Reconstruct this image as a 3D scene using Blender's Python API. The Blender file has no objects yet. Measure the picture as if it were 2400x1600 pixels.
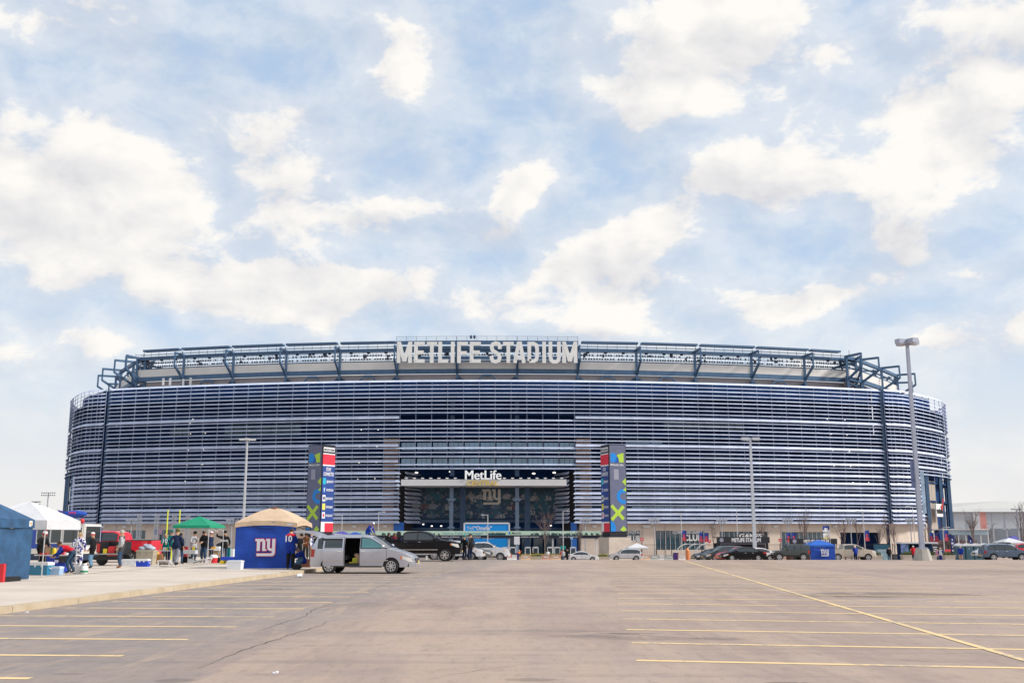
import bpy, bmesh, math, random
from mathutils import Vector, Matrix
random.seed(7)
S = bpy.context.scene
COL = S.collection
R = math.radians
PI = math.pi

# ------------------------------------------------------------------ camera, sky, sun, exposure
EYE = 1.75
PITCH = R(10.67)
cam_d = bpy.data.cameras.new('camera')
cam_d.lens = 36.0; cam_d.sensor_width = 36.0
cam_d.clip_start = 0.1; cam_d.clip_end = 9000
cam = bpy.data.objects.new('camera', cam_d)
cam.location = (0, 0, EYE); cam.rotation_euler = (PI / 2 + PITCH, 0, 0)
COL.objects.link(cam); S.camera = cam
S.view_settings.view_transform = 'Standard'; S.view_settings.look = 'None'
S.view_settings.gamma = 1.0; S.view_settings.use_curve_mapping = False
S.view_settings.exposure = 0.62
SUN_EL, SUN_AZ = R(40), R(102)          # azimuth measured from +Y towards +X
sun_d = bpy.data.lights.new('sun', 'SUN'); sun_d.energy = 2.6; sun_d.angle = R(9); sun_d.color = (1, .95, .88)
sun = bpy.data.objects.new('sun', sun_d)
sdir = Vector((math.sin(SUN_AZ) * math.cos(SUN_EL), math.cos(SUN_AZ) * math.cos(SUN_EL), math.sin(SUN_EL)))
sun.rotation_euler = sdir.to_track_quat('Z', 'Y').to_euler(); sun.location = (60, 60, 90)
COL.objects.link(sun)

def pix_dir(px, py):                    # direction of a point of the photograph, for the cloud layout
    a = (px - 1200) / 2400; b = (800 - py) / 2400
    return Vector((a, math.cos(PITCH) - b * math.sin(PITCH), math.sin(PITCH) + b * math.cos(PITCH))).normalized()

class NT:
    """tiny node-tree writer"""
    def __init__(s, tree): s.t = tree; s.n = tree.nodes; s.l = tree.links
    def new(s, typ, **kw):
        n = s.n.new(typ)
        for k, v in kw.items(): setattr(n, k, v)
        return n
    def put(s, sock, v):
        if hasattr(v, 'node') and hasattr(v, 'is_output'): s.l.new(v, sock)
        else: sock.default_value = v
    def math(s, op, a, b=None, c=None, clamp=False):
        n = s.n.new('ShaderNodeMath'); n.operation = op; n.use_clamp = clamp
        s.put(n.inputs[0], a)
        if b is not None: s.put(n.inputs[1], b)
        if c is not None: s.put(n.inputs[2], c)
        return n.outputs[0]
    def vmath(s, op, a, b=None):
        n = s.n.new('ShaderNodeVectorMath'); n.operation = op
        s.put(n.inputs[0], a)
        if b is not None: s.put(n.inputs[1], b)
        return n.outputs[0]
    def noise(s, vec, scale, detail=4, rough=.55, lac=2.0, dist=0.0):
        n = s.n.new('ShaderNodeTexNoise'); s.put(n.inputs['Vector'], vec)
        n.inputs['Scale'].default_value = scale; n.inputs['Detail'].default_value = detail
        n.inputs['Roughness'].default_value = rough; n.inputs['Lacunarity'].default_value = lac
        n.inputs['Distortion'].default_value = dist
        return n.outputs[0]
    def ramp(s, v, a, b, c=0.0, d=1.0, smooth=True):
        n = s.n.new('ShaderNodeMapRange'); n.interpolation_type = 'SMOOTHSTEP' if smooth else 'LINEAR'
        s.put(n.inputs[0], v); n.inputs[1].default_value = a; n.inputs[2].default_value = b
        n.inputs[3].default_value = c; n.inputs[4].default_value = d
        return n.outputs[0]
    def mix(s, f, a, b, blend='MIX'):
        n = s.n.new('ShaderNodeMix'); n.data_type = 'RGBA'; n.blend_type = blend
        s.put(n.inputs[0], f); s.put(n.inputs[6], a); s.put(n.inputs[7], b)
        return n.outputs[2]

W = bpy.data.worlds.new('World'); S.world = W; W.use_nodes = True
def build_world():
    t = NT(W.node_tree); t.n.clear()
    out = t.new('ShaderNodeOutputWorld'); bg = t.new('ShaderNodeBackground')
    bg.inputs['Strength'].default_value = 0.12
    sky = t.new('ShaderNodeTexSky', sky_type='NISHITA'); sky.sun_disc = False
    sky.sun_elevation = SUN_EL; sky.sun_rotation = SUN_AZ
    sky.air_density = 1.0; sky.dust_density = 1.2; sky.ozone_density = 2.0
    tc = t.new('ShaderNodeTexCoord'); d = tc.outputs['Generated']
    sp = t.new('ShaderNodeSeparateXYZ'); t.l.new(d, sp.inputs[0]); x, y, z = sp.outputs
    az = t.math('ARCTAN2', x, y); el = t.math('ARCSINE', z)
    # cloud masses where the photograph has them: px, py, rx, ry (pixels of the photograph), weight
    blobs = [(120, 400, 330, 150, .55), (330, 330, 200, 140, .30), (300, 520, 380, 110, .50), (620, 370, 190, 110, .50),
             (690, 265, 110, 60, .40), (880, 515, 190, 60, .50), (720, 690, 330, 60, .42), (480, 640, 300, 70, .25), (160, 640, 300, 70, .20),
             (980, 160, 170, 90, .42), (930, 60, 260, 60, .18), (1700, 140, 250, 170, .60), (1480, 240, 230, 80, .50), (1560, 60, 230, 70, .40),
             (2260, 190, 260, 160, .55), (2080, 300, 230, 80, .35), (1235, 420, 95, 70, .55), (1490, 545, 210, 85, .60),
             (1370, 600, 120, 50, .3), (1740, 405, 140, 60, .55), (1910, 455, 120, 50, .5), (1210, 700, 170, 60, .50), (1470, 710, 110, 75, .5),
             (1880, 700, 150, 55, .40), (2090, 650, 130, 40, .38), (2090, 550, 60, 35, .4), (240, 800, 80, 45, .45), (60, 60, 260, 70, .36),
             (320, 150, 90, 55, .42), (1140, 560, 80, 35, .4), (1030, 378, 28, 24, .35), (1110, 275, 60, 20, .35), (2350, 780, 200, 60, .35),
             (60, 830, 180, 40, .3), (1010, 640, 60, 30, .4), (860, 660, 90, 40, .35), (1330, 640, 70, 35, .35), (1540, 660, 60, 40, .4), (1800, 730, 90, 35, .4), (1960, 690, 90, 30, .35), (2150, 600, 60, 25, .35), (2280, 640, 70, 30, .3), (560, 690, 90, 45, .35), (2290, 380, 90, 40, .35), (2080, 400, 80, 35, .35), (420, 720, 110, 30, .3), (2230, 800, 110, 40, .3), (100, 760, 100, 35, .3), (1960, 120, 110, 60, .3),
             (560, 110, 170, 90, -.25), (700, 170, 160, 60, -.22), (1180, 250, 150, 90, -.30), (1120, 420, 60, 120, -.25), (860, 300, 120, 60, -.2),
             (1640, 330, 150, 35, -.2), (1960, 330, 150, 40, -.15), (870, 600, 120, 40, -.2), (1700, 620, 190, 60, -.2), (1060, 640, 120, 40, -.2),
             (80, 150, 150, 45, -.22), (2050, 480, 120, 60, -.12), (350, 760, 150, 30, -.1), (1640, 740, 160, 40, -.2)]
    tot = None
    blobs += [(2250, 330, 420, 260, .10), (1235, 420, 80, 55, .2), (1470, 545, 150, 60, .25), (1140, 560, 70, 28, .3), (1820, 420, 150, 45, .25), (1850, 290, 130, 60, -.3), (1640, 300, 110, 40, -.15), (2000, 160, 60, 90, -.2), (230, 540, 480, 150, .24), (300, 40, 420, 70, .14), (1250, 770, 700, 40, .16)]
    for bx, by, rx, ry, w in blobs:
        w *= 1.45 if by > 590 and w > .2 else 1.0
        c = pix_dir(bx, by); a0 = math.atan2(c.x, c.y); e0 = math.asin(c.z)
        sa, se = rx / 2400 * 1.0, ry / 2400 * 1.0
        u = t.math('MULTIPLY', t.math('SUBTRACT', az, a0), 1 / sa); v = t.math('MULTIPLY', t.math('SUBTRACT', el, e0), 1 / se)
        q = t.math('ADD', t.math('MULTIPLY', u, u), t.math('MULTIPLY', v, v))
        g = t.math('MULTIPLY', t.math('EXPONENT', t.math('MULTIPLY', q, -1.0)), w * .60)
        tot = g if tot is None else t.math('ADD', tot, g)
    # outside the photograph's field the same broken cloud goes on from the noise alone
    azf = t.ramp(t.math('ABSOLUTE', az), .5, .75); elf = t.ramp(el, .52, .75)
    tot = t.math('ADD', tot, t.math('MULTIPLY', t.math('MAXIMUM', azf, elf), .16))
    pd = t.vmath('MULTIPLY', d, (1.0, 1.0, 1.55))
    warp = t.new('ShaderNodeTexNoise'); t.l.new(pd, warp.inputs['Vector']); warp.inputs['Scale'].default_value = 9.0; warp.inputs['Detail'].default_value = 3.0
    pw = t.vmath('ADD', pd, t.vmath('MULTIPLY', t.vmath('SUBTRACT', warp.outputs[1], (.5, .5, .5)), (.05, .05, .05)))
    fine = t.noise(pw, 8.5, 11, .61, 2.05)
    puff = t.new('ShaderNodeTexVoronoi', feature='SMOOTH_F1'); t.l.new(pw, puff.inputs['Vector']); puff.inputs['Scale'].default_value = 15.0
    puff.inputs['Smoothness'].default_value = .6
    nz = t.math('ADD', t.math('MULTIPLY', t.math('SUBTRACT', fine, .5), 2.0), t.math('MULTIPLY', t.math('SUBTRACT', .42, puff.outputs[0]), .28))
    dens = t.math('ADD', tot, nz)
    # the same field a little way towards the sun: what is thick there shades the cloud here
    p2 = t.vmath('ADD', pw, (0.016, -0.006, 0.034))
    fine2 = t.noise(p2, 8.5, 6, .52, 2.05)
    finel = t.noise(pw, 8.5, 6, .52, 2.05)
    cover = t.ramp(dens, .06, .40)
    veil = t.ramp(dens, -.40, .24, 0.0, .50)
    cover = t.math('MAXIMUM', cover, veil)
    lit = t.math('ADD', t.math('MULTIPLY', t.math('SUBTRACT', finel, fine2), 4.2), .66)
    thick = t.ramp(dens, .30, 1.0)
    lit = t.math('SUBTRACT', lit, t.math('MULTIPLY', thick, .22), clamp=False)
    lit = t.math('MINIMUM', t.math('MAXIMUM', lit, 0.0), 1.0)
    ccol = t.mix(lit, (3.95, 3.96, 4.14, 1), (5.42, 5.27, 5.05, 1))
    # milky air towards the horizon
    haze = t.ramp(el, -.02, .25, .95, .0)
    skyc = t.mix(.78, sky.outputs[0], (2.82, 3.64, 4.68, 1))
    skyc = t.mix(haze, skyc, (4.85, 4.72, 4.62, 1))
    ccol = t.mix(t.ramp(el, .0, .16, .75, 0.0), ccol, (4.85, 4.72, 4.6, 1))
    final = t.mix(cover, skyc, ccol)
    t.l.new(final, bg.inputs['Color']); t.l.new(bg.outputs[0], out.inputs[0])
build_world()

# ------------------------------------------------------------------ the lie of the land, and placing helpers
CREST = 74.0
def gz(y):
    """height of the ground: level car park, a drainage crest, then a gentle fall to the stadium"""
    if y < CREST: return 0.0
    t = min((y - CREST) / 116.0, 1.0)
    return -3.0 * t
def gx(px, y, z=0.0):
    """x at ground distance y for something seen at column px of the photograph (2400 wide)"""
    return (px - 1200) / 2400 * (y * math.cos(PITCH) + (z - EYE) * math.sin(PITCH))
def pz(py, y):
    """height of something seen at row py (1600 high) standing at ground distance y"""
    return EYE + y * math.tan(math.atan((800 - py) / 2400) + PITCH)

# ------------------------------------------------------------------ materials
MATS = {}
def mat(name, col, rough=.6, metal=0.0, var=.10, scale=3.0, bump=0.0, bscale=40.0, spec=.5, emit=None, estr=1.0, coat=0.0, alpha=1.0, trans=0.0):
    if name in MATS: return MATS[name]
    m = bpy.data.materials.new(name); m.use_nodes = True
    t = NT(m.node_tree); b = m.node_tree.nodes['Principled BSDF']
    c = (*col, 1.0)
    tc = t.new('ShaderNodeTexCoord'); v = tc.outputs['Object']
    if var > 0:
        n = t.noise(v, scale, 5, .6)
        f = t.ramp(n, .3, .7, 1 - var, 1 + var)
        n2 = t.new('ShaderNodeVectorMath', operation='SCALE'); n2.inputs[0].default_value = col; t.l.new(f, n2.inputs['Scale'])
        t.l.new(n2.outputs[0], b.inputs['Base Color'])
    else: b.inputs['Base Color'].default_value = c
    b.inputs['Roughness'].default_value = rough; b.inputs['Metallic'].default_value = metal
    b.inputs['Specular IOR Level'].default_value = spec
    if coat: b.inputs['Coat Weight'].default_value = coat; b.inputs['Coat Roughness'].default_value = .06
    if bump:
        bn = t.new('ShaderNodeBump'); bn.inputs['Strength'].default_value = bump; bn.inputs['Distance'].default_value = .02
        t.l.new(t.noise(v, bscale, 4, .6), bn.inputs['Height']); t.l.new(bn.outputs[0], b.inputs['Normal'])
    if emit: b.inputs['Emission Color'].default_value = (*emit, 1); b.inputs['Emission Strength'].default_value = estr
    if trans: b.inputs['Transmission Weight'].default_value = trans
    if alpha < 1: b.inputs['Alpha'].default_value = alpha
    MATS[name] = m
    return m
def paint(name, col, rough=.28): return mat('paint_' + name, col, rough, 0, .04, 1.5, coat=.7)
def cloth(name, col, var=.16): return mat('cloth_' + name, col, .85, 0, var, 9.0, .35, 30.0, .2)

# ------------------------------------------------------------------ mesh builder
class MB:
    def __init__(s): s.v = []; s.f = []; s.m = []; s.mi = 0
    def add(s, vs, fs):
        o = len(s.v); s.v += [tuple(v) for v in vs]
        for f in fs: s.f.append(tuple(i + o for i in f)); s.m.append(s.mi)
        return s
    def mat(s, i): s.mi = i; return s
    def box(s, c, d, rz=0.0, ry=0.0, rx=0.0):
        hx, hy, hz = d[0] / 2, d[1] / 2, d[2] / 2
        vs = [Vector((a, b, e)) for a in (-hx, hx) for b in (-hy, hy) for e in (-hz, hz)]
        if rz or ry or rx:
            M = Matrix.Rotation(rz, 3, 'Z') @ Matrix.Rotation(ry, 3, 'Y') @ Matrix.Rotation(rx, 3, 'X'); vs = [M @ v for v in vs]
        vs = [(v.x + c[0], v.y + c[1], v.z + c[2]) for v in vs]
        return s.add(vs, [(0, 1, 3, 2), (4, 6, 7, 5), (0, 4, 5, 1), (2, 3, 7, 6), (0, 2, 6, 4), (1, 5, 7, 3)])
    def bar(s, a, b, w, h=None, up=(0, 0, 1)):
        """box beam from a to b"""
        h = h or w; a = Vector(a); b = Vector(b); d = (b - a).normalized(); u = Vector(up)
        if abs(d.dot(u)) > .98: u = Vector((0, 1, 0))
        r = d.cross(u).normalized(); u = r.cross(d).normalized()
        vs = []
        for p in (a, b):
            for i, j in ((-1, -1), (1, -1), (1, 1), (-1, 1)): vs.append(p + r * (i * w / 2) + u * (j * h / 2))
        return s.add(vs, [(0, 3, 2, 1), (4, 5, 6, 7), (0, 1, 5, 4), (1, 2, 6, 5), (2, 3, 7, 6), (3, 0, 4, 7)])
    def tube(s, pts, rad, n=8, cap=True):
        """round tube through pts; rad number or list"""
        pts = [Vector(p) for p in pts]; k = len(pts)
        rad = [rad] * k if not isinstance(rad, (list, tuple)) else rad
        vs = []; fs = []; u = None
        for i, p in enumerate(pts):
            d = (pts[min(i + 1, k - 1)] - pts[max(i - 1, 0)])
            d = d.normalized() if d.length > 1e-9 else Vector((0, 0, 1))
            if u is None: u = d.orthogonal().normalized()
            else:
                u = u - d * u.dot(d); u = u.normalized() if u.length > 1e-6 else d.orthogonal().normalized()
            w = d.cross(u)
            for j in range(n):
                a = 2 * PI * j / n
                vs.append(p + (u * math.cos(a) + w * math.sin(a)) * rad[i])
        for i in range(k - 1):
            for j in range(n):
                fs.append((i * n + j, i * n + (j + 1) % n, (i + 1) * n + (j + 1) % n, (i + 1) * n + j))
        if cap: fs.append(tuple(range(n - 1, -1, -1))); fs.append(tuple((k - 1) * n + j for j in range(n)))
        return s.add(vs, fs)
    def lathe(s, prof, c=(0, 0, 0), n=16, axis='Z'):
        """profile [(r, h)] about an axis"""
        vs = []; fs = []; k = len(prof)
        for r, h in prof:
            for j in range(n):
                a = 2 * PI * j / n; q = (r * math.cos(a), r * math.sin(a), h)
                if axis == 'Y': q = (q[0], q[2], -q[1])
                if axis == 'X': q = (q[2], q[1], -q[0])
                vs.append((q[0] + c[0], q[1] + c[1], q[2] + c[2]))
        for i in range(k - 1):
            for j in range(n): fs.append((i * n + j, i * n + (j + 1) % n, (i + 1) * n + (j + 1) % n, (i + 1) * n + j))
        if prof[0][0] > 1e-6: fs.append(tuple(range(n - 1, -1, -1)))
        if prof[-1][0] > 1e-6: fs.append(tuple((k - 1) * n + j for j in range(n)))
        return s.add(vs, fs)
    def ball(s, c, r, n=10, m=6):
        rx, ry, rz = (r, r, r) if not isinstance(r, (tuple, list)) else r
        vs = [(c[0], c[1], c[2] - rz)]; fs = []
        for i in range(1, m):
            a = -PI / 2 + PI * i / m
            for j in range(n):
                b = 2 * PI * j / n; vs.append((c[0] + rx * math.cos(a) * math.cos(b), c[1] + ry * math.cos(a) * math.sin(b), c[2] + rz * math.sin(a)))
        vs.append((c[0], c[1], c[2] + rz)); t = len(vs) - 1
        for j in range(n):
            fs.append((0, 1 + (j + 1) % n, 1 + j)); fs.append((t, t - n + j, t - n + (j + 1) % n))
        for i in range(m - 2):
            for j in range(n):
                a = 1 + i * n + j; b = 1 + i * n + (j + 1) % n; fs.append((a, b, b + n, a + n))
        return s.add(vs, fs)
    def prism(s, poly, y0, y1):
        """polygon [(x, z)] extruded from y0 (front) to y1"""
        n = len(poly); vs = [(x, y0, z) for x, z in poly] + [(x, y1, z) for x, z in poly]
        fs = [tuple(range(n)), tuple(range(2 * n - 1, n - 1, -1))]
        for i in range(n): j = (i + 1) % n; fs.append((i, i + n, j + n, j))
        return s.add(vs, fs)
    def prismz(s, poly, z0, z1):
        n = len(poly); vs = [(x, y, z0) for x, y in poly] + [(x, y, z1) for x, y in poly]
        fs = [tuple(range(n - 1, -1, -1)), tuple(range(n, 2 * n))]
        for i in range(n): j = (i + 1) % n; fs.append((i, j, j + n, i + n))
        return s.add(vs, fs)
    def mesh(s, name, mats, smooth=None):
        me = bpy.data.meshes.new(name); me.from_pydata(s.v, [], s.f)
        for m in (mats if isinstance(mats, (list, tuple)) else [mats]): me.materials.append(m)
        me.polygons.foreach_set('material_index', s.m)
        if smooth is not None:
            me.polygons.foreach_set('use_smooth', [True] * len(me.polygons))
            try: me.set_sharp_from_angle(angle=R(smooth))
            except Exception: pass
        me.update(); return me
    def build(s, name, mats, parent=None, smooth=None, loc=None, rz=None, **tags):
        return obj(name, s.mesh(name, mats, smooth), parent, loc, rz, **tags)

def obj(name, me, parent=None, loc=None, rz=None, **tags):
    o = bpy.data.objects.new(name, me); COL.objects.link(o)
    if parent: o.parent = parent
    if loc: o.location = loc
    if rz: o.rotation_euler = (0, 0, rz)
    for k, v in tags.items():
        if v is not None: o[k] = v
    return o
def thing(name, label, category, loc=(0, 0, 0), rz=0.0, group=None):
    o = bpy.data.objects.new(name, None); COL.objects.link(o); o.empty_display_size = .3
    o.location = loc; o.rotation_euler = (0, 0, rz); o['label'] = label; o['category'] = category
    if group: o['group'] = group
    return o
def copy_thing(src, loc, rz, label=None, scale=None):
    r = src.copy(); COL.objects.link(r); r.location = loc; r.rotation_euler = (0, 0, rz)
    if label: r['label'] = label
    if scale: r.scale = scale
    for ch in src.children:
        c = ch.copy(); COL.objects.link(c); c.parent = r
        for g in ch.children:
            d = g.copy(); COL.objects.link(d); d.parent = c
    return r

# a scratch scene to evaluate text and skin modifiers in
TS = bpy.data.scenes.new('scratch')
def evaluate(o):
    TS.collection.objects.link(o); TS.view_layers[0].update()
    dg = TS.view_layers[0].depsgraph
    me = bpy.data.meshes.new_from_object(o.evaluated_get(dg))
    d = o.data; bpy.data.objects.remove(o)
    return me
TXT = {}
def text(mb, s, c, height, rz=0.0, xs=1.0, depth=.01, bold=0.0, align='CENTER', lean=0.0, width=None):
    """add raised lettering to mb: c = centre of the line's foot, facing -Y turned by rz"""
    key = (s, round(bold, 3), align)
    if key not in TXT:
        cu = bpy.data.curves.new('txt', 'FONT'); cu.body = s; cu.size = 1.0; cu.align_x = align; cu.offset = bold
        cu.resolution_u = 3
        me = evaluate(bpy.data.objects.new('txt', cu))
        vs = [(v.co.x, v.co.y) for v in me.vertices]; fs = [tuple(p.vertices) for p in me.polygons]
        TXT[key] = (vs, fs)
    vs, fs = TXT[key]
    if not vs: return mb
    xa = min(v[0] for v in vs); xb = max(v[0] for v in vs); k = height / .72
    if width: xs = width / ((xb - xa) * k)
    off = -(xa + xb) / 2 if align == 'CENTER' else 0
    M = Matrix.Rotation(rz, 3, 'Z')
    n = len(vs); out = []
    for dy in (-depth, 0.0):
        for x, y in vs:
            q = M @ Vector(((x + off) * k * xs + lean * y * k, dy, y * k)); out.append((q.x + c[0], q.y + c[1], q.z + c[2]))
    edges = {}
    for f in fs:
        for i in range(len(f)):
            a, b = f[i], f[(i + 1) % len(f)]; edges[(a, b)] = 1
    F = list(fs)
    if depth > .02:
        for a, b in edges:
            if (b, a) not in edges: F.append((b, a, a + n, b + n))
    return mb.add(out, F)
def text_heavy(mb, s, c, height, rz=0.0, k=.035, **kw):
    """heavier lettering: three slightly shifted prints, one behind the other"""
    for i, dx in enumerate((0, -k, k)):
        text(mb, s, (c[0] + dx * math.cos(rz) * height, c[1] + dx * math.sin(rz) * height + .012 * i, c[2]), height, rz, **kw)
    return mb
def stroke(pts, w, closed=False):
    """polyline -> outline quads in 2-D, one quad per segment with mitred joints"""
    n = len(pts); L = []; Rr = []
    for i in range(n):
        p = Vector(pts[i])
        a = Vector(pts[i - 1]) if (i > 0 or closed) else None; b = Vector(pts[(i + 1) % n]) if (i < n - 1 or closed) else None
        d1 = (p - a).normalized() if a is not None else (b - p).normalized()
        d2 = (b - p).normalized() if b is not None else d1
        nn = Vector((-d1.y - d2.y, d1.x + d2.x))
        nn = nn.normalized() if nn.length > 1e-6 else Vector((-d1.y, d1.x))
        k = w / 2 / max(.45, nn.dot(Vector((-d1.y, d1.x))))
        L.append(p + nn * k); Rr.append(p - nn * k)
    q = []
    for i in range(n if closed else n - 1):
        j = (i + 1) % n; q.append([L[i], Rr[i], Rr[j], L[j]])
    return q
def arcpts(cx, cy, rx, ry, a0, a1, n=10):
    return [(cx + rx * math.cos(R(a0 + (a1 - a0) * i / n)), cy + ry * math.sin(R(a0 + (a1 - a0) * i / n))) for i in range(n + 1)]
def flat_quads(mb, quads, c, depth=.02, rz=0.0, sx=1.0, sz=1.0, stag=.0015):
    M = Matrix.Rotation(rz, 3, 'Z')
    for qi, q in enumerate(quads):
        st = (qi % 12) * stag
        a = sum((q[i][0] * q[(i + 1) % len(q)][1] - q[(i + 1) % len(q)][0] * q[i][1]) for i in range(len(q)))
        if a < 0: q = q[::-1]
        n = len(q); vs = []
        for dy in (-depth - st, 0):
            for p in q:
                v = M @ Vector((p[0] * sx, dy, p[1] * sz)); vs.append((v.x + c[0], v.y + c[1], v.z + c[2]))
        fs = [tuple(range(n)), tuple(range(2 * n - 1, n - 1, -1))] + [(i, i + n, (i + 1) % n + n, (i + 1) % n) for i in range(n)]
        mb.add(vs, fs)
    return mb
def ny_quads():
    """the team monogram: lower-case slab n, y and the bar under it, in a 1.25 x 1 cell, y down to 0"""
    w = .17; Q = []
    def rect(x0, z0, x1, z1): Q.append([(x0, z0), (x1, z0), (x1, z1), (x0, z1)])
    rect(.10, .30, .28, 1.0); rect(0, .87, .10, 1.0)                       # n stem and serif
    Q.extend(stroke([(.28, .86), (.34, .93), (.44, .94), (.51, .88), (.515, .80)], .14)); rect(.43, .30, .60, .82); rect(.60, .30, .68, .40)
    rect(.72, .50, .88, 1.0); rect(.65, .87, .72, 1.0)                     # y left arm
    Q.extend(stroke([(.80, .52), (.83, .42), (.92, .37), (1.04, .37)], .14)); rect(1.02, .18, 1.20, 1.0)
    Q.extend(stroke([(1.11, .19), (1.10, .13), (1.04, .08), (.96, .075)], .16)); rect(.10, 0, .98, .15)
    return Q
# ------------------------------------------------------------------ ground
LOT = R(4.5)                                            # the car park's bays are turned a little from the camera's axis
AX = Vector((math.sin(LOT), math.cos(LOT))); LX = Vector((math.cos(LOT), -math.sin(LOT)))
def lot(u, v):
    """car-park coordinates: u across (0 on the line the camera stands on), v along the bays"""
    p = LX * u + AX * v; return p.x, p.y
KERB_U = -13.27

def flo(px, py, ground=.15):
    """point on level ground at height ground seen at pixel px, py"""
    k = math.tan(math.atan((800 - py) / 2400) + PITCH); y = (ground - EYE) / k
    return gx(px, y, ground), y
STAINS = [(1400, 1490, .9, .4, .5), (1560, 1496, 1.7, .3, .42), (2075, 1393, 3.2, 1.5, .6), (1960, 1396, 1.8, .9, .5), (1470, 1484, .7, .16, .9), (640, 1380, .9, .5, .6), (160, 1578, .3, .10, .55), (410, 1594, .25, .2, .5), (1260, 1592, .4, .2, .5), (1860, 1600, .3, .15, .7), (520, 1402, .6, .5, .5), (1130, 1340, 3, 2, .25), (2250, 1340, 6, 4, .3), (900, 1420, 2.5, 1.5, .22)]
def asphalt_material():
    m = bpy.data.materials.new('asphalt'); m.use_nodes = True; t = NT(m.node_tree); b = t.n['Principled BSDF']
    v = t.new('ShaderNodeTexCoord').outputs['Object']
    mp = t.new('ShaderNodeMapping'); t.l.new(v, mp.inputs[0]); mp.inputs['Rotation'].default_value = (0, 0, R(52)); mp.inputs['Scale'].default_value = (1, .16, 1)
    streak = t.noise(mp.outputs[0], .55, 6, .62, 2.1, .4)
    mp2 = t.new('ShaderNodeMapping'); t.l.new(v, mp2.inputs[0]); mp2.inputs['Rotation'].default_value = (0, 0, R(-8)); mp2.inputs['Scale'].default_value = (.25, 1.2, 1)
    streak2 = t.noise(mp2.outputs[0], .5, 6, .6, 2.1, .3)
    big = t.noise(v, .11, 4, .55); mid = t.noise(v, 1.1, 6, .62); grain = t.noise(v, 55, 3, .7); speck = t.noise(v, 17, 3, .8)
    c = t.mix(t.ramp(big, .34, .66), (0.352, 0.273, 0.234, 1), (0.450, 0.364, 0.310, 1))
    c = t.mix(t.ramp(streak, .44, .60, 0, .75), c, (0.489, 0.383, 0.309, 1))
    c = t.mix(t.ramp(streak2, .50, .70, 0, .42), c, (0.295, 0.255, 0.241, 1))
    c = t.mix(t.ramp(mid, .50, .78, 0, .45), c, (0.257, 0.216, 0.196, 1))
    c = t.mix(t.ramp(grain, .35, .75, 0, .34), c, (0.224, 0.185, 0.163, 1))
    c = t.mix(t.ramp(speck, .58, .80, 0, .5), c, (0.205, 0.170, 0.150, 1))
    # oil-darkened strip of the kerbside bays, damp and patched places, each with its own ragged outline
    sp = t.new('ShaderNodeSeparateXYZ'); t.l.new(v, sp.inputs[0]); X, Y = sp.outputs[0], sp.outputs[1]
    U = t.math('SUBTRACT', t.math('MULTIPLY', X, math.cos(LOT)), t.math('MULTIPLY', Y, math.sin(LOT)))
    rag = t.noise(v, .6, 6, .65, 2.1, .5); rag2 = t.noise(v, 2.3, 5, .7)
    ub = t.math('ADD', U, t.math('MULTIPLY', t.math('SUBTRACT', rag, .5), 7.0))
    c = t.mix(t.math('MULTIPLY', t.ramp(ub, -7.5, -4.0, 1, 0), t.ramp(mid, .25, .7, .95, .35)), c, (.235, .222, .222, 1))
    for px, py, rx, ry, k in STAINS:
        sx_, sy_ = flo(px, py, 0.0)
        q = t.math('ADD', t.math('POWER', t.math('DIVIDE', t.math('SUBTRACT', X, sx_), rx), 2), t.math('POWER', t.math('DIVIDE', t.math('SUBTRACT', Y, sy_), ry), 2))
        q = t.math('ADD', q, t.math('ADD', t.math('MULTIPLY', t.math('SUBTRACT', rag, .5), 2.6), t.math('MULTIPLY', t.math('SUBTRACT', rag2, .5), 1.6)))
        c = t.mix(t.ramp(q, .35, 1.05, k, 0), c, (.135, .115, .105, 1))
    vo = t.noise(v, 3.2, 6, .72); c = t.mix(t.ramp(vo, .60, .72, 0, .45), c, (.16, .142, .135, 1))
    patch = t.noise(v, .42, 7, .68, 2.2, .6)
    c = t.mix(t.ramp(patch, .60, .72, 0, .5), c, (.19, .172, .165, 1))
    drift = t.noise(mp.outputs[0], 1.5, 5, .7, 2.1, .3); c = t.mix(t.ramp(drift, .54, .66, 0, .6), c, (.45, .35, .27, 1))
    mpg = t.new('ShaderNodeMapping'); t.l.new(v, mpg.inputs[0]); mpg.inputs['Scale'].default_value = (5.5, 1.6, 1)
    grit = t.noise(mpg.outputs[0], 1.0, 5, .8); c = t.mix(t.ramp(grit, .50, .74, 0, .42), c, (.15, .13, .122, 1)); c = t.mix(t.ramp(grit, .48, .28, 0, .30), c, (.46, .405, .365, 1))
    mpb = t.new('ShaderNodeMapping'); t.l.new(v, mpb.inputs[0]); mpb.inputs['Rotation'].default_value = (0, 0, R(-3)); mpb.inputs['Scale'].default_value = (.05, .9, 1)
    band = t.noise(mpb.outputs[0], 1.6, 4, .65, 2.2, .25); c = t.mix(t.ramp(band, .52, .66, 0, .34), c, (.20, .182, .175, 1))
    crack = t.ramp(t.noise(v, 28, 3, .75), .60, .8)
    c = t.mix(1.0, c, (.92, .885, .875, 1), 'MULTIPLY')
    t.l.new(c, b.inputs['Base Color']); b.inputs['Roughness'].default_value = .82; b.inputs['Specular IOR Level'].default_value = .25
    bn = t.new('ShaderNodeBump'); bn.inputs['Strength'].default_value = .35; bn.inputs['Distance'].default_value = .012
    t.l.new(t.math('ADD', grain, t.math('MULTIPLY', crack, -.8)), bn.inputs['Height']); t.l.new(bn.outputs[0], b.inputs['Normal'])
    return m
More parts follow.
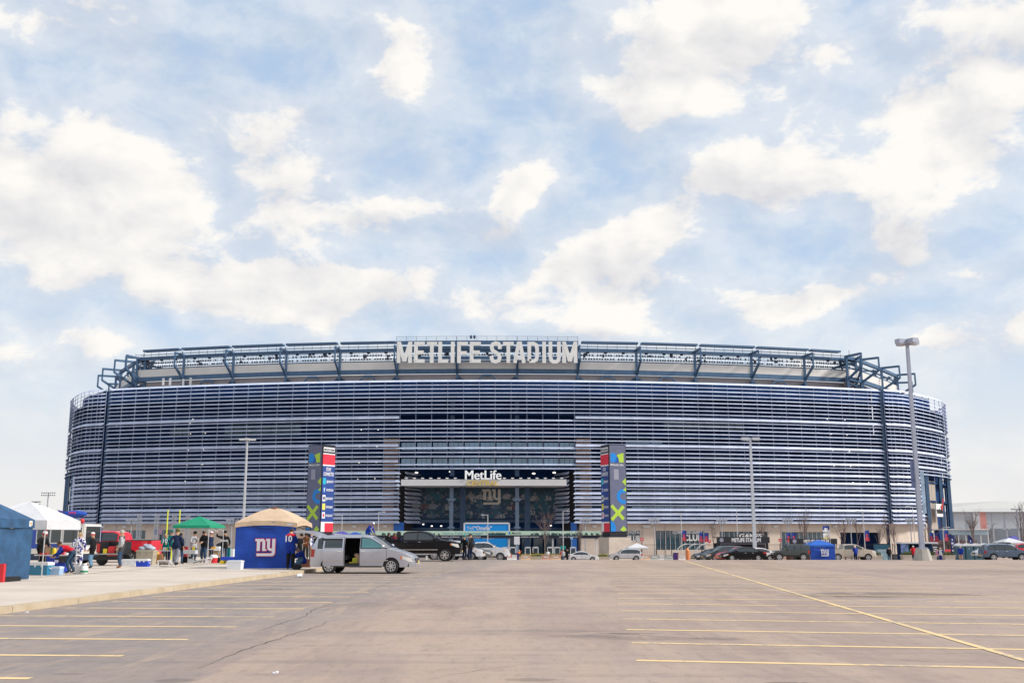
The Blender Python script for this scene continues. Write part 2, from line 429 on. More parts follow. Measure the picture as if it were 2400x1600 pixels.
def worn_paint(name, col, under):
    m = bpy.data.materials.new(name); m.use_nodes = True; t = NT(m.node_tree); b = t.n['Principled BSDF']
    v = t.new('ShaderNodeTexCoord').outputs['Object']
    w = t.math('ADD', t.noise(v, 4.5, 6, .72), t.math('MULTIPLY', t.math('SUBTRACT', t.noise(v, .5, 2, .5), .5), .7))
    t.l.new(t.mix(t.ramp(w, .50, .66, 0, .85), (*col, 1), (*under, 1)), b.inputs['Base Color']); b.inputs['Roughness'].default_value = .75
    return m
def concrete_material(name, a, bcol, scale=.5):
    m = bpy.data.materials.new(name); m.use_nodes = True; t = NT(m.node_tree); b = t.n['Principled BSDF']
    v = t.new('ShaderNodeTexCoord').outputs['Object']
    c = t.mix(t.ramp(t.noise(v, scale, 5, .6), .32, .68), (*a, 1), (*bcol, 1))
    c = t.mix(t.ramp(t.noise(v, 7, 6, .75), .55, .8, 0, .5), c, (a[0] * .6, a[1] * .58, a[2] * .55, 1))
    c = t.mix(t.ramp(t.noise(v, 60, 3, .7), .4, .8, 0, .25), c, (a[0] * .6, a[1] * .58, a[2] * .55, 1))
    t.l.new(c, b.inputs['Base Color']); b.inputs['Roughness'].default_value = .85; b.inputs['Specular IOR Level'].default_value = .25
    bn = t.new('ShaderNodeBump'); bn.inputs['Strength'].default_value = .2; bn.inputs['Distance'].default_value = .01
    t.l.new(t.noise(v, 40, 4, .7), bn.inputs['Height']); t.l.new(bn.outputs[0], b.inputs['Normal'])
    return m
ASPH = asphalt_material()
YEL = worn_paint('yellow_road_paint', (.76, .545, .27), (.36, .31, .26))
WHT = worn_paint('white_road_paint', (.58, .53, .47), (.42, .37, .32))
CONC = concrete_material('concrete', (.52, .44, .37), (.60, .525, .455))
CONC2 = concrete_material('kerb_stone', (.45, .36, .245), (.54, .45, .33), 1.5)
CGREY = concrete_material('grey_concrete', (.36, .34, .30), (.44, .42, .38), 2.0)

ys = [-40, -10, 0, 8, 16, 24, 32, 40, 48, 56, 64, 70, 73, 74, 75, 77, 80, 85, 95, 110, 130, 150, 170, 188, 190, 194, 230, 280, 340, 420, 600, 1000, 2200, 5200]
xs = [-4800, -1500, -500, -200, -120, -60, -30, -10, 0, 10, 30, 60, 120, 200, 500, 1500, 4800]
g = MB()
vs = [(x, y, gz(y) if y < 185 else -3.0) for y in ys for x in xs]; n = len(xs)
g.add(vs, [(j * n + i, j * n + i + 1, (j + 1) * n + i + 1, (j + 1) * n + i) for j in range(len(ys) - 1) for i in range(n - 1)])
PARK = g.build('parking_lot', ASPH, kind='structure', label='worn asphalt car park with faded yellow bay lines')

def strip(u0, v0, u1, v1, w, z=.004, n=1):
    a = Vector(lot(u0, v0)); b = Vector(lot(u1, v1)); d = (b - a).normalized(); r = Vector((-d.y, d.x)) * w / 2
    mb = MB(); vs = []
    for i in range(n + 1):
        p = a.lerp(b, i / n); q = gz(p.y) + z
        vs += [(p.x + r.x, p.y + r.y, q), (p.x - r.x, p.y - r.y, q)]
    return mb.add(vs, [(2 * i, 2 * i + 1, 2 * i + 3, 2 * i + 2) for i in range(n)])
v0 = 10.18
for k in range(26):                                       # bays along the kerb on the left
    v = v0 + k * 2.42 + random.uniform(-.03, .03)
    if v > 72: break
    ua = KERB_U + random.uniform(.15, .5) if v > 21.5 else KERB_U + .2
    strip(ua, v, KERB_U + 6.42 + random.uniform(-.15, .05), v + .12, .165, n=4).build('stall_line', YEL, PARK)
for k in range(26):                                       # double bay of the row on the right
    v = v0 - .05 + k * 2.42 + random.uniform(-.03, .03)
    if v > 72: break
    strip(.62 + random.uniform(-.05, .1), v + .2, 11.6, v - .75, .165, n=4).build('stall_line', YEL, PARK)
strip(6.05, 6.0, 6.05, 86, .13, .008, 16).build('stall_line', YEL, PARK)
for k in range(9):                                        # a further row of bays, away to the right
    v = 30 + k * 4.84
    strip(17.5, v, 28.2, v - .6, .11, n=4).build('stall_line', YEL, PARK)
for (u, v, w) in ((-4.2, 38, .9), (-1.6, 44, .7), (-6.8, 35.5, .8), (3.3, 40, .8)):
    strip(u, v, u + w, v - .05, .1).build('stall_line', WHT, PARK)

TAR = mat('crack_filler', (.12, .10, .092), .9, 0, .4, 6)
def crackline(pts, w, seed):
    rr = random.Random(seed); W_ = [Vector(flo(a, b_, 0.0)) for a, b_ in pts]; mb = MB(); vs = []; L = []
    for a, b_ in zip(W_[:-1], W_[1:]):
        n = max(2, int((b_ - a).length / .22)); L += [a.lerp(b_, i / n) for i in range(n)]
    L.append(W_[-1]); off = 0; d0 = (W_[-1] - W_[0]).normalized(); nn = Vector((-d0.y, d0.x))
    for i, p in enumerate(L):
        off = off * .85 + rr.uniform(-.05, .05); h = w * .75 * rr.uniform(.25, 1.0) * (.3 + .7 * math.sin(PI * (i + .5) / len(L))); q = p + nn * off
        vs += [(q.x + nn.x * h, q.y + nn.y * h, .003), (q.x - nn.x * h, q.y - nn.y * h, .003)]
    mb.add(vs, [(2 * i, 2 * i + 1, 2 * i + 3, 2 * i + 2) for i in range(len(L) - 1)]); mb.build('crack', TAR, PARK)
for k, (pts, w) in enumerate((([(470, 1565), (560, 1530), (660, 1497), (772, 1455)], .030), ([(600, 1480), (690, 1450), (790, 1408)], .028), ([(830, 1395), (930, 1362), (1070, 1330)], .03), ([(650, 1520), (760, 1510), (900, 1512)], .012), ([(1340, 1490), (1420, 1482), (1540, 1490), (1720, 1500)], .022), ([(1320, 1483), (1400, 1478), (1500, 1483)], .016), ([(2010, 1540), (2200, 1550), (2330, 1548)], .010), ([(1100, 1412), (1320, 1424), (1530, 1436)], .012), ([(2190, 1362), (2290, 1356), (2400, 1352)], .05), ([(1900, 1402), (2050, 1400), (2200, 1400)], .05), ([(230, 1400), (420, 1408), (560, 1420)], .012), ([(1010, 1590), (1180, 1560), (1290, 1552)], .008))): crackline(pts, w, k)
# the raised concrete apron on the left, slab by slab, with its kerb stones
APR = bpy.data.objects.new('pavement', None); COL.objects.link(APR); APR['kind'] = 'structure'; APR['label'] = 'raised pale concrete pavement with kerb, where fans have pitched their canopies'
def slab(u0, v0, u1, v1, name, m, z0, z1):
    q = [lot(u0, v0), lot(u1, v0), lot(u1, v1), lot(u0, v1)]
    return MB().prismz(q, z0, z1).build(name, m, APR)
KZ = .15
v = 14.0; j = 0
while v < 71:
    L = 3.05
    dz = random.uniform(-.004, .006)
    slab(KERB_U - .30, v + .008, KERB_U, v + L - .008, 'kerb_stone', CONC2, -.2, KZ + dz)
    v += L
v = 6.0
while v < 71:
    L = 4.9
    for (u0, u1) in ((KERB_U - 7.4, KERB_U - .30), (KERB_U - 15, KERB_U - 7.4), (KERB_U - 24, KERB_U - 15), (KERB_U - 40, KERB_U - 24), (KERB_U - 70, KERB_U - 40)):
        slab(u0 + .008, v + .008, u1 - .008, v + L - .008, 'concrete_slab', CONC, -.2, KZ + random.uniform(-.005, .003))
    v += L
strip(KERB_U - 7.9, 12, KERB_U - 7.9, 66, .16, KZ + .009, 10).build('painted_line', WHT, APR)
# ------------------------------------------------------------------ the stadium
CX = -5.6
def fy(x): return 218 + 14 * ((x - CX) / 86.0) ** 2
ST = thing('stadium', 'huge oval stadium wrapped in silver horizontal louvers, its name in big letters on the rim', 'stadium', (0, 0, 0))
ALU = mat('aluminium_louver', (.68, .74, .91), .40, .30, .08, .5)
def vary(m, lo, hi):
    # each separate piece weathers a little differently, and dust streaks run along it
    t = NT(m.node_tree); b = t.n['Principled BSDF']; src = b.inputs['Base Color'].links[0].from_socket
    rnd = t.ramp(t.new('ShaderNodeObjectInfo').outputs['Random'], 0, 1, lo, hi, False)
    mp = t.new('ShaderNodeMapping'); t.l.new(t.new('ShaderNodeTexCoord').outputs['Object'], mp.inputs[0]); mp.inputs['Scale'].default_value = (.9, .9, .35)
    f = t.math('MULTIPLY', rnd, t.ramp(t.noise(mp.outputs[0], .33, 5, .7), .3, .7, .86, 1.08))
    n = t.new('ShaderNodeVectorMath', operation='SCALE'); t.l.new(src, n.inputs[0]); t.l.new(f, n.inputs['Scale']); t.l.new(n.outputs[0], b.inputs['Base Color'])
vary(ALU, .88, 1.08)
STEEL = mat('blue_steel', (.07, .14, .245), .5, .2, .12, .8)
STEELD = mat('dark_blue_steel', (.04, .08, .15), .55, .2, .12, .8)
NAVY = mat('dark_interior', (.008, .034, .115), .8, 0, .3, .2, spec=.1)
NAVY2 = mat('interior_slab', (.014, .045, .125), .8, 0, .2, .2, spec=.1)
BEIGE = mat('beige_wall', (.62, .52, .435), .8, 0, .06, .35, .15, 12)
FASC = mat('cream_fascia', (.74, .71, .67), .6, 0, .05, .3)
CORR = mat('corrugated_wall', (.50, .455, .46), .6, .1, .06, .3)
GLASS = mat('dark_glass', (.045, .085, .11), .06, 0, .2, .25, spec=.9)
GLASSB = mat('blue_glass', (.20, .36, .52), .08, 0, .25, .2, spec=.9)
GLASSM = mat('grey_teal_glass', (.06, .12, .15), .15, 0, .3, .25)
BLUEP = mat('blue_panel', (.012, .11, .42), .5, 0, .08, .5)
TAN = mat('tan_panel', (.36, .255, .20), .8, 0, .06, .4)
WHITEM = mat('white_metal', (.72, .71, .71), .45, 0, .03, .5)
LAMPW = mat('lamp_glow', (1, .97, .9), .4, 0, 0, emit=(1, .93, .8), estr=1.8)

# rows of the louver screen: height of the bottom edge, blade height, kind (t thin, k thick where only the flanks carry it, d deep)
SRC = [(97, 140, 0), (183, 215, 0), (260, 295, 0), (345, 378, 0), (425, 455, 0), (503, 533, 0), (585, 614, 0), (665, 695, 0), (745, 775, 0), (818, 880, 1), (900, 935, 0), (985, 1015, 0),
       (1067, 1097, 0), (1150, 1180, 0), (1230, 1260, 0), (1310, 1340, 0), (1385, 1445, 1), (1470, 1503, 0)]
SRC2 = [(-23, 15, 0), (65, 97, 0), (143, 177, 0), (215, 272, 1), (300, 330, 0), (372, 405, 0), (447, 500, 2), (535, 562, 2), (605, 658, 2), (682, 738, 2), (765, 795, 2), (835, 890, 2), (915, 972, 2),
        (995, 1050, 2), (1080, 1107, 2), (1150, 1207, 2), (1233, 1290, 2), (1313, 1367, 2), (1392, 1445, 2)]
ROWS = []
for t, b, k in SRC: ROWS.append((pz(880 + t / 8.7125, 219.3), pz(880 + b / 8.7125, 218.9), k))
for t, b, k in SRC2: ROWS.append((pz(1050 + t / 8.25, 219.3), pz(1050 + b / 8.25, 218.9), k))
del ROWS[17]                                                # the same row was counted in both halves

def normals(path):
    out = []
    for i in range(len(path)):
        a = Vector(path[max(i - 1, 0)]); b = Vector(path[min(i + 1, len(path) - 1)]); d = (b - a).normalized()
        out.append(Vector((d.y, -d.x)))                     # path runs left to right, so this points at the viewer
    return out
def sweep(mb, path, prof, e0=0.0, e1=0.0, nrm=None):
    """prof [(out, z)] closed section; e0, e1 lengthen the lower outer edge at the ends so that the cut is raked"""
    N = nrm or normals(path); k = len(prof); vs = []
    zt = max(p[1] for p in prof); zb = min(p[1] for p in prof)
    for i, p in enumerate(path):
        p = Vector(p)
        t = Vector((-N[i].y, N[i].x))
        for o, z in prof:
            sh = (zt - z) / max(zt - zb, 1e-6)
            q = p + N[i] * o
            if i == 0: q = q - t * (e0 * sh)
            if i == len(path) - 1: q = q + t * (e1 * sh)
            vs.append((q.x, q.y, z))
    fs = []
    for i in range(len(path) - 1):
        for j in range(k):
            fs.append((i * k + j, i * k + (j + 1) % k, (i + 1) * k + (j + 1) % k, (i + 1) * k + j))
    fs.append(tuple(range(k - 1, -1, -1))); fs.append(tuple((len(path) - 1) * k + j for j in range(k)))
    return mb.add(vs, fs)
def blade(zt, zb):
    h = zt - zb; d = .30 + .42 * h                          # a curved blade: steep at its head, kicking out towards its lip
    return [(-.02, zt), (.10 + .12 * h, zb + h * .45), (d * .95, zb + .03), (d * .95, zb - .02), (.06, zb + h * .36), (-.10, zt - .04)]
def arc_path(x0, x1, off=0.0, n=10):
    return [(x0 + (x1 - x0) * i / n, fy(x0 + (x1 - x0) * i / n) + off) for i in range(n + 1)]
XL, XR = -91.5, 84.0                                        # the dark seams
OL, OR = -24.0, 13.4                                        # the entrance opening
WR = [(85.2, 232.8), (87.5, 233.6), (90.5, 235.2), (95, 239.3), (100.6, 245.2), (105.7, 251.5), (109.9, 258.6), (112.6, 266), (114.2, 275), (114.8, 285), (114.4, 300), (112, 320)]
WL = [(-93.0, 232.6), (-95.2, 233.4), (-98, 235.0), (-101.6, 239.3), (-105.4, 245.2), (-108.7, 251.5), (-111.8, 258.8), (-114, 266.5), (-115.4, 276), (-115.9, 286), (-115.4, 302), (-113, 322)]
WLr = WL[::-1]
n_rows = len(ROWS)
for i, (zt, zb, k) in enumerate(ROWS):
    zt = zb + (zt - zb) * (.80 if k == 0 and i else .90); pr = blade(zt, zb); e = (zt - zb) * .75
    if k == 0:
        MB_ = MB(); sweep(MB_, arc_path(XL, XR, 0, 22), pr, e, e).build('louver', ALU, ST, 40)
    else:
        o = .55 if k == 2 else 0.0
        ml = arc_path(XL, OL - (0 if k == 2 else .2), 0, 10); mr = arc_path(OR + (0 if k == 2 else .2), XR, 0, 10)
        sweep(MB(), ml, pr, e, e * (1.3 if k == 2 else .2)).build('louver', ALU, ST, 40)
        sweep(MB(), mr, pr, e * (1.3 if k == 2 else .2), e).build('louver', ALU, ST, 40)
        if k == 2:                                          # splayed return blades lining the entrance recess
            for s, x in ((1, OL), (-1, OR)):
                a = (x + s * 1.3, fy(x) + .7); b = (x + s * 3.9, fy(x) + 7.2)
                pth = [a, b] if s > 0 else [b, a]
                sweep(MB(), pth, [(p[0] * .9, p[1]) for p in pr], 0, 0).build('louver', ALU, ST, 40)
    # the flanks: the upper blades run on round the corner, the deep ones stop at the side gates
    full = i < 23
    for path, sgn in ((WR, 1), (WLr, -1)):
        if k == 0 and full: seg = path
        elif sgn > 0: seg = path[:6 if k != 2 else 4]
        else: seg = path[6 if k != 2 else 8:]
        sweep(MB(), seg, pr, e * (1 if sgn < 0 else .1), e * (1 if sgn > 0 else .1)).build('louver', ALU, ST, 40)
        if k == 2:
            far = path[8:] if sgn > 0 else path[:4]
            sweep(MB(), far, pr).build('louver', ALU, ST, 40)
ZT, ZB = ROWS[0][0], ROWS[-1][1]
# vertical mullions that carry the blades
MULL = mat('mullion_grey', (.36, .42, .56), .45, .2, .08, .6)
def mull(x, y, z0, z1, w=.085): MB().box((x, y + .12, (z0 + z1) / 2), (w, .16, z1 - z0)).build('mullion', MULL, ST)
x = OL
while x > XL + 1: mull(x, fy(x) + .12, ZB, ZT - .3); x -= 3.4
x = OR
while x < XR - 1: mull(x, fy(x) + .12, ZB, ZT - .3); x += 3.4
zmid = ROWS[22][1]
for i in range(1, 11): x = OL + (OR - OL) * i / 11; mull(x, fy(x) + .12, zmid, ZT - .3)
for path in (WR, WL):
    for i, p in enumerate(path):
        N = normals(path)[i]; q = Vector(p) - N * (.15 if path is WR else -.15)
        mull(q.x, q.y, ZB if i < 5 else ROWS[22][1], ZT)
        if i < len(path) - 1:
            a = Vector(p).lerp(Vector(path[i + 1]), .5); mull(a.x, a.y, ZB if i < 4 else ROWS[22][1], ZT, .07)
# tall seam plates
for x, p in ((XL, WL[0]), (XR, WR[0])):
    mx = (x + p[0]) / 2; MB().box((mx, 233.3, (ZT + ZB) / 2), (.6, .5, ZT - ZB)).build('seam_plate', STEELD, ST)

# dark decks behind the screen
def wallstrip(mb, path, z0, z1, off=0.0):
    N = normals(path); vs = []
    for p, nn in zip(path, N):
        q = Vector(p) + nn * off; vs += [(q.x, q.y, z0), (q.x, q.y, z1)]
    return mb.add(vs, [(2 * i, 2 * i + 2, 2 * i + 3, 2 * i + 1) for i in range(len(path) - 1)])
full_path = WLr + arc_path(XL, XR, 0, 24) + WR
inner = []
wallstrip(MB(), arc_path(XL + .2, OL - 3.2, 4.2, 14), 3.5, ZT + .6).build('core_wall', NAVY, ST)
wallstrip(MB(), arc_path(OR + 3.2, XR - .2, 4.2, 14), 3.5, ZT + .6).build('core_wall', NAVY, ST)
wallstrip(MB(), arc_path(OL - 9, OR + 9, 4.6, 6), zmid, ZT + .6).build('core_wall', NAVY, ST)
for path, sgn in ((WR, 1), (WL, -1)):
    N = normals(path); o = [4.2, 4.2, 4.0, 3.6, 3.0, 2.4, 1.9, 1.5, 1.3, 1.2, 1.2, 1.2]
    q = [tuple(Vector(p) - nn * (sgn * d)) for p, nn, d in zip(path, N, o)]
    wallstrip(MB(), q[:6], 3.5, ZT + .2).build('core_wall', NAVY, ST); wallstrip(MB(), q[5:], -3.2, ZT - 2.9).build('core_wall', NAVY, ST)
    for j in range(5, 11):                                 # upright fins behind the flank blades
        for f in (0, .5):
            p = Vector(path[j]).lerp(Vector(path[j + 1]), f) - N[j] * (sgn * .9); MB().box((p.x, p.y, (ROWS[22][1] + ZT - 3) / 2), (.35, .35, ZT - 3 - ROWS[22][1])).build('fin', STEEL, ST)
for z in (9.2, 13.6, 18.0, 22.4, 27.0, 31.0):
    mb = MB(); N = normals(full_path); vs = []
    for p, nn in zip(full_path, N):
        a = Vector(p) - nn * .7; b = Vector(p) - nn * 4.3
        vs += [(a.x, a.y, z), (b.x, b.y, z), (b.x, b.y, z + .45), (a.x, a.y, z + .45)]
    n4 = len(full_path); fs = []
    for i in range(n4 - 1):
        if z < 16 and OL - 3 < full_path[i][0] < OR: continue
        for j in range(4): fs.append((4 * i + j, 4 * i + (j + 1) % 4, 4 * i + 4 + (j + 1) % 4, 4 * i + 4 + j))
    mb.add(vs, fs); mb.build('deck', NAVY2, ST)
# glazed bands of the suites, pane by pane in the middle, long strips on the flanks
def pane(x0, x1, z0, z1, off, m): 
    xm = (x0 + x1) / 2
    MB().box((xm, fy(xm) + off, (z0 + z1) / 2), (x1 - x0, .06, z1 - z0), rz=math.atan(28 * (xm - CX) / 86 ** 2)).build('window_pane', m, ST)
for za, zb_ in ((pz(1054, 219), pz(1036, 219)), (pz(1091, 219), pz(1073, 219))):
    nb = 11
    for i in range(nb):
        a = OL + (OR - OL) * i / nb; w = (OR - OL) / nb
        for j in range(3): pane(a + .28 + j * w / 3.3, a + .28 + (j + 1) * w / 3.3 - .07, za, zb_, 1.6, GLASSB)
for (px0, px1, py0, py1, m) in ((508, 700, 1019, 992, GLASSM), (505, 690, 1110, 1104, GLASSB), (500, 690, 1155, 1149, GLASSB), (500, 700, 1191, 1184, GLASSB), (380, 430, 1017, 1000, GLASS),
                                (1470, 1560, 1038, 1028, GLASSB), (1560, 1760, 1001, 988, GLASS), (1480, 1790, 1194, 1186, GLASSB), (1480, 1790, 1156, 1150, GLASSB), (1600, 1790, 1076, 1066, GLASS)):
    y0 = fy(gx((px0 + px1) / 2, 222, 15)); xa, xb = gx(px0, y0, 15), gx(px1, y0, 15); nn = max(3, int((xb - xa) / 2.2))
    for i in range(nn): pane(xa + (xb - xa) * i / nn, xa + (xb - xa) * (i + 1) / nn - .12, pz(py0, y0), pz(py1, y0), 2.6, m)
# little lit downlights between the blades
for (px, py) in ((445, 982), (439, 992), (441, 1016), (476, 1015), (438, 1054), (474, 1053), (437, 1090), (473, 1088), (435, 1127), (470, 1126), (846, 972), (844, 1007), (884, 1007), (842, 1046), (882, 1046),
                 (841, 1084), (881, 1083), (839, 1122), (879, 1121), (1946, 982), (1988, 984), (1998, 993), (1953, 1017), (1991, 1019), (1955, 1055), (1994, 1057), (1956, 1091), (1995, 1092), (1998, 1130), (2035, 1130)):
    x = gx(px, 222, 15); y = fy(x) + .9; x = gx(px, y, 15)
    MB().lathe([(.09, -.04), (.13, .04)], (x, y, pz(py, y)), 8).build('downlight', LAMPW, ST)

# ---- ground storey: buff panelled wall with glazed fronts
WZ0, WZ1 = -3.2, ZB + .15
def px2x(px, z=0): 
    x = gx(px, 222, z)
    for _ in range(3): x = gx(px, fy(x) + .8, z)
    return x
OPEN = [(258, 340, 1242, 1262), (372, 408, 1241, 1300), (1408, 1432, 1252, 1302), (1462, 1500, 1243, 1269), (1537, 1651, 1243, 1288), (1687, 1801, 1245, 1270), (1832, 1936, 1246, 1286), (1970, 2062, 1247, 1302)]
holes = [(px2x(a), px2x(b), pz(d, fy(px2x(a)) + .8), pz(c, fy(px2x(a)) + .8)) for a, b, c, d in OPEN]
def wseg(xa, xb, z0, z1, name='wall_panel', m=BEIGE, off=.8, th=.5):
    if xb - xa < .05 or z1 - z0 < .05: return
    xm = (xa + xb) / 2; a = math.atan(28 * (xm - CX) / 86 ** 2)
    MB().box((xm, fy(xm) + off + th / 2, (z0 + z1) / 2), ((xb - xa) / math.cos(a) - .015, th, z1 - z0), rz=a).build(name, m, ST)
edges = sorted(set([XL, OL - .8, OR + .8, XR] + [h for q in holes for h in q[:2]]))
for a, b in zip(edges[:-1], edges[1:]):
    if a >= OL - .9 and b <= OR + .9: continue
    m = max(1, round((b - a) / 6.2)); hole = [q for q in holes if abs(q[0] - a) < .01 and abs(q[1] - b) < .01]
    if hole:
        q = hole[0]; wseg(a, b, q[3], WZ1); wseg(a, b, WZ0, q[2])
        deep = q[2] < -2.4
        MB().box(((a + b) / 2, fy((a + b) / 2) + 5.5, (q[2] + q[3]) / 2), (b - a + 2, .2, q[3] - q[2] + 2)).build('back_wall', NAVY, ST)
        if not deep or b - a < 4:
            np_ = max(2, round((b - a) / 1.05))
            for i in range(np_):
                xa = a + (b - a) * i / np_; xb = a + (b - a) * (i + 1) / np_
                wseg(xa + .04, xb - .04, q[2], q[3], 'window_pane', GLASS, 1.05, .05)
            for i in range(np_ + 1):
                xa = a + (b - a) * i / np_; MB().box((xa, fy(xa) + 1.0, (q[2] + q[3]) / 2), (.07, .1, q[3] - q[2])).build('window_frame', WHITEM, ST)
    else:
        for i in range(m): wseg(a + (b - a) * i / m, a + (b - a) * (i + 1) / m, WZ0, WZ1)
# pilaster strips and wall lamps on the ground storey
for px in (270, 372, 560, 880, 1362, 1506, 1560, 1652, 1800, 1832, 1940, 2062):
    x = px2x(px); MB().box((x, fy(x) + .74, .6), (.14, .12, 7.2)).build('pilaster', CORR, ST)
for px in (240, 290, 505, 830, 902, 1394, 1512, 1520, 1672, 1818, 1958, 2075):
    x = px2x(px); MB().box((x, fy(x) + .55, 3.6), (1.0, .5, .22)).box((x, fy(x) + .62, 3.35), (.7, .35, .28)).build('wall_lamp', WHITEM, ST)
# lettering on the club glazing
def wall_text(s, px, py, h, wpx, name='lettering'):
    x = px2x(px); y = fy(x) + .78; a = math.atan(28 * (x - CX) / 86 ** 2)
    text(MB(), s, (x, y, pz(py, y)), h, a, width=wpx / 2400 * y, bold=.035).build(name, WHITEM, ST)
wall_text('TOYOTA', 1481, 1250, .55, 36); wall_text('CLUB', 1484, 1268, 1.25, 32)
wall_text('COMMISSIONERS', 1612, 1250, .62, 72); wall_text('CLUB', 1624, 1266, 1.25, 46)
wall_text('GAMES', 1760, 1260, .9, 56)
# base of the right and left corners, beyond the seams
wallstrip(MB(), [tuple(Vector(p) - nn * 1.2) for p, nn in zip(WR, normals(WR))][:5], WZ0, WZ1).build('wall_panel', BEIGE, ST)
wl = [tuple(Vector(p) - nn * 1.2) for p, nn in zip(WLr, normals(WLr))]
wallstrip(MB(), wl[7:], WZ0, WZ1).build('wall_panel', BEIGE, ST)
# side gates: tall dark bays with blue columns, a buff pier, a sagging banner and a footbridge
for path, sgn in ((WR, 1), (WL, -1)):
    N = normals(path)
    def lp_(f):
        i = int(f); return Vector(path[i]).lerp(Vector(path[i + 1]), f - i), N[i] * sgn
    for f, w in ((3.4, .7), (4.55, .7), (5.7, .8), (7.2, .9)):
        q, nn = lp_(f); q = q - nn * .3
        MB().box((q.x, q.y, 6.5), (w, w, 20)).build('gate_column', STEEL, ST)
    q, nn = lp_(3.95); q = q - nn * 1.3
    MB().box((q.x, q.y, 8.6), (5.4 if sgn > 0 else 2.0, .8, 11.2), rz=R(50) * sgn).build('gate_pier', mat('pier_buff', (.40, .345, .30), .8, 0, .06, .5) if sgn > 0 else STEEL, ST)
    a = Vector(path[3]) - (N[3] * sgn) * .5; b = Vector(path[9]) - (N[9] * sgn) * .5
    MB().bar((a.x, a.y, 3.2), (b.x, b.y, 3.2), .5, .7).build('footbridge', CORR, ST)
    mb = MB(); mb.bar((a.x, a.y, 5.0), (b.x, b.y, 5.0), .08)
    for i in range(15):
        p = a.lerp(b, i / 14); mb.bar((p.x, p.y, 3.5), (p.x, p.y, 5.0), .06)
    mb.build('bridge_railing', STEEL, ST)
    MB().bar((Vector(path[3]) - N[3] * sgn * .2).to_3d() + Vector((0, 0, ZB - 1)), (Vector(path[3]) - N[3] * sgn * .1).to_3d() + Vector((0, 0, ROWS[23][0])), .5, .5).build('raking_frame', ALU, ST)
q = Vector(WR[4]) + Vector((.15, -.4))
MB().box((q.x, q.y, 7.4), (4.2, .25, 3.0), rz=R(48)).build('gate_sign', WHITEM, ST)
mb = MB(); text(mb, 'verizon', (q.x + .12, q.y - .12, 6.7), 1.3, R(48), width=3.7, bold=.03, depth=.05); mb.build('lettering', mat('sign_black', (.02, .02, .02)), ST)
mb = MB(); flat_quads(mb, stroke([(-.7, .9), (-.3, 0), (.9, 2.6)], .4), (q.x + 1.3, q.y + 1.1, 7.6), .08, R(48)); mb.build('check_mark', mat('sign_red', (.62, .03, .02)), ST)
# ---- upper rim: steel frames, cream fascia, light racks, sun shades
def ux(px, off): 
    x = gx(px, 228, 38)
    for _ in range(3): x = gx(px, fy(x) + off, 38)
    return x
COLPX = [323, 432, 548, 672, 797, 932, 1072, 1212, 1353, 1491, 1628, 1760, 1884, 2006]
cols = [ux(p, 7.5) for p in COLPX]
outR = [(81.0, 232.5), (86, 237.5), (95.5, 250), (104, 262), (109, 277), (111, 292)]
outL = [(-89.5, 235.5), (-94.5, 241), (-102.5, 254), (-108, 265), (-111, 280), (-113, 295)]
def inset(path, d, flip):
    return [tuple(Vector(p) - n * d * (1 if not flip else -1)) for p, n in zip(path, normals(path))]
inR = inset(outR, 4.6, False); inL = inset(outL, 4.6, True)
ring = inL[::-1][:-0 or None] + [(x, fy(x) + 7.5) for x in cols] + inR
ringn = normals(ring)
nL = len(inL)
ZB1, ZB2, ZF0, ZF1, ZT1 = 37.0, 37.95, 37.98, 39.7, 42.35
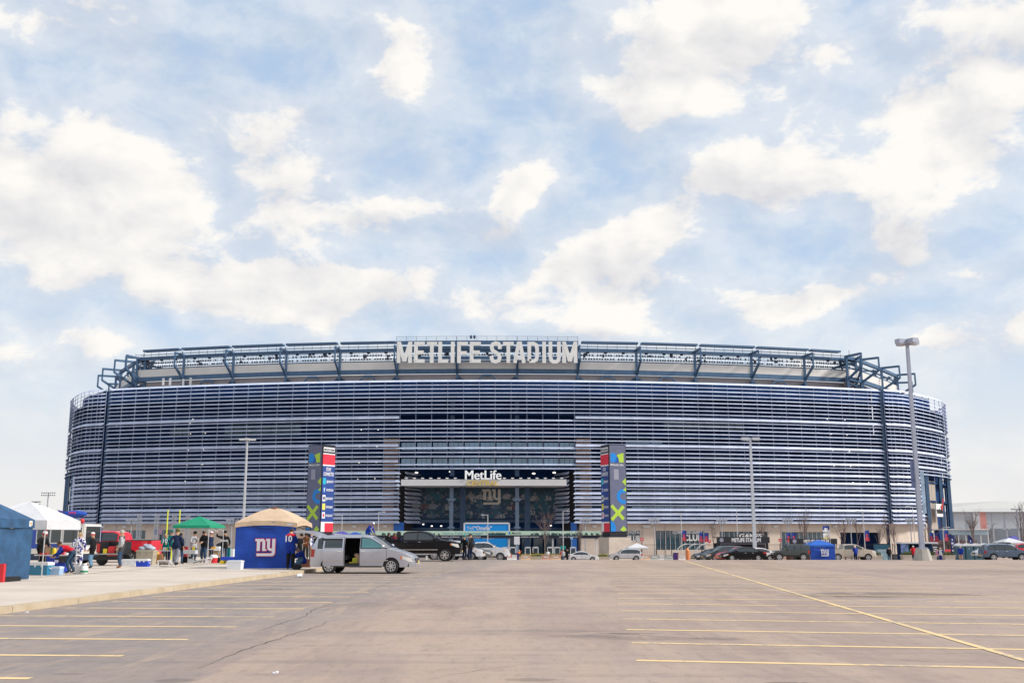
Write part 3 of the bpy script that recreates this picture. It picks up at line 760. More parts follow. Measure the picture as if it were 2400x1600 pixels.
for i in range(len(ring) - 1):
    a = Vector(ring[i]); b = Vector(ring[i + 1]); n1 = ringn[i]; n2 = ringn[i + 1]
    def P(v, n, o, z): q = v + n * o; return (q.x, q.y, z)
    MB().bar(P(a, n1, .2, 37.45), P(b, n2, .2, 37.45), .7, .95).build('ring_beam', STEEL, ST)
    mid = nL <= i < nL + 13
    mb = MB(); q = [P(a, n1, .35, ZF0), P(b, n2, .35, ZF0), P(b, n2, .40, ZF1), P(a, n1, .40, ZF1)]
    q2 = [P(a, n1, .15, ZF0), P(b, n2, .15, ZF0), P(b, n2, .20, ZF1), P(a, n1, .20, ZF1)]
    mb.add(q + q2, [(0, 1, 2, 3), (7, 6, 5, 4), (0, 4, 5, 1), (3, 2, 6, 7), (0, 3, 7, 4), (1, 5, 6, 2)]); mb.build('fascia_panel', FASC, ST)
    for k in range(4):                                        # ribbed wall below the beam, three courses
        z0 = 32.6 + k * 1.1; o = -.5 - .12 * k
        mb = MB(); vs = [P(a, n1, o, z0), P(b, n2, o, z0), P(b, n2, o + .2, z0 + 1.04), P(a, n1, o + .2, z0 + 1.04), P(a, n1, o - .5, z0), P(b, n2, o - .5, z0)]
        mb.add(vs, [(0, 1, 2, 3), (0, 4, 5, 1)]); mb.build('wall_course', CORR, ST)
    MB().bar(P(a, n1, .2, ZT1), P(b, n2, .2, ZT1), .7, .75).build('top_beam', STEEL, ST)
    if mid:
        if i - nL in (1, 4, 6, 8, 11, 3, 9):                  # inverted V bracing in some bays
            m = (a + b) / 2; nm = (n1 + n2) / 2
            mb = MB(); t = (b - a) * .5
            for s in (-1, 1): mb.bar(P(m + t * (s * .12), nm, .6, 36.6), P(m + t * (s * .62), nm, .9, 33.2), .28)
            mb.bar(P(m - t * .14, nm, .6, 36.5), P(m + t * .14, nm, .6, 36.5), .3, .5); mb.build('chevron_brace', STEEL, ST)
            mb = MB()
            for s in (-1, 1): mb.bar(P(m + t * (s * .98), nm, .3, 36.3), P(m + t * (s * .55), nm, -.2, 34.3), .35)
            mb.build('knee_brace', STEELD, ST)
        # rack of floodlights against the sky
        rk = MB(); L = (b - a).length; d = (b - a).normalized()
        for z, w_ in ((39.95, .34), (40.45, .10), (41.35, .10), (41.95, .07)): rk.bar(P(a, n1, -.8, z), P(b, n2, -.8, z), w_)
        kk = int(L / .95)
        for j in range(kk + 1):
            p = a + d * (L * j / kk); rk.bar(P(p, n1, -.8, 40.1), P(p, n1, -.8, 42.1), .045)
        rk.build('light_rack', STEELD, ST)
        lm = MB()
        for row, z in ((0, 40.55), (1, 41.42)):
            for j in range(int(L / .62)):
                if random.random() < .12 + .1 * row: continue
                p = a + d * ((j + .5 + row * .3) * .62 + random.uniform(-.05, .05)); 
                if (p - a).length > L - .3: continue
                q = P(p, n1, -.8, z); lm.ball((q[0], q[1], z), (.25, .22, .23), 6, 4)
        for j in range(3):
            p = a + d * (L * random.uniform(.08, .92)); q = P(p, n1, -.5, random.uniform(40.6, 41.9)); lm.box(q, (random.uniform(.4, .8), .4, random.uniform(.4, .9)))
        for j in range(3):
            p = a + d * (L * (j + .6) / 3.3); q = P(p, n1, -.2, ZT1 - .5); lm.ball(q, (.45, .3, .2), 8, 4)
        o = lm.build('floodlights', mat('lamp_housing', (.03, .04, .075), .5), ST); o['kind'] = 'stuff'
        # long sun shade and handrail above, with the gap over each frame
        if i - nL not in (5, 6, 7):
            c0 = a + d * (.7 if i > nL else 3.2); c1 = b - d * (.1 if i - nL < 12 else 5)
            MB().bar(P(c0, n1, 2.2, 43.75), P(c1, n2, 2.2, 43.75), 1.5, .42).build('sun_shade', STEEL, ST)
            rl = MB(); rl.bar(P(a, n1, 1.2, 43.1), P(b, n2, 1.2, 43.1), .09); rl.bar(P(a, n1, -.5, 43.25), P(b, n2, -.5, 43.25), .07)
            for j in range(7):
                p = a + (b - a) * (j / 6); rl.bar(P(p, n1, 1.2, 42.6), P(p, n1, 1.2, 43.5), .07)
            rl.build('handrail', STEELD, ST)
        else:
            for z, w, h in ((43.75, 1.0, .7), (42.75, .6, .3), (40.25, .5, .75), (41.6, .2, .2)): MB().bar(P(a, n1, 1.6, z), P(b, n2, 1.6, z), w, h).build('sign_truss', STEEL, ST)
            rl = MB(); rl.bar(P(a, n1, 2.2, 45.0), P(b, n2, 2.2, 45.0), .06); rl.bar(P(a, n1, 2.2, 44.5), P(b, n2, 2.2, 44.5), .04)
            for j in range(7):
                p = a + (b - a) * (j / 6); rl.bar(P(p, n1, 2.2, 44.0), P(p, n1, 2.2, 45.0), .06)
            rl.build('handrail', STEELD, ST)
    elif i >= nL + 13 or i < nL:
        for z in (40.3, 41.2):
            MB().bar(P(a, n1, -.6, z), P(b, n2, -.6, z), .25, .3).build('top_beam', STEEL, ST)
        MB().bar(P(a, n1, -1.5, 42.2), P(b, n2, -4.0, 40.4), .4).build('roof_rafter', STEEL, ST)
        MB().bar(P(a, n1, -3.5, 40.2), P(b, n2, -1.0, 42.0), .35).build('roof_rafter', STEEL, ST)
        MB().bar(P(a, n1, .1, 36.7), P(b, n2, .1, 35.6), .35, .35).build('knee_brace', STEELD, ST)
for i, p in enumerate(ring):
    n = ringn[i]; p = Vector(p); arm = 4.2
    if i < nL or i >= nL + 14: arm = 4.8
    def Q(o, z): q = p + n * o; return (q.x, q.y, z)
    wv = .5
    MB().bar(Q(.45, 29), Q(.45, ZT1 + .45), wv).build('rim_column', STEEL, ST)
    mb = MB(); mb.bar(Q(.3, ZT1 + .2), Q(arm, ZT1 + .25), .36, .5); mb.bar(Q(arm, ZT1 + .45), Q(arm + .05, 39.6), .32); mb.bar(Q(arm, 39.7), Q(.5, 37.1), .38, .5)
    mb.build('rim_outrigger', STEEL, ST)
    if nL <= i < nL + 14: MB().bar(Q(.4, 35.9), Q(-1.5, 33.0), .7, 1.0).build('rim_haunch', STEELD, ST)
# name of the stadium along the rim, letter by letter
LETTER = mat('sign_letter', (.78, .77, .74), .5, 0, .05, .6)
w = .185
GL = {'M': [[(.12, 0), (.12, 1)], [(.88, 0), (.88, 1)], [(.13, .96), (.5, .08)], [(.5, .08), (.87, .96)]],
      'E': [[(.14, 0), (.14, 1)], [(.14, .91), (1, .91)], [(.14, .50), (.9, .50)], [(.14, .09), (1, .09)]],
      'T': [[(0, .91), (1, .91)], [(.5, 0), (.5, .9)]], 'L': [[(.14, 0), (.14, 1)], [(.14, .09), (1, .09)]], 'I': [[(.5, 0), (.5, 1)]],
      'F': [[(.14, 0), (.14, 1)], [(.14, .91), (1, .91)], [(.14, .47), (.9, .47)]],
      'S': [[(.86, .66), (.86, .76), (.76, .90), (.5, .94), (.24, .88), (.15, .74), (.22, .60), (.5, .50), (.76, .40), (.85, .26), (.76, .11), (.5, .06), (.24, .10), (.14, .24), (.14, .33)]],
      'A': [[(.13, 0), (.46, 1)], [(.87, 0), (.54, 1)], [(.24, .25), (.76, .25)]],
      'D': [[(.14, .09), (.14, .91), (.55, .91), (.78, .84), (.86, .68), (.86, .32), (.78, .16), (.55, .09), (.14, .09)]],
      'U': [[(.13, 1), (.13, .28), (.2, .12), (.36, .06), (.64, .06), (.8, .12), (.87, .28), (.87, 1)]]}
def block_letter(mb, ch, x0, x1, z0, z1, y, depth, sw):
    W_, H = x1 - x0, z1 - z0
    for si, pts in enumerate(GL[ch]):
        pp = [(x0 + a * W_, z0 + b * H) for a, b in pts]
        if ch == 'I': pp = [((x0 + x1) / 2, b[1]) for b in pp]
        flat_quads(mb, stroke(pp, sw), (0, y - .012 * si, 0), depth, stag=.0)
    return mb
SIGN = bpy.data.objects.new('name_sign', None); COL.objects.link(SIGN); SIGN.parent = ST
z0, z1 = pz(851, 221), pz(801.3, 221)
for ch, a, b in zip('METLIFESTADIUM', (145, 337, 472, 605, 737, 812, 950, 1168, 1312, 1425, 1585, 1745, 1818, 1965), (310, 450, 585, 710, 778, 925, 1068, 1295, 1430, 1560, 1705, 1785, 1945, 2130)):
    xa = gx(900 + a / 4.704, 221, 41); xb = gx(900 + b / 4.704, 221, 41)
    block_letter(MB(), ch, xa, xb, z0, z1, 221.0, .45, .80).build('letter', LETTER, SIGN)
mb = MB()
for z in (z0 + .5, z1 - .4): mb.box((gx(1142, 221.3, 41), 221.35, z), (gx(1355, 221, 41) - gx(930, 221, 41), .14, .16))
mb.build('sign_rail', STEEL, SIGN)
mb = MB()
for px in (1104, 1112): x = gx(px, 222, 45); mb.ball((x, 222, pz(789, 222)), (.3, .3, .42), 8, 5); mb.tube([(x, 222, 44), (x, 222, pz(789, 222))], .06, 5)
mb.tube([(gx(339, 233, 43), 233, 42), (gx(339, 233, 43), 233, pz(826, 233))], .06, 5); mb.tube([(gx(1990, 233, 43), 233, 42), (gx(1990, 233, 43), 233, pz(820, 233))], .06, 5)
mb.build('antenna', STEELD, ST)
mb = MB()
for (px, t, b) in ((382, 886, 903), (398, 886, 903), (429, 888, 904), (446, 885, 903)): x = gx(px, 232, 35); mb.box((x, 232, pz((t + b) / 2, 232)), (.45, .3, pz(t, 232) - pz(b, 232)))
mb.build('antenna_panel', WHITEM, ST)

# ---- the entrance: canopy, columns, mural, gates
yM = 227.0
cz0, cz1 = pz(1137.5, 216), pz(1123, 216); cxa, cxb = gx(940, 216, 12), gx(1328, 216, 12)
CAN = MB(); CAN.box(((cxa + cxb) / 2, 216.2, (cz0 + cz1) / 2), (cxb - cxa, .5, cz1 - cz0)); CAN.box(((cxa + cxb) / 2, 221.5, cz0 + .2), (cxb - cxa - .3, 10.4, .3))
CAN = CAN.build('entrance_canopy', mat('canopy_white', (.66, .65, .65), .6, 0, .04, .5), ST)
lt = MB(); text_heavy(lt, 'MetLife', (gx(1132.5, 216, 14), 215.9, cz1 + .02), 1.95, width=(1174 - 1091) / 2400 * 217, depth=.22); lt.build('letter', mat('letter_white', (.85, .85, .85), .4, 0, 0, emit=(1, 1, 1), estr=.12), CAN)
lt = MB(); text(lt, 'CENTRAL', (gx(1131, 215.6, 12), 215.85, pz(1137.5, 215.8)), 1.08, width=(1168 - 1094) / 2400 * 216, bold=.012, depth=.15); lt.build('letter', mat('letter_yellow', (.80, .56, .12), .4, 0, 0), CAN)
for i in range(20):
    x = cxa + 1 + (cxb - cxa - 2) * i / 19
    if gx(1085, 216, 14) < x < gx(1180, 216, 14): continue
    MB().box((x, 216.5, cz1 + .28), (.6, .35, .22)).box((x, 216.6, cz1 + .1), (.1, .1, .25)).build('uplight', WHITEM, CAN)
for px in (1058, 1212):
    x = gx(px, 219, 8); mb = MB(); mb.box((x, 219.2, 5.0), (.78, .78, 16.4))
    mb.bar((x - .2, 218.8, 8.6), (x - .95, 218.8, 9.2), .34); mb.bar((x + .2, 218.8, 8.6), (x + .95, 218.8, 9.2), .34); mb.box((x, 218.9, 9.0), (1.3, 1.3, .5)); mb.box((x, 218.9, 3.2), (1.4, 1.4, .3))
    mb.build('entrance_column', mat('pale_steel', (.15, .21, .29), .5, .1, .1, 1), ST)
    MB().box((x + 2.2, 224, 5.0), (1.2, 1.2, 16)).build('rear_column', STEELD, ST)
    MB().box((x, fy(x) + 2.2, 22), (.9, .9, 16)).build('inner_column', STEELD, ST)
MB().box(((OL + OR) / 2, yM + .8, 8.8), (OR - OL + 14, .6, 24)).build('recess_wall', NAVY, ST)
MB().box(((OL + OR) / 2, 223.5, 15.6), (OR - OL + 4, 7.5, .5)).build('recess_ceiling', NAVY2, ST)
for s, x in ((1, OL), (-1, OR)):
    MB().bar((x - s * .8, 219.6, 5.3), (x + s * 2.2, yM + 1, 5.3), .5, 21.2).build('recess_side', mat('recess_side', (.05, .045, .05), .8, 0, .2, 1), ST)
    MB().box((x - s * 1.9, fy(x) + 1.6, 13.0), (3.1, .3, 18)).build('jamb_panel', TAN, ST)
for px, py in ((976, 1107), (1056, 1105), (1251, 1109), (1299, 1107)):
    MB().ball((gx(px, 222, 14), 222, pz(py, 222)), (.35, .3, .16), 8, 5).build('downlight', LAMPW, ST)
for px, py in ((992, 1228), (1034, 1232), (1012, 1232), (1291, 1231)):
    MB().ball((gx(px, 226, 4), 226, pz(py, 226)), (.22, .2, .12), 8, 5).build('downlight', LAMPW, ST)
# a printed mural of players in the dark of the recess (flat print, its own plain figures)
mz0, mz1 = pz(1215, yM), pz(1138, yM); mxa, mxb = gx(955, yM, 8), gx(1338, yM, 8)
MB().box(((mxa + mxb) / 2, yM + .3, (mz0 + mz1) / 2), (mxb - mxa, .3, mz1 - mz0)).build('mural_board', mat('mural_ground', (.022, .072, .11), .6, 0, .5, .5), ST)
MC = [mat('mural_' + n, c, .6, 0, .25, 2.0) for n, c in (('teal', (.02, .11, .16)), ('slate', (.075, .13, .19)), ('grey', (.18, .205, .24)), ('rust', (.12, .07, .09)), ('skin', (.155, .15, .16)), ('navy', (.018, .05, .12)), ('pale', (.30, .305, .32)))]
mu = MB(); rr = random.Random(4); lay = 0
def blob(cx, cz, rx, rz, m, y, n=10, a0=0, a1=360):
    pts = [(cx + rx * math.cos(R(a0 + (a1 - a0) * i / n)), cz + rz * math.sin(R(a0 + (a1 - a0) * i / n))) for i in range(n)]
    mu.mat(m); mu.add([(p[0], y, p[1]) for p in pts], [tuple(range(n))])
figs = []
for row in range(3):
    x = mxa + 1 + rr.uniform(0, 1)
    while x < mxb - 1:
        figs.append((x, mz0 + (2 - row) * 2.0 + rr.uniform(-.3, .3), row)); x += rr.uniform(1.5, 2.2)
for x, z, row in figs:
    yy = yM + .13 - .012 * row - rr.uniform(0, .006); s = rr.uniform(.8, 1.0); jc = rr.choice((0, 0, 1, 5, 5, 2, 3, 6)); tilt = rr.uniform(-.25, .25)
    def clampz(v): return max(mz0 + .05, min(mz1 - .05, v))
    body = [(-.85, 0), (-.95, .75), (-.75, 1.15), (-.3, 1.3), (.3, 1.3), (.75, 1.15), (.95, .75), (.85, 0)]
    mu.mat(jc); mu.add([(x + (a + tilt * b) * s, yy, clampz(z + b * s)) for a, b in body], [tuple(range(8))])
    for sd in (-1, 1):                                       # arms
        q = stroke([(sd * .8, 1.0), (sd * (1.15 + rr.uniform(-.1, .25)), .45 + rr.uniform(-.2, .6)), (sd * .6, rr.uniform(.2, .6))], .32)
        for k in q: mu.mat(rr.choice((jc, 4, 4))); mu.add([(x + p[0] * s, yy - .002, clampz(z + p[1] * s)) for p in k], [(0, 1, 2, 3)])
    hz = clampz(z + 1.65 * s); hx = x + tilt * 1.6 * s
    blob(hx, hz, .38 * s, .42 * s, rr.choice((0, 1, 5, 5, 2, 4)), yy - .003); blob(hx + .03, hz - .1 * s, .2 * s, .2 * s, 4, yy - .004)
    for k in range(2): mu.mat(6 if rr.random() < .5 else 2); mu.add([(hx - .22 * s, yy - .005, hz - (.16 + k * .13) * s), (hx + .24 * s, yy - .005, hz - (.16 + k * .13) * s), (hx + .24 * s, yy - .005, hz - (.12 + k * .13) * s), (hx - .22 * s, yy - .005, hz - (.12 + k * .13) * s)], [(0, 1, 2, 3)])
mu.build('mural_print', MC, ST)
nb = MB()
for s, px, py, h in (('22', 975, 1202, 1.0), ('42', 1109, 1175, 1.05), ('45', 1177, 1213, .9), ('33', 1248, 1206, .9), ('56', 1286, 1172, 1.0), ('85', 1049, 1195, .8), ('30', 1301, 1192, .75), ('10', 1195, 1195, .8), ('6', 1133, 1215, .9), ('8', 1105, 1206, .8)):
    text(nb, s, (gx(px, yM, 8), yM + .07, pz(py, yM)), h, bold=.02)
nb.build('mural_number', mat('mural_white', (.40, .41, .43), .6, 0, .1, 2), ST)
nyk = 4.7 * .92
mb = MB(); flat_quads(mb, ny_quads(), (gx(1129, yM, 8), yM + .08, pz(1182, yM)), .04, 0, nyk * .80, pz(1146, yM) - pz(1182, yM)); mb.build('monogram', mat('mural_gold', (.62, .58, .51), .6, 0, .08, 2), ST)
MB().bar((OL, yM - .3, mz0 - .5), (OR, yM - .3, mz0 - .5), .6, .7).build('recess_beam', STEELD, ST)
MB().bar((OL, yM - .1, mz0 - 2.2), (OR, yM - .1, mz0 - 2.2), .4, .5).build('recess_beam', STEELD, ST)
for i in range(14):                                          # doors and glazing at the back of the entrance
    x = OL + 1.2 + (OR - OL - 2.4) * i / 14
    MB().box((x + 1.0, yM - .2, -.6), (1.9, .15, 4.6)).build('window_pane', GLASS, ST)
    MB().box((x, yM - .3, -.6), (.14, .2, 4.8)).build('window_frame', STEEL, ST)
for px0, px1 in ((922, 946), (1338, 1352)):
    xa, xb = gx(px0, 218.6, 2), gx(px1, 218.6, 2); MB().box(((xa + xb) / 2, 219.0, .6), (xb - xa, .4, 7.4)).build('blue_panel', BLUEP, ST)
# ------------------------------------------------------------------ people
SKIN = mat('skin_light', (.52, .30, .20), .55, 0, .06, 12, spec=.3)
SKIND = mat('skin_brown', (.24, .12, .07), .55, 0, .06, 12, spec=.3)
EYE_M = mat('eye_dark', (.02, .015, .012), .3, 0, 0)
LIP = mat('lips', (.36, .15, .12), .5, 0, 0)
def ik(a, c, l1, l2, pole):
    d = c - a; L = min(d.length, (l1 + l2) * .999); u = d.normalized()
    k = (l1 * l1 - l2 * l2 + L * L) / (2 * L); h = math.sqrt(max(l1 * l1 - k * k, 0))
    p = (pole - u * pole.dot(u)); p = p.normalized() if p.length > 1e-6 else Vector((0, -1, 0))
    return a + u * k + p * h
V = Vector
POSES = {   # pelvis, lean (deg), turn of head (deg), wrists L/R (None = hanging), ankles L/R, head nod
    'stand': dict(),
    'easy': dict(an=((.13, .03, .09), (-.11, -.08, .09))),
    'walk': dict(an=((.10, -.24, .09), (-.10, .26, .14)), wr=((.27, .12, .92), (-.27, -.16, .95))),
    'hold': dict(wr=((.12, -.34, 1.12), (-.12, -.34, 1.12)), nod=22),
    'pockets': dict(wr=((.24, -.13, .94), (-.24, -.13, .94))),
    'raise': dict(wr=((.42, -.10, 1.62), (-.24, -.12, .95)), an=((.12, .12, .09), (-.12, -.1, .09))),
    'eat': dict(wr=((.06, -.24, 1.40), (-.14, -.30, 1.10)), nod=8),
    'bend': dict(lean=68, pel=(0, .16, .90), wr=((.18, -.62, .72), (-.18, -.66, .70)), an=((.12, .10, .09), (-.12, .20, .09)), nod=6),
    'stoop': dict(lean=38, pel=(0, .08, .88), wr=((.16, -.46, .78), (-.16, -.5, .76)), an=((.16, 0, .09), (-.16, .14, .09)), nod=25),
    'crouch': dict(lean=30, pel=(0, .12, .36), wr=((.14, -.52, .55), (-.14, -.50, .52)), an=((.16, -.06, .09), (-.15, .10, .09)), nod=24),
    'sit': dict(lean=6, pel=(0, .05, .50), wr=((.16, -.30, .66), (-.16, -.32, .66)), an=((.14, -.42, .09), (-.13, -.40, .09)), nod=6),
    'reach': dict(lean=16, wr=((.20, -.58, 1.10), (-.16, -.50, 1.0)), nod=16),
}
def person(label, x, y, z, face, H=1.75, pose='stand', top=None, sleeve=None, pants=None, shoes=None, hat=None, skin=SKIN, number=None, fat=1.0, hem=.12, far=False, group=None, detail=None):
    """face = direction looked in, degrees: 0 towards the camera (-Y), 90 towards +X, 180 away"""
    p = POSES[pose]; s = H / 1.75
    root = thing('person', label, 'person', (x, y, z), R(face), group)
    pel = V(p.get('pel', (0, 0, .95))); lean = R(p.get('lean', 2)); M = Matrix.Rotation(lean, 3, 'X')
    def up(v): return pel + M @ (V(v) - V((0, 0, .95)))
    waist, chest, neck = up((0, 0, 1.12)), up((0, 0, 1.33)), up((0, .005, 1.475))
    nod = R(p.get('nod', 0)) + lean * .55
    hd = Matrix.Rotation(nod, 3, 'X') @ V((0, -.02, 1)); hd.normalize(); fwd = Matrix.Rotation(nod, 3, 'X') @ V((0, -1, 0))
    h1 = neck + hd * .075 + fwd * .012; h2 = neck + hd * .155 + fwd * .02; h3 = neck + hd * .235 + fwd * .01
    J = {'pel': pel, 'waist': waist, 'chest': chest, 'neck': neck, 'h1': h1, 'h2': h2, 'h3': h3}
    wr = p.get('wr', ((.27, -.02, .88), (-.27, -.02, .88))); an = p.get('an', ((.105, 0, .09), (-.105, 0, .09)))
    for i, k in enumerate('LR'):
        sd = 1 if i == 0 else -1
        J['cl' + k] = up((sd * .10, 0, 1.40)); J['sh' + k] = up((sd * .195, .01, 1.40)); w_ = V(wr[i])
        d = w_ - J['sh' + k]
        if d.length > .54: w_ = J['sh' + k] + d * (.54 / d.length)
        J['wr' + k] = w_; J['el' + k] = ik(J['sh' + k], w_, .29, .26, V((sd * .5, .8, -.2)))
        J['hp' + k] = pel + V((sd * .095, 0, -.03)); a = V(an[i]); d = a - J['hp' + k]
        if d.length > .85: a = J['hp' + k] + d * (.85 / d.length)
        J['an' + k] = a; J['kn' + k] = ik(J['hp' + k], a, .43, .42, V((sd * .12, -1, 0))); J['to' + k] = a + V((sd * .03, -.17, -.045)); J['he' + k] = a + V((0, .05, -.045))
    E = [('pel', 'waist'), ('waist', 'chest'), ('chest', 'neck'), ('neck', 'h1'), ('h1', 'h2'), ('h2', 'h3')]
    for k in 'LR': E += [('chest', 'cl' + k), ('cl' + k, 'sh' + k), ('sh' + k, 'el' + k), ('el' + k, 'wr' + k), ('pel', 'hp' + k), ('hp' + k, 'kn' + k), ('kn' + k, 'an' + k), ('an' + k, 'to' + k)]
    rad = {'pel': .135 * fat, 'waist': .128 * fat, 'chest': .135 * fat, 'neck': .062, 'h1': .078, 'h2': .098, 'h3': .07, 'cl': .10 * fat, 'sh': .088, 'el': .062, 'wr': .043, 'hp': .108 * fat ** .4, 'kn': .078 * fat ** .4, 'an': .058, 'to': .042}
    names = [n for n in J if not n.startswith('he')]; ix = {n: i for i, n in enumerate(names)}
    me = bpy.data.meshes.new('person_body'); me.from_pydata([J[n] for n in names], [(ix[a], ix[b]) for a, b in E], [])
    o = bpy.data.objects.new('person_body', me); md = o.modifiers.new('skin', 'SKIN'); md.use_smooth_shade = True
    for n in names:
        sv = me.skin_vertices[0].data[ix[n]]; r_ = rad[n] if n in rad else rad[n[:2]]; sv.radius = (r_, r_); sv.use_root = n == 'pel'
    if not far: sb = o.modifiers.new('sub', 'SUBSURF'); sb.levels = 1; sb.render_levels = 1
    body = evaluate(o)
    # widen the trunk, then colour the faces by the limb they belong to
    segs = []
    for a, b in E:
        key = 'skin' if b in ('h1', 'h2', 'h3') else 'shoes' if b.startswith('to') else 'sleeve' if b[:2] in ('el', 'wr') else 'pants' if b[:2] in ('kn', 'an') else 'top'
        segs.append((J[a], J[b], key, b))
    def near(q):
        best = None
        for a, b, key, nm in segs:
            d = b - a; t = max(0, min(1, (q - a).dot(d) / d.length_squared)); e = (q - a - d * t).length
            if best is None or e < best[0]: best = (e, key, nm, t)
        return best
    for v in body.vertices:
        q = near(v.co)
        if q[1] == 'top' and q[2] != 'shL' and q[2] != 'shR': v.co.x *= 1.26; v.co.y = pel.y * 0 + v.co.y
    order = ['skin', 'top', 'sleeve', 'pants', 'shoes']; body.materials.clear()
    for m in (skin, top, sleeve or top, pants, shoes): body.materials.append(m)
    inv = M.inverted()
    for f in body.polygons:
        q = near(f.center); k = q[1]
        if k == 'top' and (inv @ (f.center - pel)).z < -.02 - hem and pose not in ('crouch', 'sit'): k = 'pants'
        if k == 'pants' and q[2].startswith('kn') and q[3] < hem * 2.2: k = 'top'
        if k == 'pants' and q[2].startswith('an') and q[3] > .88: k = 'shoes'
        f.material_index = order.index(k)
    b = obj('body', body, root); b.scale = (s, s, s)
    T = Matrix.Identity(3); T.col[0] = V((1, 0, 0)); T.col[1] = -fwd; T.col[2] = hd
    def headpart(mb, name, mats):
        o2 = mb
        o2.v = [tuple((h2 + T @ V(v)) * s) for v in o2.v]; return o2.build(name, mats, root, 60)
    if hat:
        kind, m = hat[0], hat[1]; mb = MB()
        if kind == 'hair': mb.ball((0, .016, .035), (.098, .108, .098), 10, 6); headpart(mb, 'hair', m)
        elif kind == 'long': mb.ball((0, .02, .03), (.105, .115, .105), 10, 6); mb.ball((0, .06, -.09), (.10, .06, .13), 8, 5); headpart(mb, 'hair', m)
        elif kind == 'beanie':
            mb.lathe([(.104, .015), (.108, .03), (.108, .075)], n=12); mb.mat(len(hat) > 2 and 1 or 0); mb.lathe([(.104, .07), (.098, .12), (.07, .155), (.0, .17)], n=12)
            if len(hat) > 3: mb.mat(0); mb.ball((0, 0, .19), .035, 8, 5)
            headpart(mb, 'beanie', list(hat[1:3]))
        elif kind == 'cap':
            mb.lathe([(.103, .03), (.104, .06), (.085, .115), (.0, .135)], n=12); mb.box((0, -.13, .04), (.15, .11, .018), rx=R(-8)); headpart(mb, 'cap', m)
        elif kind == 'bald': pass
    if not far:
        mb = MB(); mb.add([(-.016, -.095, -.02), (.016, -.095, -.02), (0, -.122, -.026), (0, -.098, .03)], [(0, 2, 3), (1, 3, 2), (0, 1, 2)]); mb.mat(1)
        for e in (-.036, .036): mb.box((e, -.094, .018), (.024, .012, .011))
        mb.mat(2); mb.box((0, -.094, -.052), (.045, .012, .01)); mb.mat(0)
        for e in (-.098, .098): mb.ball((e, 0, .0), (.014, .024, .034), 6, 4)
        headpart(mb, 'face', [skin, EYE_M, LIP])
    for i, k in enumerate('LR'):
        w0, e0 = J['wr' + k], J['el' + k]; d = (w0 - e0).normalized(); sd = 1 if i == 0 else -1
        side = d.cross(V((sd, 0, 0))).normalized() if abs(d.x) < .95 else V((0, 1, 0)); nrm_ = d.cross(side).normalized()
        mb = MB(); pa = w0 - d * .015; pb = w0 + d * .075
        vs = []
        for q, wd, th in ((pa, .024, .018), (w0 + d * .03, .038, .016), (pb, .042, .013)):
            for a_, b_ in ((-1, -1), (1, -1), (1, 1), (-1, 1)): vs.append(q + side * (a_ * wd) + nrm_ * (b_ * th))
        mb.add(vs, [(3, 2, 1, 0), (8, 9, 10, 11)] + [(r * 4 + j, r * 4 + (j + 1) % 4, r * 4 + 4 + (j + 1) % 4, r * 4 + 4 + j) for r in (0, 1) for j in range(4)])
        if not far:
            for f, ln in ((-.031, .062), (-.010, .074), (.011, .070), (.031, .054)):
                b0 = pb + side * f - d * .006; b1 = b0 + d * ln * .55 - nrm_ * .008; b2 = b0 + d * ln * .85 - nrm_ * .03; mb.tube([b0, b1, b2], [.0098, .009, .007], 5)
            t0 = w0 + d * .02 - side * .03; mb.tube([t0, t0 - side * .03 + d * .028, t0 - side * .03 + d * .062 - nrm_ * .012], [.012, .0105, .008], 5)
        mb.v = [tuple(V(v) * s) for v in mb.v]; mb.build('hand', skin, root, 60)
    if number:
        txt, side_, m, hgt = number; mb = MB(); c = up((0, 0, 1.22)); sg = -1 if side_ == 'front' else 1
        cc = (0, c.y + sg * (.155 * fat + .012), c.z); text(mb, txt, (cc[0], cc[1], cc[2] - .04), hgt, 0 if sg < 0 else PI, bold=.03, depth=.012)
        Mt = Matrix.Rotation(lean, 3, 'X'); mb.v = [tuple((V(cc) + Mt @ (V(v) - V(cc))) * s) for v in mb.v]
        mb.build('jersey_number', m, root)
    return root
def on_ground(y): return gz(y)
C = {n: cloth(n, c) for n, c in dict(black=(.012, .012, .014), navy=(.012, .022, .06), blue=(.015, .07, .42), royal=(.012, .04, .30), jeans=(.035, .07, .13), ljeans=(.13, .25, .38), grey=(.40, .40, .41), dgrey=(.07, .07, .07),
    red=(.58, .015, .03), white=(.72, .72, .72), teal=(.0, .16, .15), green=(.0, .13, .11), khaki=(.38, .23, .09), gpants=(.26, .26, .30), olive=(.10, .095, .03), brown=(.16, .06, .025), maroon=(.20, .02, .05), orange=(.75, .17, .02), tanc=(.45, .36, .26), purple=(.16, .12, .40), pink=(.6, .25, .35)).items()}
HAIR = mat('hair_dark', (.025, .016, .011), .7, 0, .2, 20); HAIRB = mat('hair_brown', (.14, .08, .04), .7, 0, .2, 20); HAIRG = mat('hair_grey', (.42, .39, .35), .7, 0, .1, 20); HAIRF = mat('hair_fair', (.42, .27, .12), .7, 0, .2, 20)
SHOE = mat('shoe_black', (.012, .012, .013), .5, 0, .1, 10); SHOEB = mat('shoe_brown', (.22, .07, .02), .5, 0, .1, 10); NUMW = mat('number_white', (.75, .75, .76), .7, 0, 0)
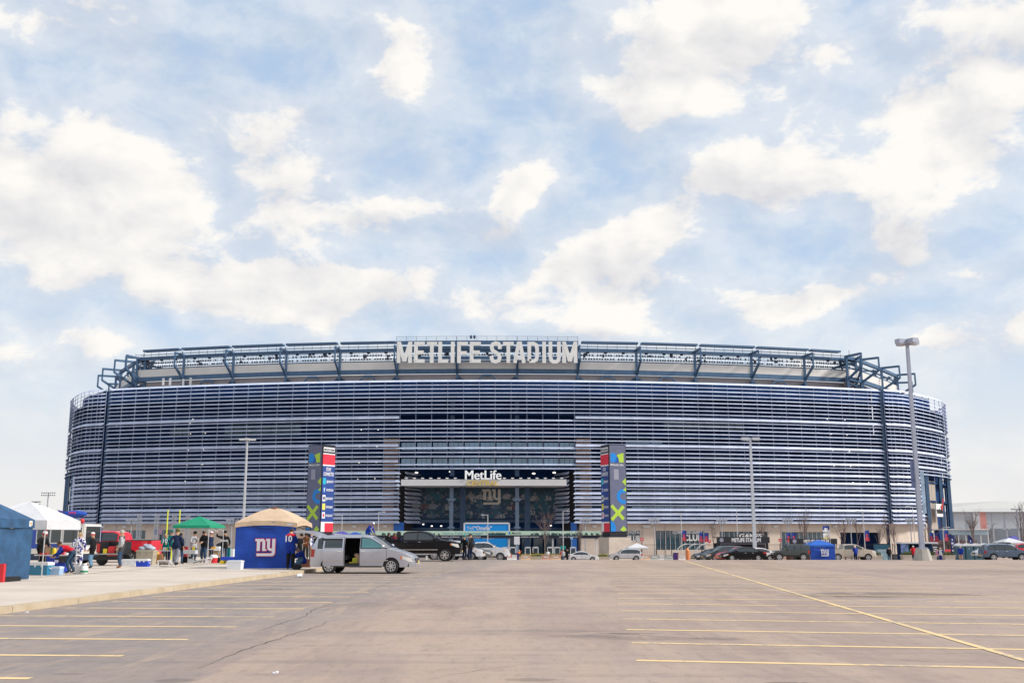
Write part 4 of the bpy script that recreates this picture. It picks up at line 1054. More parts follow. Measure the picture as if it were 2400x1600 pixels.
def plaid():
    m = bpy.data.materials.new('blue_white_print'); m.use_nodes = True; t = NT(m.node_tree); b = t.n['Principled BSDF']
    v = t.new('ShaderNodeTexCoord').outputs['Object']; vo = t.new('ShaderNodeTexVoronoi'); t.l.new(v, vo.inputs['Vector']); vo.inputs['Scale'].default_value = 9.0
    t.l.new(t.mix(t.ramp(vo.outputs[0], .46, .52), (.015, .02, .22, 1), (.70, .70, .74, 1)), b.inputs['Base Color']); b.inputs['Roughness'].default_value = .9
    return m
PLAID = plaid()
# ------------------------------------------------------------------ vehicles
RUB = mat('tyre_rubber', (.016, .016, .017), .8, 0, .15, 8); ALLOY = mat('alloy', (.55, .55, .57), .28, .85, .04, 4); DARKP = mat('dark_plastic', (.018, .018, .02), .6, 0, .15, 6)
CARGL = mat('car_glass', (.02, .03, .035), .04, 0, .1, 1, spec=1.0); CARGT = mat('car_glass_teal', (.06, .19, .20), .04, 0, .1, 1, spec=1.0); CHROME = mat('chrome', (.78, .78, .8), .12, 1, 0)
HEADL = mat('headlight_glass', (.75, .74, .72), .12, .1, .05, 6, coat=.6); TAILL = mat('taillight_red', (.42, .01, .012), .18, 0, .1, 6, coat=.6); AMBER = mat('amber_lens', (.75, .20, .04), .2, 0, 0, coat=.5)
PLATE = mat('plate_yellow', (.62, .48, .12), .5, 0, 0); INTER = mat('car_interior', (.014, .014, .018), .85, 0, .2, 5)
def pl(pts, x):
    if x <= pts[0][0]: return pts[0][1]
    for a, b in zip(pts[:-1], pts[1:]):
        if x <= b[0]: return a[1] + (b[1] - a[1]) * (x - a[0]) / max(b[0] - a[0], 1e-6)
    return pts[-1][1]
SPEC = {
 'minivan': dict(L=5.15, W=1.98, H=1.74, belt=1.14, sill=.30, wh=(.95, 4.04), wr=.345, cab=(.30, 3.95), win=((.42, 1.64), (1.74, 2.44), (2.56, 3.78)), ws=(3.02, 3.97), rw=(.04, .30), deck=1.0,
    top=[(0, .70), (.03, 1.0), (.10, 1.22), (.30, 1.62), (.5, 1.70), (1.5, 1.745), (2.6, 1.735), (2.98, 1.68), (3.3, 1.52), (3.98, 1.12), (4.3, 1.04), (4.72, .91), (4.98, .78), (5.10, .66), (5.15, .55)]),
 'pickup': dict(L=5.9, W=2.02, H=1.95, belt=1.38, sill=.46, wh=(1.25, 4.87), wr=.41, cab=(1.98, 4.5), win=((2.12, 2.98), (3.08, 4.30)), ws=(3.72, 4.46), rw=None, deck=1.3,
    top=[(0, .75), (.02, 1.38), (1.88, 1.40), (1.95, 1.42), (2.06, 1.84), (2.25, 1.93), (3.2, 1.955), (3.6, 1.90), (3.8, 1.82), (4.48, 1.41), (4.7, 1.37), (5.45, 1.27), (5.76, 1.17), (5.86, .98), (5.9, .7)]),
 'suv': dict(L=4.75, W=1.9, H=1.70, belt=1.08, sill=.36, wh=(.92, 3.74), wr=.36, cab=(.25, 3.6), win=((.42, 1.05), (1.13, 2.05), (2.13, 3.35)), ws=(2.86, 3.6), rw=(.08, .40), deck=1.0,
    top=[(0, .62), (.03, .98), (.12, 1.14), (.42, 1.55), (.65, 1.66), (1.5, 1.70), (2.4, 1.68), (2.82, 1.60), (3.55, 1.13), (3.75, 1.08), (4.4, .97), (4.63, .84), (4.72, .68), (4.75, .52)]),
 'sedan': dict(L=4.85, W=1.84, H=1.46, belt=.96, sill=.26, wh=(.95, 3.85), wr=.325, cab=(.62, 3.75), win=((.98, 1.35), (1.42, 2.16), (2.24, 3.4)), ws=(2.86, 3.66), rw=(.72, 1.42), deck=.9,
    top=[(0, .55), (.03, .88), (.12, 1.0), (.7, 1.06), (1.4, 1.38), (1.9, 1.455), (2.4, 1.455), (2.85, 1.36), (3.62, .99), (3.85, .95), (4.45, .83), (4.72, .70), (4.82, .58), (4.85, .48)]),
 'jeep': dict(L=4.3, W=1.85, H=1.84, belt=1.20, sill=.50, wh=(.78, 3.55), wr=.42, cab=(.02, 2.95), win=((.12, .98), (1.08, 1.74), (1.84, 2.62)), ws=(2.52, 2.86), rw=None, deck=1.1,
    top=[(0, .70), (.02, 1.70), (.08, 1.80), (1.5, 1.84), (2.45, 1.82), (2.56, 1.74), (2.86, 1.22), (2.95, 1.20), (3.9, 1.12), (4.02, 1.05), (4.06, .62), (4.3, .55)]),
}
WHEELS = {}
def wheel_mesh(r, w, nsp, rimm=None):
    key = (round(r, 3), nsp, rimm and rimm.name)
    if key in WHEELS: return WHEELS[key]
    t = MB().lathe([(r * .66, -w / 2 + .01), (r * .90, -w / 2), (r, -w * .32), (r, w * .32), (r * .90, w / 2), (r * .66, w / 2 - .01)], n=28, axis='Y').mesh('wheel', RUB, 50)
    q = MB(); q.mat(1).lathe([(0, -w / 2 + .05), (r * .66, -w / 2 + .05)], n=20, axis='Y'); q.v = [(v[0], -v[1] if False else v[1], v[2]) for v in q.v]
    q.mat(0).lathe([(r * .58, w / 2 - .035), (r * .60, w / 2 - .005), (r * .68, w / 2 - .005), (r * .68, w / 2 - .06)], n=28, axis='Y')
    for k in range(nsp):
        a = 2 * PI * k / nsp; c, s_ = math.cos(a), math.sin(a); L = r * .62
        q.bar((0, w / 2 - .02, 0), (c * L, w / 2 - .02, s_ * L), r * (.22 if nsp <= 6 else .13), .03, up=(0, 1, 0))
    q.lathe([(0, w / 2 + .005), (r * .16, w / 2 + .002), (r * .16, w / 2 - .03)], n=12, axis='Y')
    q.mat(1).lathe([(0, w / 2 - .07), (r * .66, w / 2 - .07)], n=20, axis='Y')
    WHEELS[key] = (t, q.mesh('rim', [rimm or ALLOY, DARKP], 40)); return WHEELS[key]
def car(name, label, x, y, z, rz, kind, col, group=None, cat=None, skip=None, glass=CARGL, chrome=True, nsp=6, roofrack=False, lower=None, rimm=None, trim2=None, shift=True, noside=(), lights=True):
    sp = SPEC[kind]; L, Wd, H, belt, sill = sp['L'], sp['W'], sp['H'], sp['belt'], sp['sill']
    root = thing(name, label, cat or {'pickup': 'pickup truck', 'jeep': 'off-road car'}.get(kind, kind if kind != 'suv' else 'car').replace('sedan', 'car'), (x, y, z), rz, group)
    top = sp['top']; ox = -L / 2
    def ztop(u): return pl(top, u)
    def zbot(u):
        b_ = sill
        for w in sp['wh']:
            r_ = sp['wr'] * 1.19
            if abs(u - w) < r_: b_ = max(b_, sp['wr'] + math.sqrt(r_ * r_ - (u - w) ** 2) * .98)
        if u > L - .7: b_ = max(b_, sill - .06 + 0 * u)
        return min(b_, ztop(u) - .04)
    def hw(u, zz):
        f = 1.0; t = max(0, (u - (L - .85)) / .85); f -= .19 * t ** 2.3; t = max(0, (.45 - u) / .45); f -= .08 * t ** 2
        if zz > belt: f *= 1 - (.21 if kind not in ('jeep',) else .10) * ((zz - belt) / (H - belt)) ** 1.15
        else: f *= 1 - .055 * ((belt - zz) / (belt - sill)) ** 2 - .012 * (1 - ((zz - sill) / (belt - sill)))
        return Wd / 2 * f
    X = set(round(L * i / 46, 3) for i in range(47)) | set(p[0] for p in top)
    for w in sp['wh']:
        for k in range(-8, 9): X.add(round(w + sp['wr'] * 1.19 * math.sin(PI / 2 * k / 8), 3))
    for sk in (skip or []): X |= {sk[0], sk[1]}
    X = sorted(v for v in X if 0 <= v <= L); nl, nt = 9, 4
    X = [v for i, v in enumerate(X) if i == 0 or v - X[i - 1] > .008]
    m = MB(); rows = []
    for u in X:
        zt, zb = ztop(u), zbot(u); ring = []
        zs = [zb + (zt - zb) * j / nl for j in range(nl + 1)]
        if skip and any(a - .01 <= u <= b + .01 for a, b, *_ in skip):
            zs = [zb, skip[0][2], .6, .8, 1.0, 1.14, 1.35, 1.5, skip[0][3], zt]
        for zz in zs: ring.append((u + ox, -hw(u, zz), zz))
        ht = hw(u, zt); cr = .045 if ztop(u) > belt + .2 else .035
        for j in range(1, 2 * nt): yy = -ht + 2 * ht * j / (2 * nt); ring.append((u + ox, yy, zt + cr * (1 - (yy / ht) ** 2)))
        for zz in zs[::-1]: ring.append((u + ox, hw(u, zz), zz))
        rows.append(ring)
    k = len(rows[0]); vs = [p for r_ in rows for p in r_]; fs = []
    for i in range(len(rows) - 1):
        for j in range(k - 1):
            if skip:
                a, b, za, zb_ = skip[0]
                if X[i] >= a - .01 and X[i + 1] <= b + .01 and 1 <= j <= nl - 2: continue
            fs.append((i * k + j, (i + 1) * k + j, (i + 1) * k + j + 1, i * k + j + 1))
    fs.append(tuple(range(k))); e = (len(rows) - 1) * k; fs.append(tuple(e + j for j in range(k - 1, -1, -1)))
    m.add(vs, fs); m.build('body', col, root, 38)
    # dark underside and wheel wells
    m = MB(); hw_ = Wd / 2 - .07
    m.box((0, 0, sill + .10), (L - .5, 2 * hw_ - .1, .16))
    for w in sp['wh']: m.box((w + ox, 0, sp['wr'] + .22), (sp['wr'] * 2.5, 2 * hw_ - .12, sp['wr'] * 1.35))
    m.build('underbody', DARKP, root)
    def side(poly, off, m_, name, sides=(-1, 1), nz=3, step=.12):
        """a patch on the flank: polygon [(x, z)] convex in z"""
        xs_ = sorted(set([p[0] for p in poly])); xa, xb = xs_[0], xs_[-1]; nx = max(1, int((xb - xa) / step)); xs_ = sorted(set(xs_ + [xa + (xb - xa) * i / nx for i in range(nx + 1)]))
        def rng(u):
            zz = []
            for a, b in zip(poly, poly[1:] + poly[:1]):
                if min(a[0], b[0]) - 1e-6 <= u <= max(a[0], b[0]) + 1e-6:
                    if abs(a[0] - b[0]) < 1e-6: zz += [a[1], b[1]]
                    else: zz.append(a[1] + (b[1] - a[1]) * (u - a[0]) / (b[0] - a[0]))
            return min(zz), max(zz)
        mb = MB()
        for sd in sides:
            vs = []
            for u in xs_:
                lo, hi = rng(u)
                for j in range(nz + 1): zz = lo + (hi - lo) * j / nz; vs.append((u + ox, sd * (hw(u, zz) + off), zz))
            f = []
            for i in range(len(xs_) - 1):
                for j in range(nz):
                    q = (i * (nz + 1) + j, (i + 1) * (nz + 1) + j, (i + 1) * (nz + 1) + j + 1, i * (nz + 1) + j + 1); f.append(q if sd < 0 else q[::-1])
            mb.add(vs, f)
        return mb.build(name, m_, root, 30)
    ga, gb = sp['cab']
    def wpoly(a, b, lo, up):
        n = 8; pts = []
        for i in range(n + 1):
            u = a + (b - a) * i / n; pts.append((u, max(lo + .015, ztop(u) - up)))
        return [(a, lo)] + pts + [(b, lo)]
    # black surround, then one pane per window
    A, B = sp['win'][0][0] - .05, sp['win'][-1][1] + .10
    if not skip: side(wpoly(A, B, belt + .0, .07), .004, DARKP, 'window_surround')
    else:
        side(wpoly(A, B, belt + .0, .07), .004, DARKP, 'window_surround', (1,)); side(wpoly(A, skip[0][0] - .02, belt, .07), .004, DARKP, 'window_surround', (-1,)); side(wpoly(skip[0][1] + .02, B, belt, .07), .004, DARKP, 'window_surround', (-1,))
    for wi, (a, b) in enumerate(sp['win']):
        if skip and wi == 1: side(wpoly(a, b, belt + .03, .10), .009, glass, 'side_window', (1,)); continue
        for sd in (-1, 1): side(wpoly(a, b, belt + .03, .10), .009, glass if wi == len(sp['win']) - 1 else CARGL, 'side_window', (sd,))
    def ontop(ua, ub, f, off, m_, name, n=8):
        mb = MB(); vs = []
        for i in range(n + 1):
            u = ua + (ub - ua) * i / n; zt = ztop(u); ht = hw(u, zt); cr = .045
            du = .02; sl = (ztop(u + du) - ztop(u - du)) / (2 * du); nn = Vector((-sl, 0, 1)).normalized() * off
            for j in range(7): yy = (-1 + 2 * j / 6) * ht * f; vs.append((u + ox + nn.x, yy, zt + (.045 if zt > belt + .2 else .035) * (1 - (yy / ht) ** 2) + nn.z))
        mb.add(vs, [(i * 7 + j, (i + 1) * 7 + j, (i + 1) * 7 + j + 1, i * 7 + j + 1) for i in range(n) for j in range(6)]); return mb.build(name, m_, root, 30)
    ontop(sp['ws'][0] + .02, sp['ws'][1] - .03, .90, .012, glass if glass is not CARGT else CARGL, 'windscreen')
    if sp['rw']: ontop(sp['rw'][0], sp['rw'][1], .82, .012, CARGL, 'rear_window')
    # door shuts, handles, sills, mirrors
    w0, w1 = sp['win'][-1]; dl = [w1 + .02, w0 - .05] + ([sp['win'][-2][0] - .03] if len(sp['win']) > 1 and kind != 'minivan' else [])
    for u in dl:
        if skip and skip[0][0] - .1 < u < skip[0][1] + .1: continue
        side([(u, sill + .05), (u, belt), (u + .014, belt), (u + .014, sill + .05)], .003, DARKP, 'door_gap', step=9)
    for u in (w0 + .10, sp['win'][-2][0] + .12):
        if skip and skip[0][0] - .3 < u < skip[0][1] + .1: continue
        for sd in (-1, 1): MB().box((u + ox, sd * (hw(u, belt - .12) + .015), belt - .12), (.2, .03, .035)).build('door_handle', CHROME if chrome else col, root)
    side([(w0 - 1.6 if kind != 'pickup' else sp['cab'][0], sill - .01), (w0 - 1.6 if kind != 'pickup' else sp['cab'][0], sill + .05), (sp['wh'][1] - sp['wr'] * 1.3, sill + .05), (sp['wh'][1] - sp['wr'] * 1.3, sill - .01)], .012, CHROME if kind == 'pickup' and chrome else DARKP, 'side_step')
    for sd in (-1, 1):
        u = w1 - .12; MB().ball((u + ox, sd * (hw(u, belt) + .13), belt + .10), (.10, .13, .10 if kind != 'pickup' else .15), 8, 6).build('mirror', trim2 or col, root, 60)
    # lamps, grille, bumpers, plate
    zn = ztop(L - .28)
    for sd in (-1, 1):
        if kind == 'jeep': MB().lathe([(0, .05), (.11, .03), (.13, -.02)], (L - .24 + ox, sd * .55, .95), 14, 'X').build('headlight', HEADL, root); continue
        side([(L - .62, zn - .14), (L - .58, zn - .03), (L - .15, ztop(L - .15) - .04), (L - .05, zn - .30), (L - .2, zn - .30)], .008, HEADL, 'headlight', (sd,))
        side([(L - .66, zn - .16), (L - .66, zn - .05), (L - .57, zn - .04), (L - .57, zn - .17)], .010, AMBER, 'indicator', (sd,))
    for sd in (-1, 1): side([(.02, belt - .38), (.06, belt - .02), (.24, belt - .05), (.20, belt - .38)] if kind != 'sedan' else [(.03, belt - .22), (.05, belt - .03), (.42, belt - .03), (.36, belt - .18)], .009, TAILL, 'tail_light', (sd,))
    hf = hw(L, .6) * .92
    g = MB(); g.box((L + ox - .01, 0, zn - .24), (.06, hf * 1.25, .20 if kind != 'pickup' else .34))
    for q in range(3): g.mat(1).box((L + ox + .025, 0, zn - .30 + q * .07), (.02, hf * 1.2, .018))
    g.build('grille', [DARKP, CHROME], root)
    MB().box((L + ox - .02, 0, sill + .13), (.14, hf * 1.9, .13)).build('bumper', CHROME if kind == 'pickup' and chrome else (lower or col), root)
    MB().box((ox + .02, 0, sill + .16), (.16, hf * 2.0, .16)).build('bumper', CHROME if kind == 'pickup' and chrome else (lower or col), root)
    for u in (ox - .065, L + ox + .06): MB().box((u, 0, sill + .2), (.012, .31, .15)).build('number_plate', PLATE, root)
    if lower and lower is not col: side([(.1, sill), (.1, sill + .16), (L - .1, sill + .16), (L - .1, sill)], .006, lower, 'side_cladding')
    if kind == 'pickup':
        a, b = .10, sp['cab'][0] - .12; hb = Wd / 2 - .12
        q = MB(); q.box(((a + b) / 2 + ox, 0, 1.425), (b - a, 2 * hb, .03)); q.build('bed_cover_liner', DARKP, root)
    if kind == 'jeep': MB().lathe([(.02, .10), (.30, .10), (.40, .07), (.40, -.10), (.0, -.12)], (ox - .13, 0, 1.05), 20, 'X').build('spare_wheel', RUB, root, 40)
    if roofrack:
        for sd in (-1, 1): MB().tube([(.55 + ox, sd * .62, H - .02), (.7 + ox, sd * .62, H + .06), (2.3 + ox, sd * .62, H + .05), (2.5 + ox, sd * .62, H - .02)], .02, 6).build('roof_rail', CHROME, root)
    if kind == 'minivan': side([(.35, .58), (.35, .62), (w1 + .1, .62), (w1 + .1, .58)], .012, col, 'side_moulding', (1,)); side([(skip[0][1] + .05 if skip else .35, .58), (skip[0][1] + .05 if skip else .35, .62), (w1 + .1, .62), (w1 + .1, .58)], .012, CHROME, 'side_moulding', (-1,))
    if kind == 'pickup': side([(sp['cab'][0] + .1, .74), (sp['cab'][0] + .1, .78), (w1 + .1, .78), (w1 + .1, .74)], .012, CHROME if chrome else col, 'side_moulding')
    tm, rm = wheel_mesh(sp['wr'], .24, nsp, rimm)
    for w in sp['wh']:
        for sd in (-1, 1):
            t = obj('wheel', tm, root, (w + ox, sd * (Wd / 2 - .14), sp['wr']), PI if sd < 0 else 0); obj('rim', rm, t)
    return root, dict(hw=hw, ztop=ztop, ox=ox, side=side, L=L, belt=belt, sill=sill)
# ------------------------------------------------------------------ builders for canopies, lamps, kiosks, barriers, trees ...
POLEW = mat('pole_white', (.62, .62, .62), .45, .2, .05, 2); POLEK = mat('pole_black', (.02, .02, .022), .5, .2, .05, 2); GALV = mat('galvanised', (.40, .42, .46), .5, .35, .12, .8)
PURPM = mat('lilac_grey_paint', (.36, .385, .47), .5, .2, .08, 1.2)
def canopy(name, label, x, y, z, rz, half, eave, peak, val, roofm, polem, dome=0.0, vent=None, walls=(), wallm=None, group=None, valm=None, poledia=.03, arch=0.0):
    root = thing(name, label, 'canopy tent', (x, y, z), rz, group); n = 8; rr = random.Random(int(x * 10) + int(y))
    for s in range(4):
        M = Matrix.Rotation(s * PI / 2, 3, 'Z'); mb = MB(); vs = []
        for i in range(n + 1):
            t = i / n; hgt = peak - (peak - eave) * (t ** (1.0 + dome) if dome >= 0 else 1 - (1 - t) ** (1 - dome))
            for j in range(n + 1):
                u = -1 + 2 * j / n; wob = rr.uniform(-.012, .012) * (0 if abs(u) > .95 or i in (0,) else 1)
                sag = -.05 * (1 - u * u) * t * (1 - t) * 2
                v = M @ Vector((u * t * half, -t * half, hgt + sag + wob + arch * (1 - u * u) * t ** 4)); vs.append(v)
        mb.add(vs, [(i * (n + 1) + j, (i + 1) * (n + 1) + j, (i + 1) * (n + 1) + j + 1, i * (n + 1) + j + 1) for i in range(n) for j in range(n)])
        mb.build('roof_panel', roofm, root, 60)
        if val:
            mb = MB(); vs = []
            for j in range(n + 1):
                u = -1 + 2 * j / n
                for k in range(3):
                    v = M @ Vector((u * half, -half - .006 - rr.uniform(0, .015) * k, eave + arch * (1 - u * u) - val * k / 2 * (1 - .0 * u))); vs.append(v)
            mb.add(vs, [(j * 3 + k, j * 3 + k + 1, (j + 1) * 3 + k + 1, (j + 1) * 3 + k) for j in range(n) for k in range(2)]); mb.build('valance', valm or roofm, root, 60)
    hp = half - .05
    for a, b in ((-1, -1), (1, -1), (1, 1), (-1, 1)):
        MB().box((a * hp, b * hp, eave / 2), (poledia, poledia, eave)).box((a * hp, b * hp, .015), (.14, .14, .03)).build('pole', polem, root)
    for s in range(4):                                          # scissor bars under the roof
        M = Matrix.Rotation(s * PI / 2, 3, 'Z'); mb = MB()
        for k in range(2):
            x0 = -hp + k * hp; x1 = x0 + hp
            mb.bar(M @ Vector((x0, -hp, eave - .05)), M @ Vector((x1, -hp, eave - .32)), .02); mb.bar(M @ Vector((x0, -hp, eave - .32)), M @ Vector((x1, -hp, eave - .05)), .02)
        mb.build('scissor_bar', polem, root)
    if vent: mb = MB(); mb.lathe([(half * .16, peak - .05), (half * .16, peak - .02), (half * .05, peak + .05), (0, peak + .055)], n=16); mb.build('vent_cap', vent, root, 50)
    for s in walls:
        M = Matrix.Rotation(s * PI / 2, 3, 'Z'); mb = MB(); vs = []; nx, nz = 16, 10
        for i in range(nx + 1):
            for k in range(nz + 1):
                u = -1 + 2 * i / nx; t = k / nz
                d = .03 * math.sin(3 * t * PI + u * 2) * (1 - abs(u)) + .025 * math.sin(t * 17 + u * 1.5) * (1 - abs(u)) + rr.uniform(-.01, .01)
                vs.append(M @ Vector((u * hp, -hp - .03 + d, .02 + (eave - val * .3 - .02) * t + arch * (1 - u * u) * t)))
        mb.add(vs, [(i * (nz + 1) + k, (i + 1) * (nz + 1) + k, (i + 1) * (nz + 1) + k + 1, i * (nz + 1) + k + 1) for i in range(nx) for k in range(nz)]); mb.build('side_wall', wallm or roofm, root, 80)
    return root
def monogram(parent, c, h, rz=0.0, white=None, edge=None, depth=.02, wk=1.0):
    mb = MB()
    if edge:
        e = .035; q2 = []
        for q in ny_quads():
            cx = sum(p[0] for p in q) / 4; cz = sum(p[1] for p in q) / 4
            q2.append([(p[0] + (e if p[0] > cx else -e), p[1] + (e if p[1] > cz else -e)) for p in q])
        flat_quads(mb, q2, (c[0], c[1], c[2]), depth * .5, rz, h * wk, h, .0004); mb.mat(1)
    flat_quads(mb, ny_quads(), (c[0], c[1], c[2]), depth, rz, h * wk, h, .0004)
    return mb.build('monogram', [edge, white] if edge else white, parent)
def shoebox_lamp(name, label, x, y, z, H, heads, rz=0, base=0.0, w0=.26, w1=.16, hs=(.75, .42, .30), polem=GALV, headm=None, group=None, basem=None, scale=1):
    root = thing(name, label, 'lamp post', (x, y, z), rz, group)
    if base:
        b = base
        mb = MB(); vs = []
        for zz, r in ((-.3, .66), (0, .64), (b * .9, .46), (b, .44)):
            for k in range(8): a = PI / 8 + k * PI / 4; vs.append((r * math.cos(a), r * math.sin(a), zz))
        mb.add(vs, [tuple(range(7, -1, -1)), tuple(24 + k for k in range(8))] + [(i * 8 + k, i * 8 + (k + 1) % 8, i * 8 + 8 + (k + 1) % 8, i * 8 + 8 + k) for i in range(3) for k in range(8)]); mb.build('concrete_base', basem or CGREY, root)
        MB().box((0, 0, b + .05), (w0 * 2.0, w0 * 2.0, .1)).build('base_plate', polem, root)
    mb = MB(); vs = []
    for zz, r in ((base, w0 / 2), (H, w1 / 2)):
        for a, c in ((-1, -1), (1, -1), (1, 1), (-1, 1)): vs.append((a * r, c * r, zz))
    mb.add(vs, [(3, 2, 1, 0), (4, 5, 6, 7), (0, 1, 5, 4), (1, 2, 6, 5), (2, 3, 7, 6), (3, 0, 4, 7)]); mb.build('post', polem, root)
    for a in heads:
        c, s = math.cos(R(a)), math.sin(R(a)); r = hs[0] / 2 + w1 / 2 + .12
        hd = MB(); hd.box((c * r, s * r, H + .02), hs, rz=R(a)); hd.mat(1).box((c * r, s * r, H + .02 - hs[2] / 2 - .012), (hs[0] * .8, hs[1] * .8, .02), rz=R(a)); hd.mat(0).bar((0, 0, H - .02), (c * r, s * r, H - .02), .09)
        hd.build('lamp_head', [headm or polem, HEADL], root)
    return root
def street_lamp(name, label, x, y, z, H, side=1, group=None, m=POLEW, r=.09, banner=None):
    root = thing(name, label, 'lamp post', (x, y, z), 0, group)
    MB().tube([(0, 0, 0), (0, 0, H)], [r, r * .65], 8).build('post', m, root)
    MB().bar((0, 0, H - .05), (side * .9, 0, H), .07).box((side * .95, 0, H), (.6, .28, .14)).build('lamp_head', m, root)
    return root
def flood_mast(label, x, y, z, H, group='floodlight masts along the stadium front'):
    root = thing('floodlight_mast', label, 'floodlight mast', (x, y, z), 0, group)
    MB().tube([(0, 0, 0), (0, 0, H)], [.12, .09], 8).build('post', GALV, root)
    MB().bar((-.9, 0, H - .1), (.9, 0, H - .1), .1).bar((-.6, 0, H - .7), (.6, 0, H - .7), .1).build('crossbar', GALV, root)
    for i, (a, b) in enumerate(((-.85, .1), (-.3, .15), (.3, .15), (.85, .1), (-.5, -.5), (.5, -.5))):
        MB().lathe([(.05, .2), (.22, .06), (.28, -.12), (.0, -.14)], (a, -.12, H + b), 10, 'Y').build('floodlight', GALV, root, 50)
    return root
BARK = mat('bark', (.15, .115, .10), .9, 0, .25, 6, .4); TWIG = mat('twigs', (.21, .155, .14), .9, 0, .25, 3)
def bare_tree(label, x, y, z, H, seed, spread=.5, group='bare young trees along the plaza', twigs=True):
    root = thing('bare_tree', label, 'tree', (x, y, z), 0, group); rr = random.Random(seed)
    tr = MB(); br = MB()
    tr.tube([(0, 0, -.1), (rr.uniform(-.06, .06), 0, H * .3), (rr.uniform(-.1, .1), rr.uniform(-.1, .1), H * .62), (rr.uniform(-.15, .15), 0, H * .95)], [H * .017, H * .013, H * .008, H * .002], 7)
    def grow(p, d, L, r, lev):
        pts = [p]; q = p
        for k in range(3): d = (d + Vector((rr.uniform(-.18, .18), rr.uniform(-.18, .18), rr.uniform(0, .16)))).normalized(); q = q + d * L / 3; pts.append(q)
        br.tube(pts, [r, r * .8, r * .55, r * .25], 4 if lev < 2 else 3, False)
        if lev >= (3 if twigs else 2): return
        for k in range(rr.randint(3, 4)):
            t = rr.uniform(.35, 1.0); b = pts[0].lerp(pts[3], t); nd = (d + Vector((rr.uniform(-.8, .8), rr.uniform(-.8, .8), rr.uniform(-.1, .6)))).normalized(); grow(b, nd, L * rr.uniform(.45, .65), r * .55, lev + 1)
    for k in range(9):
        h = H * rr.uniform(.26, .80); a = rr.uniform(0, 2 * PI); grow(Vector((0, 0, h)), Vector((math.cos(a) * spread, math.sin(a) * spread, 1)).normalized(), (H - h) * rr.uniform(.5, .8), H * .006, 1)
    tr.build('trunk', BARK, root, 60); br.build('branches', TWIG, root)
    return root
KGREY = mat('kiosk_grey', (.12, .135, .215), .5, 0, .10, .5); KFRAME = mat('kiosk_frame', (.012, .014, .022), .5, 0, .05, 1); KBLUE = mat('kiosk_blue', (.02, .06, .26), .5, 0, .06, .6); KRED = mat('kiosk_red', (.72, .03, .06), .5, 0, .04, 2)
KLIME = mat('print_lime', (.42, .62, .05), .5, 0, .04, 2); KCYAN = mat('print_blue', (.0, .22, .66), .5, 0, .04, 2); KDBL = mat('print_dark_blue', (.0, .09, .42), .5, 0, .04, 2); KWHT = mat('print_white', (.75, .75, .77), .5, 0, .03, 2); KYEL = mat('print_yellow', (.72, .66, .10), .5, 0, .03, 2); KTEAL = mat('print_teal', (.02, .42, .58), .5, 0, .03, 2); KPALE = mat('print_pale_grey', (.30, .30, .38), .5, 0, .05, 2)
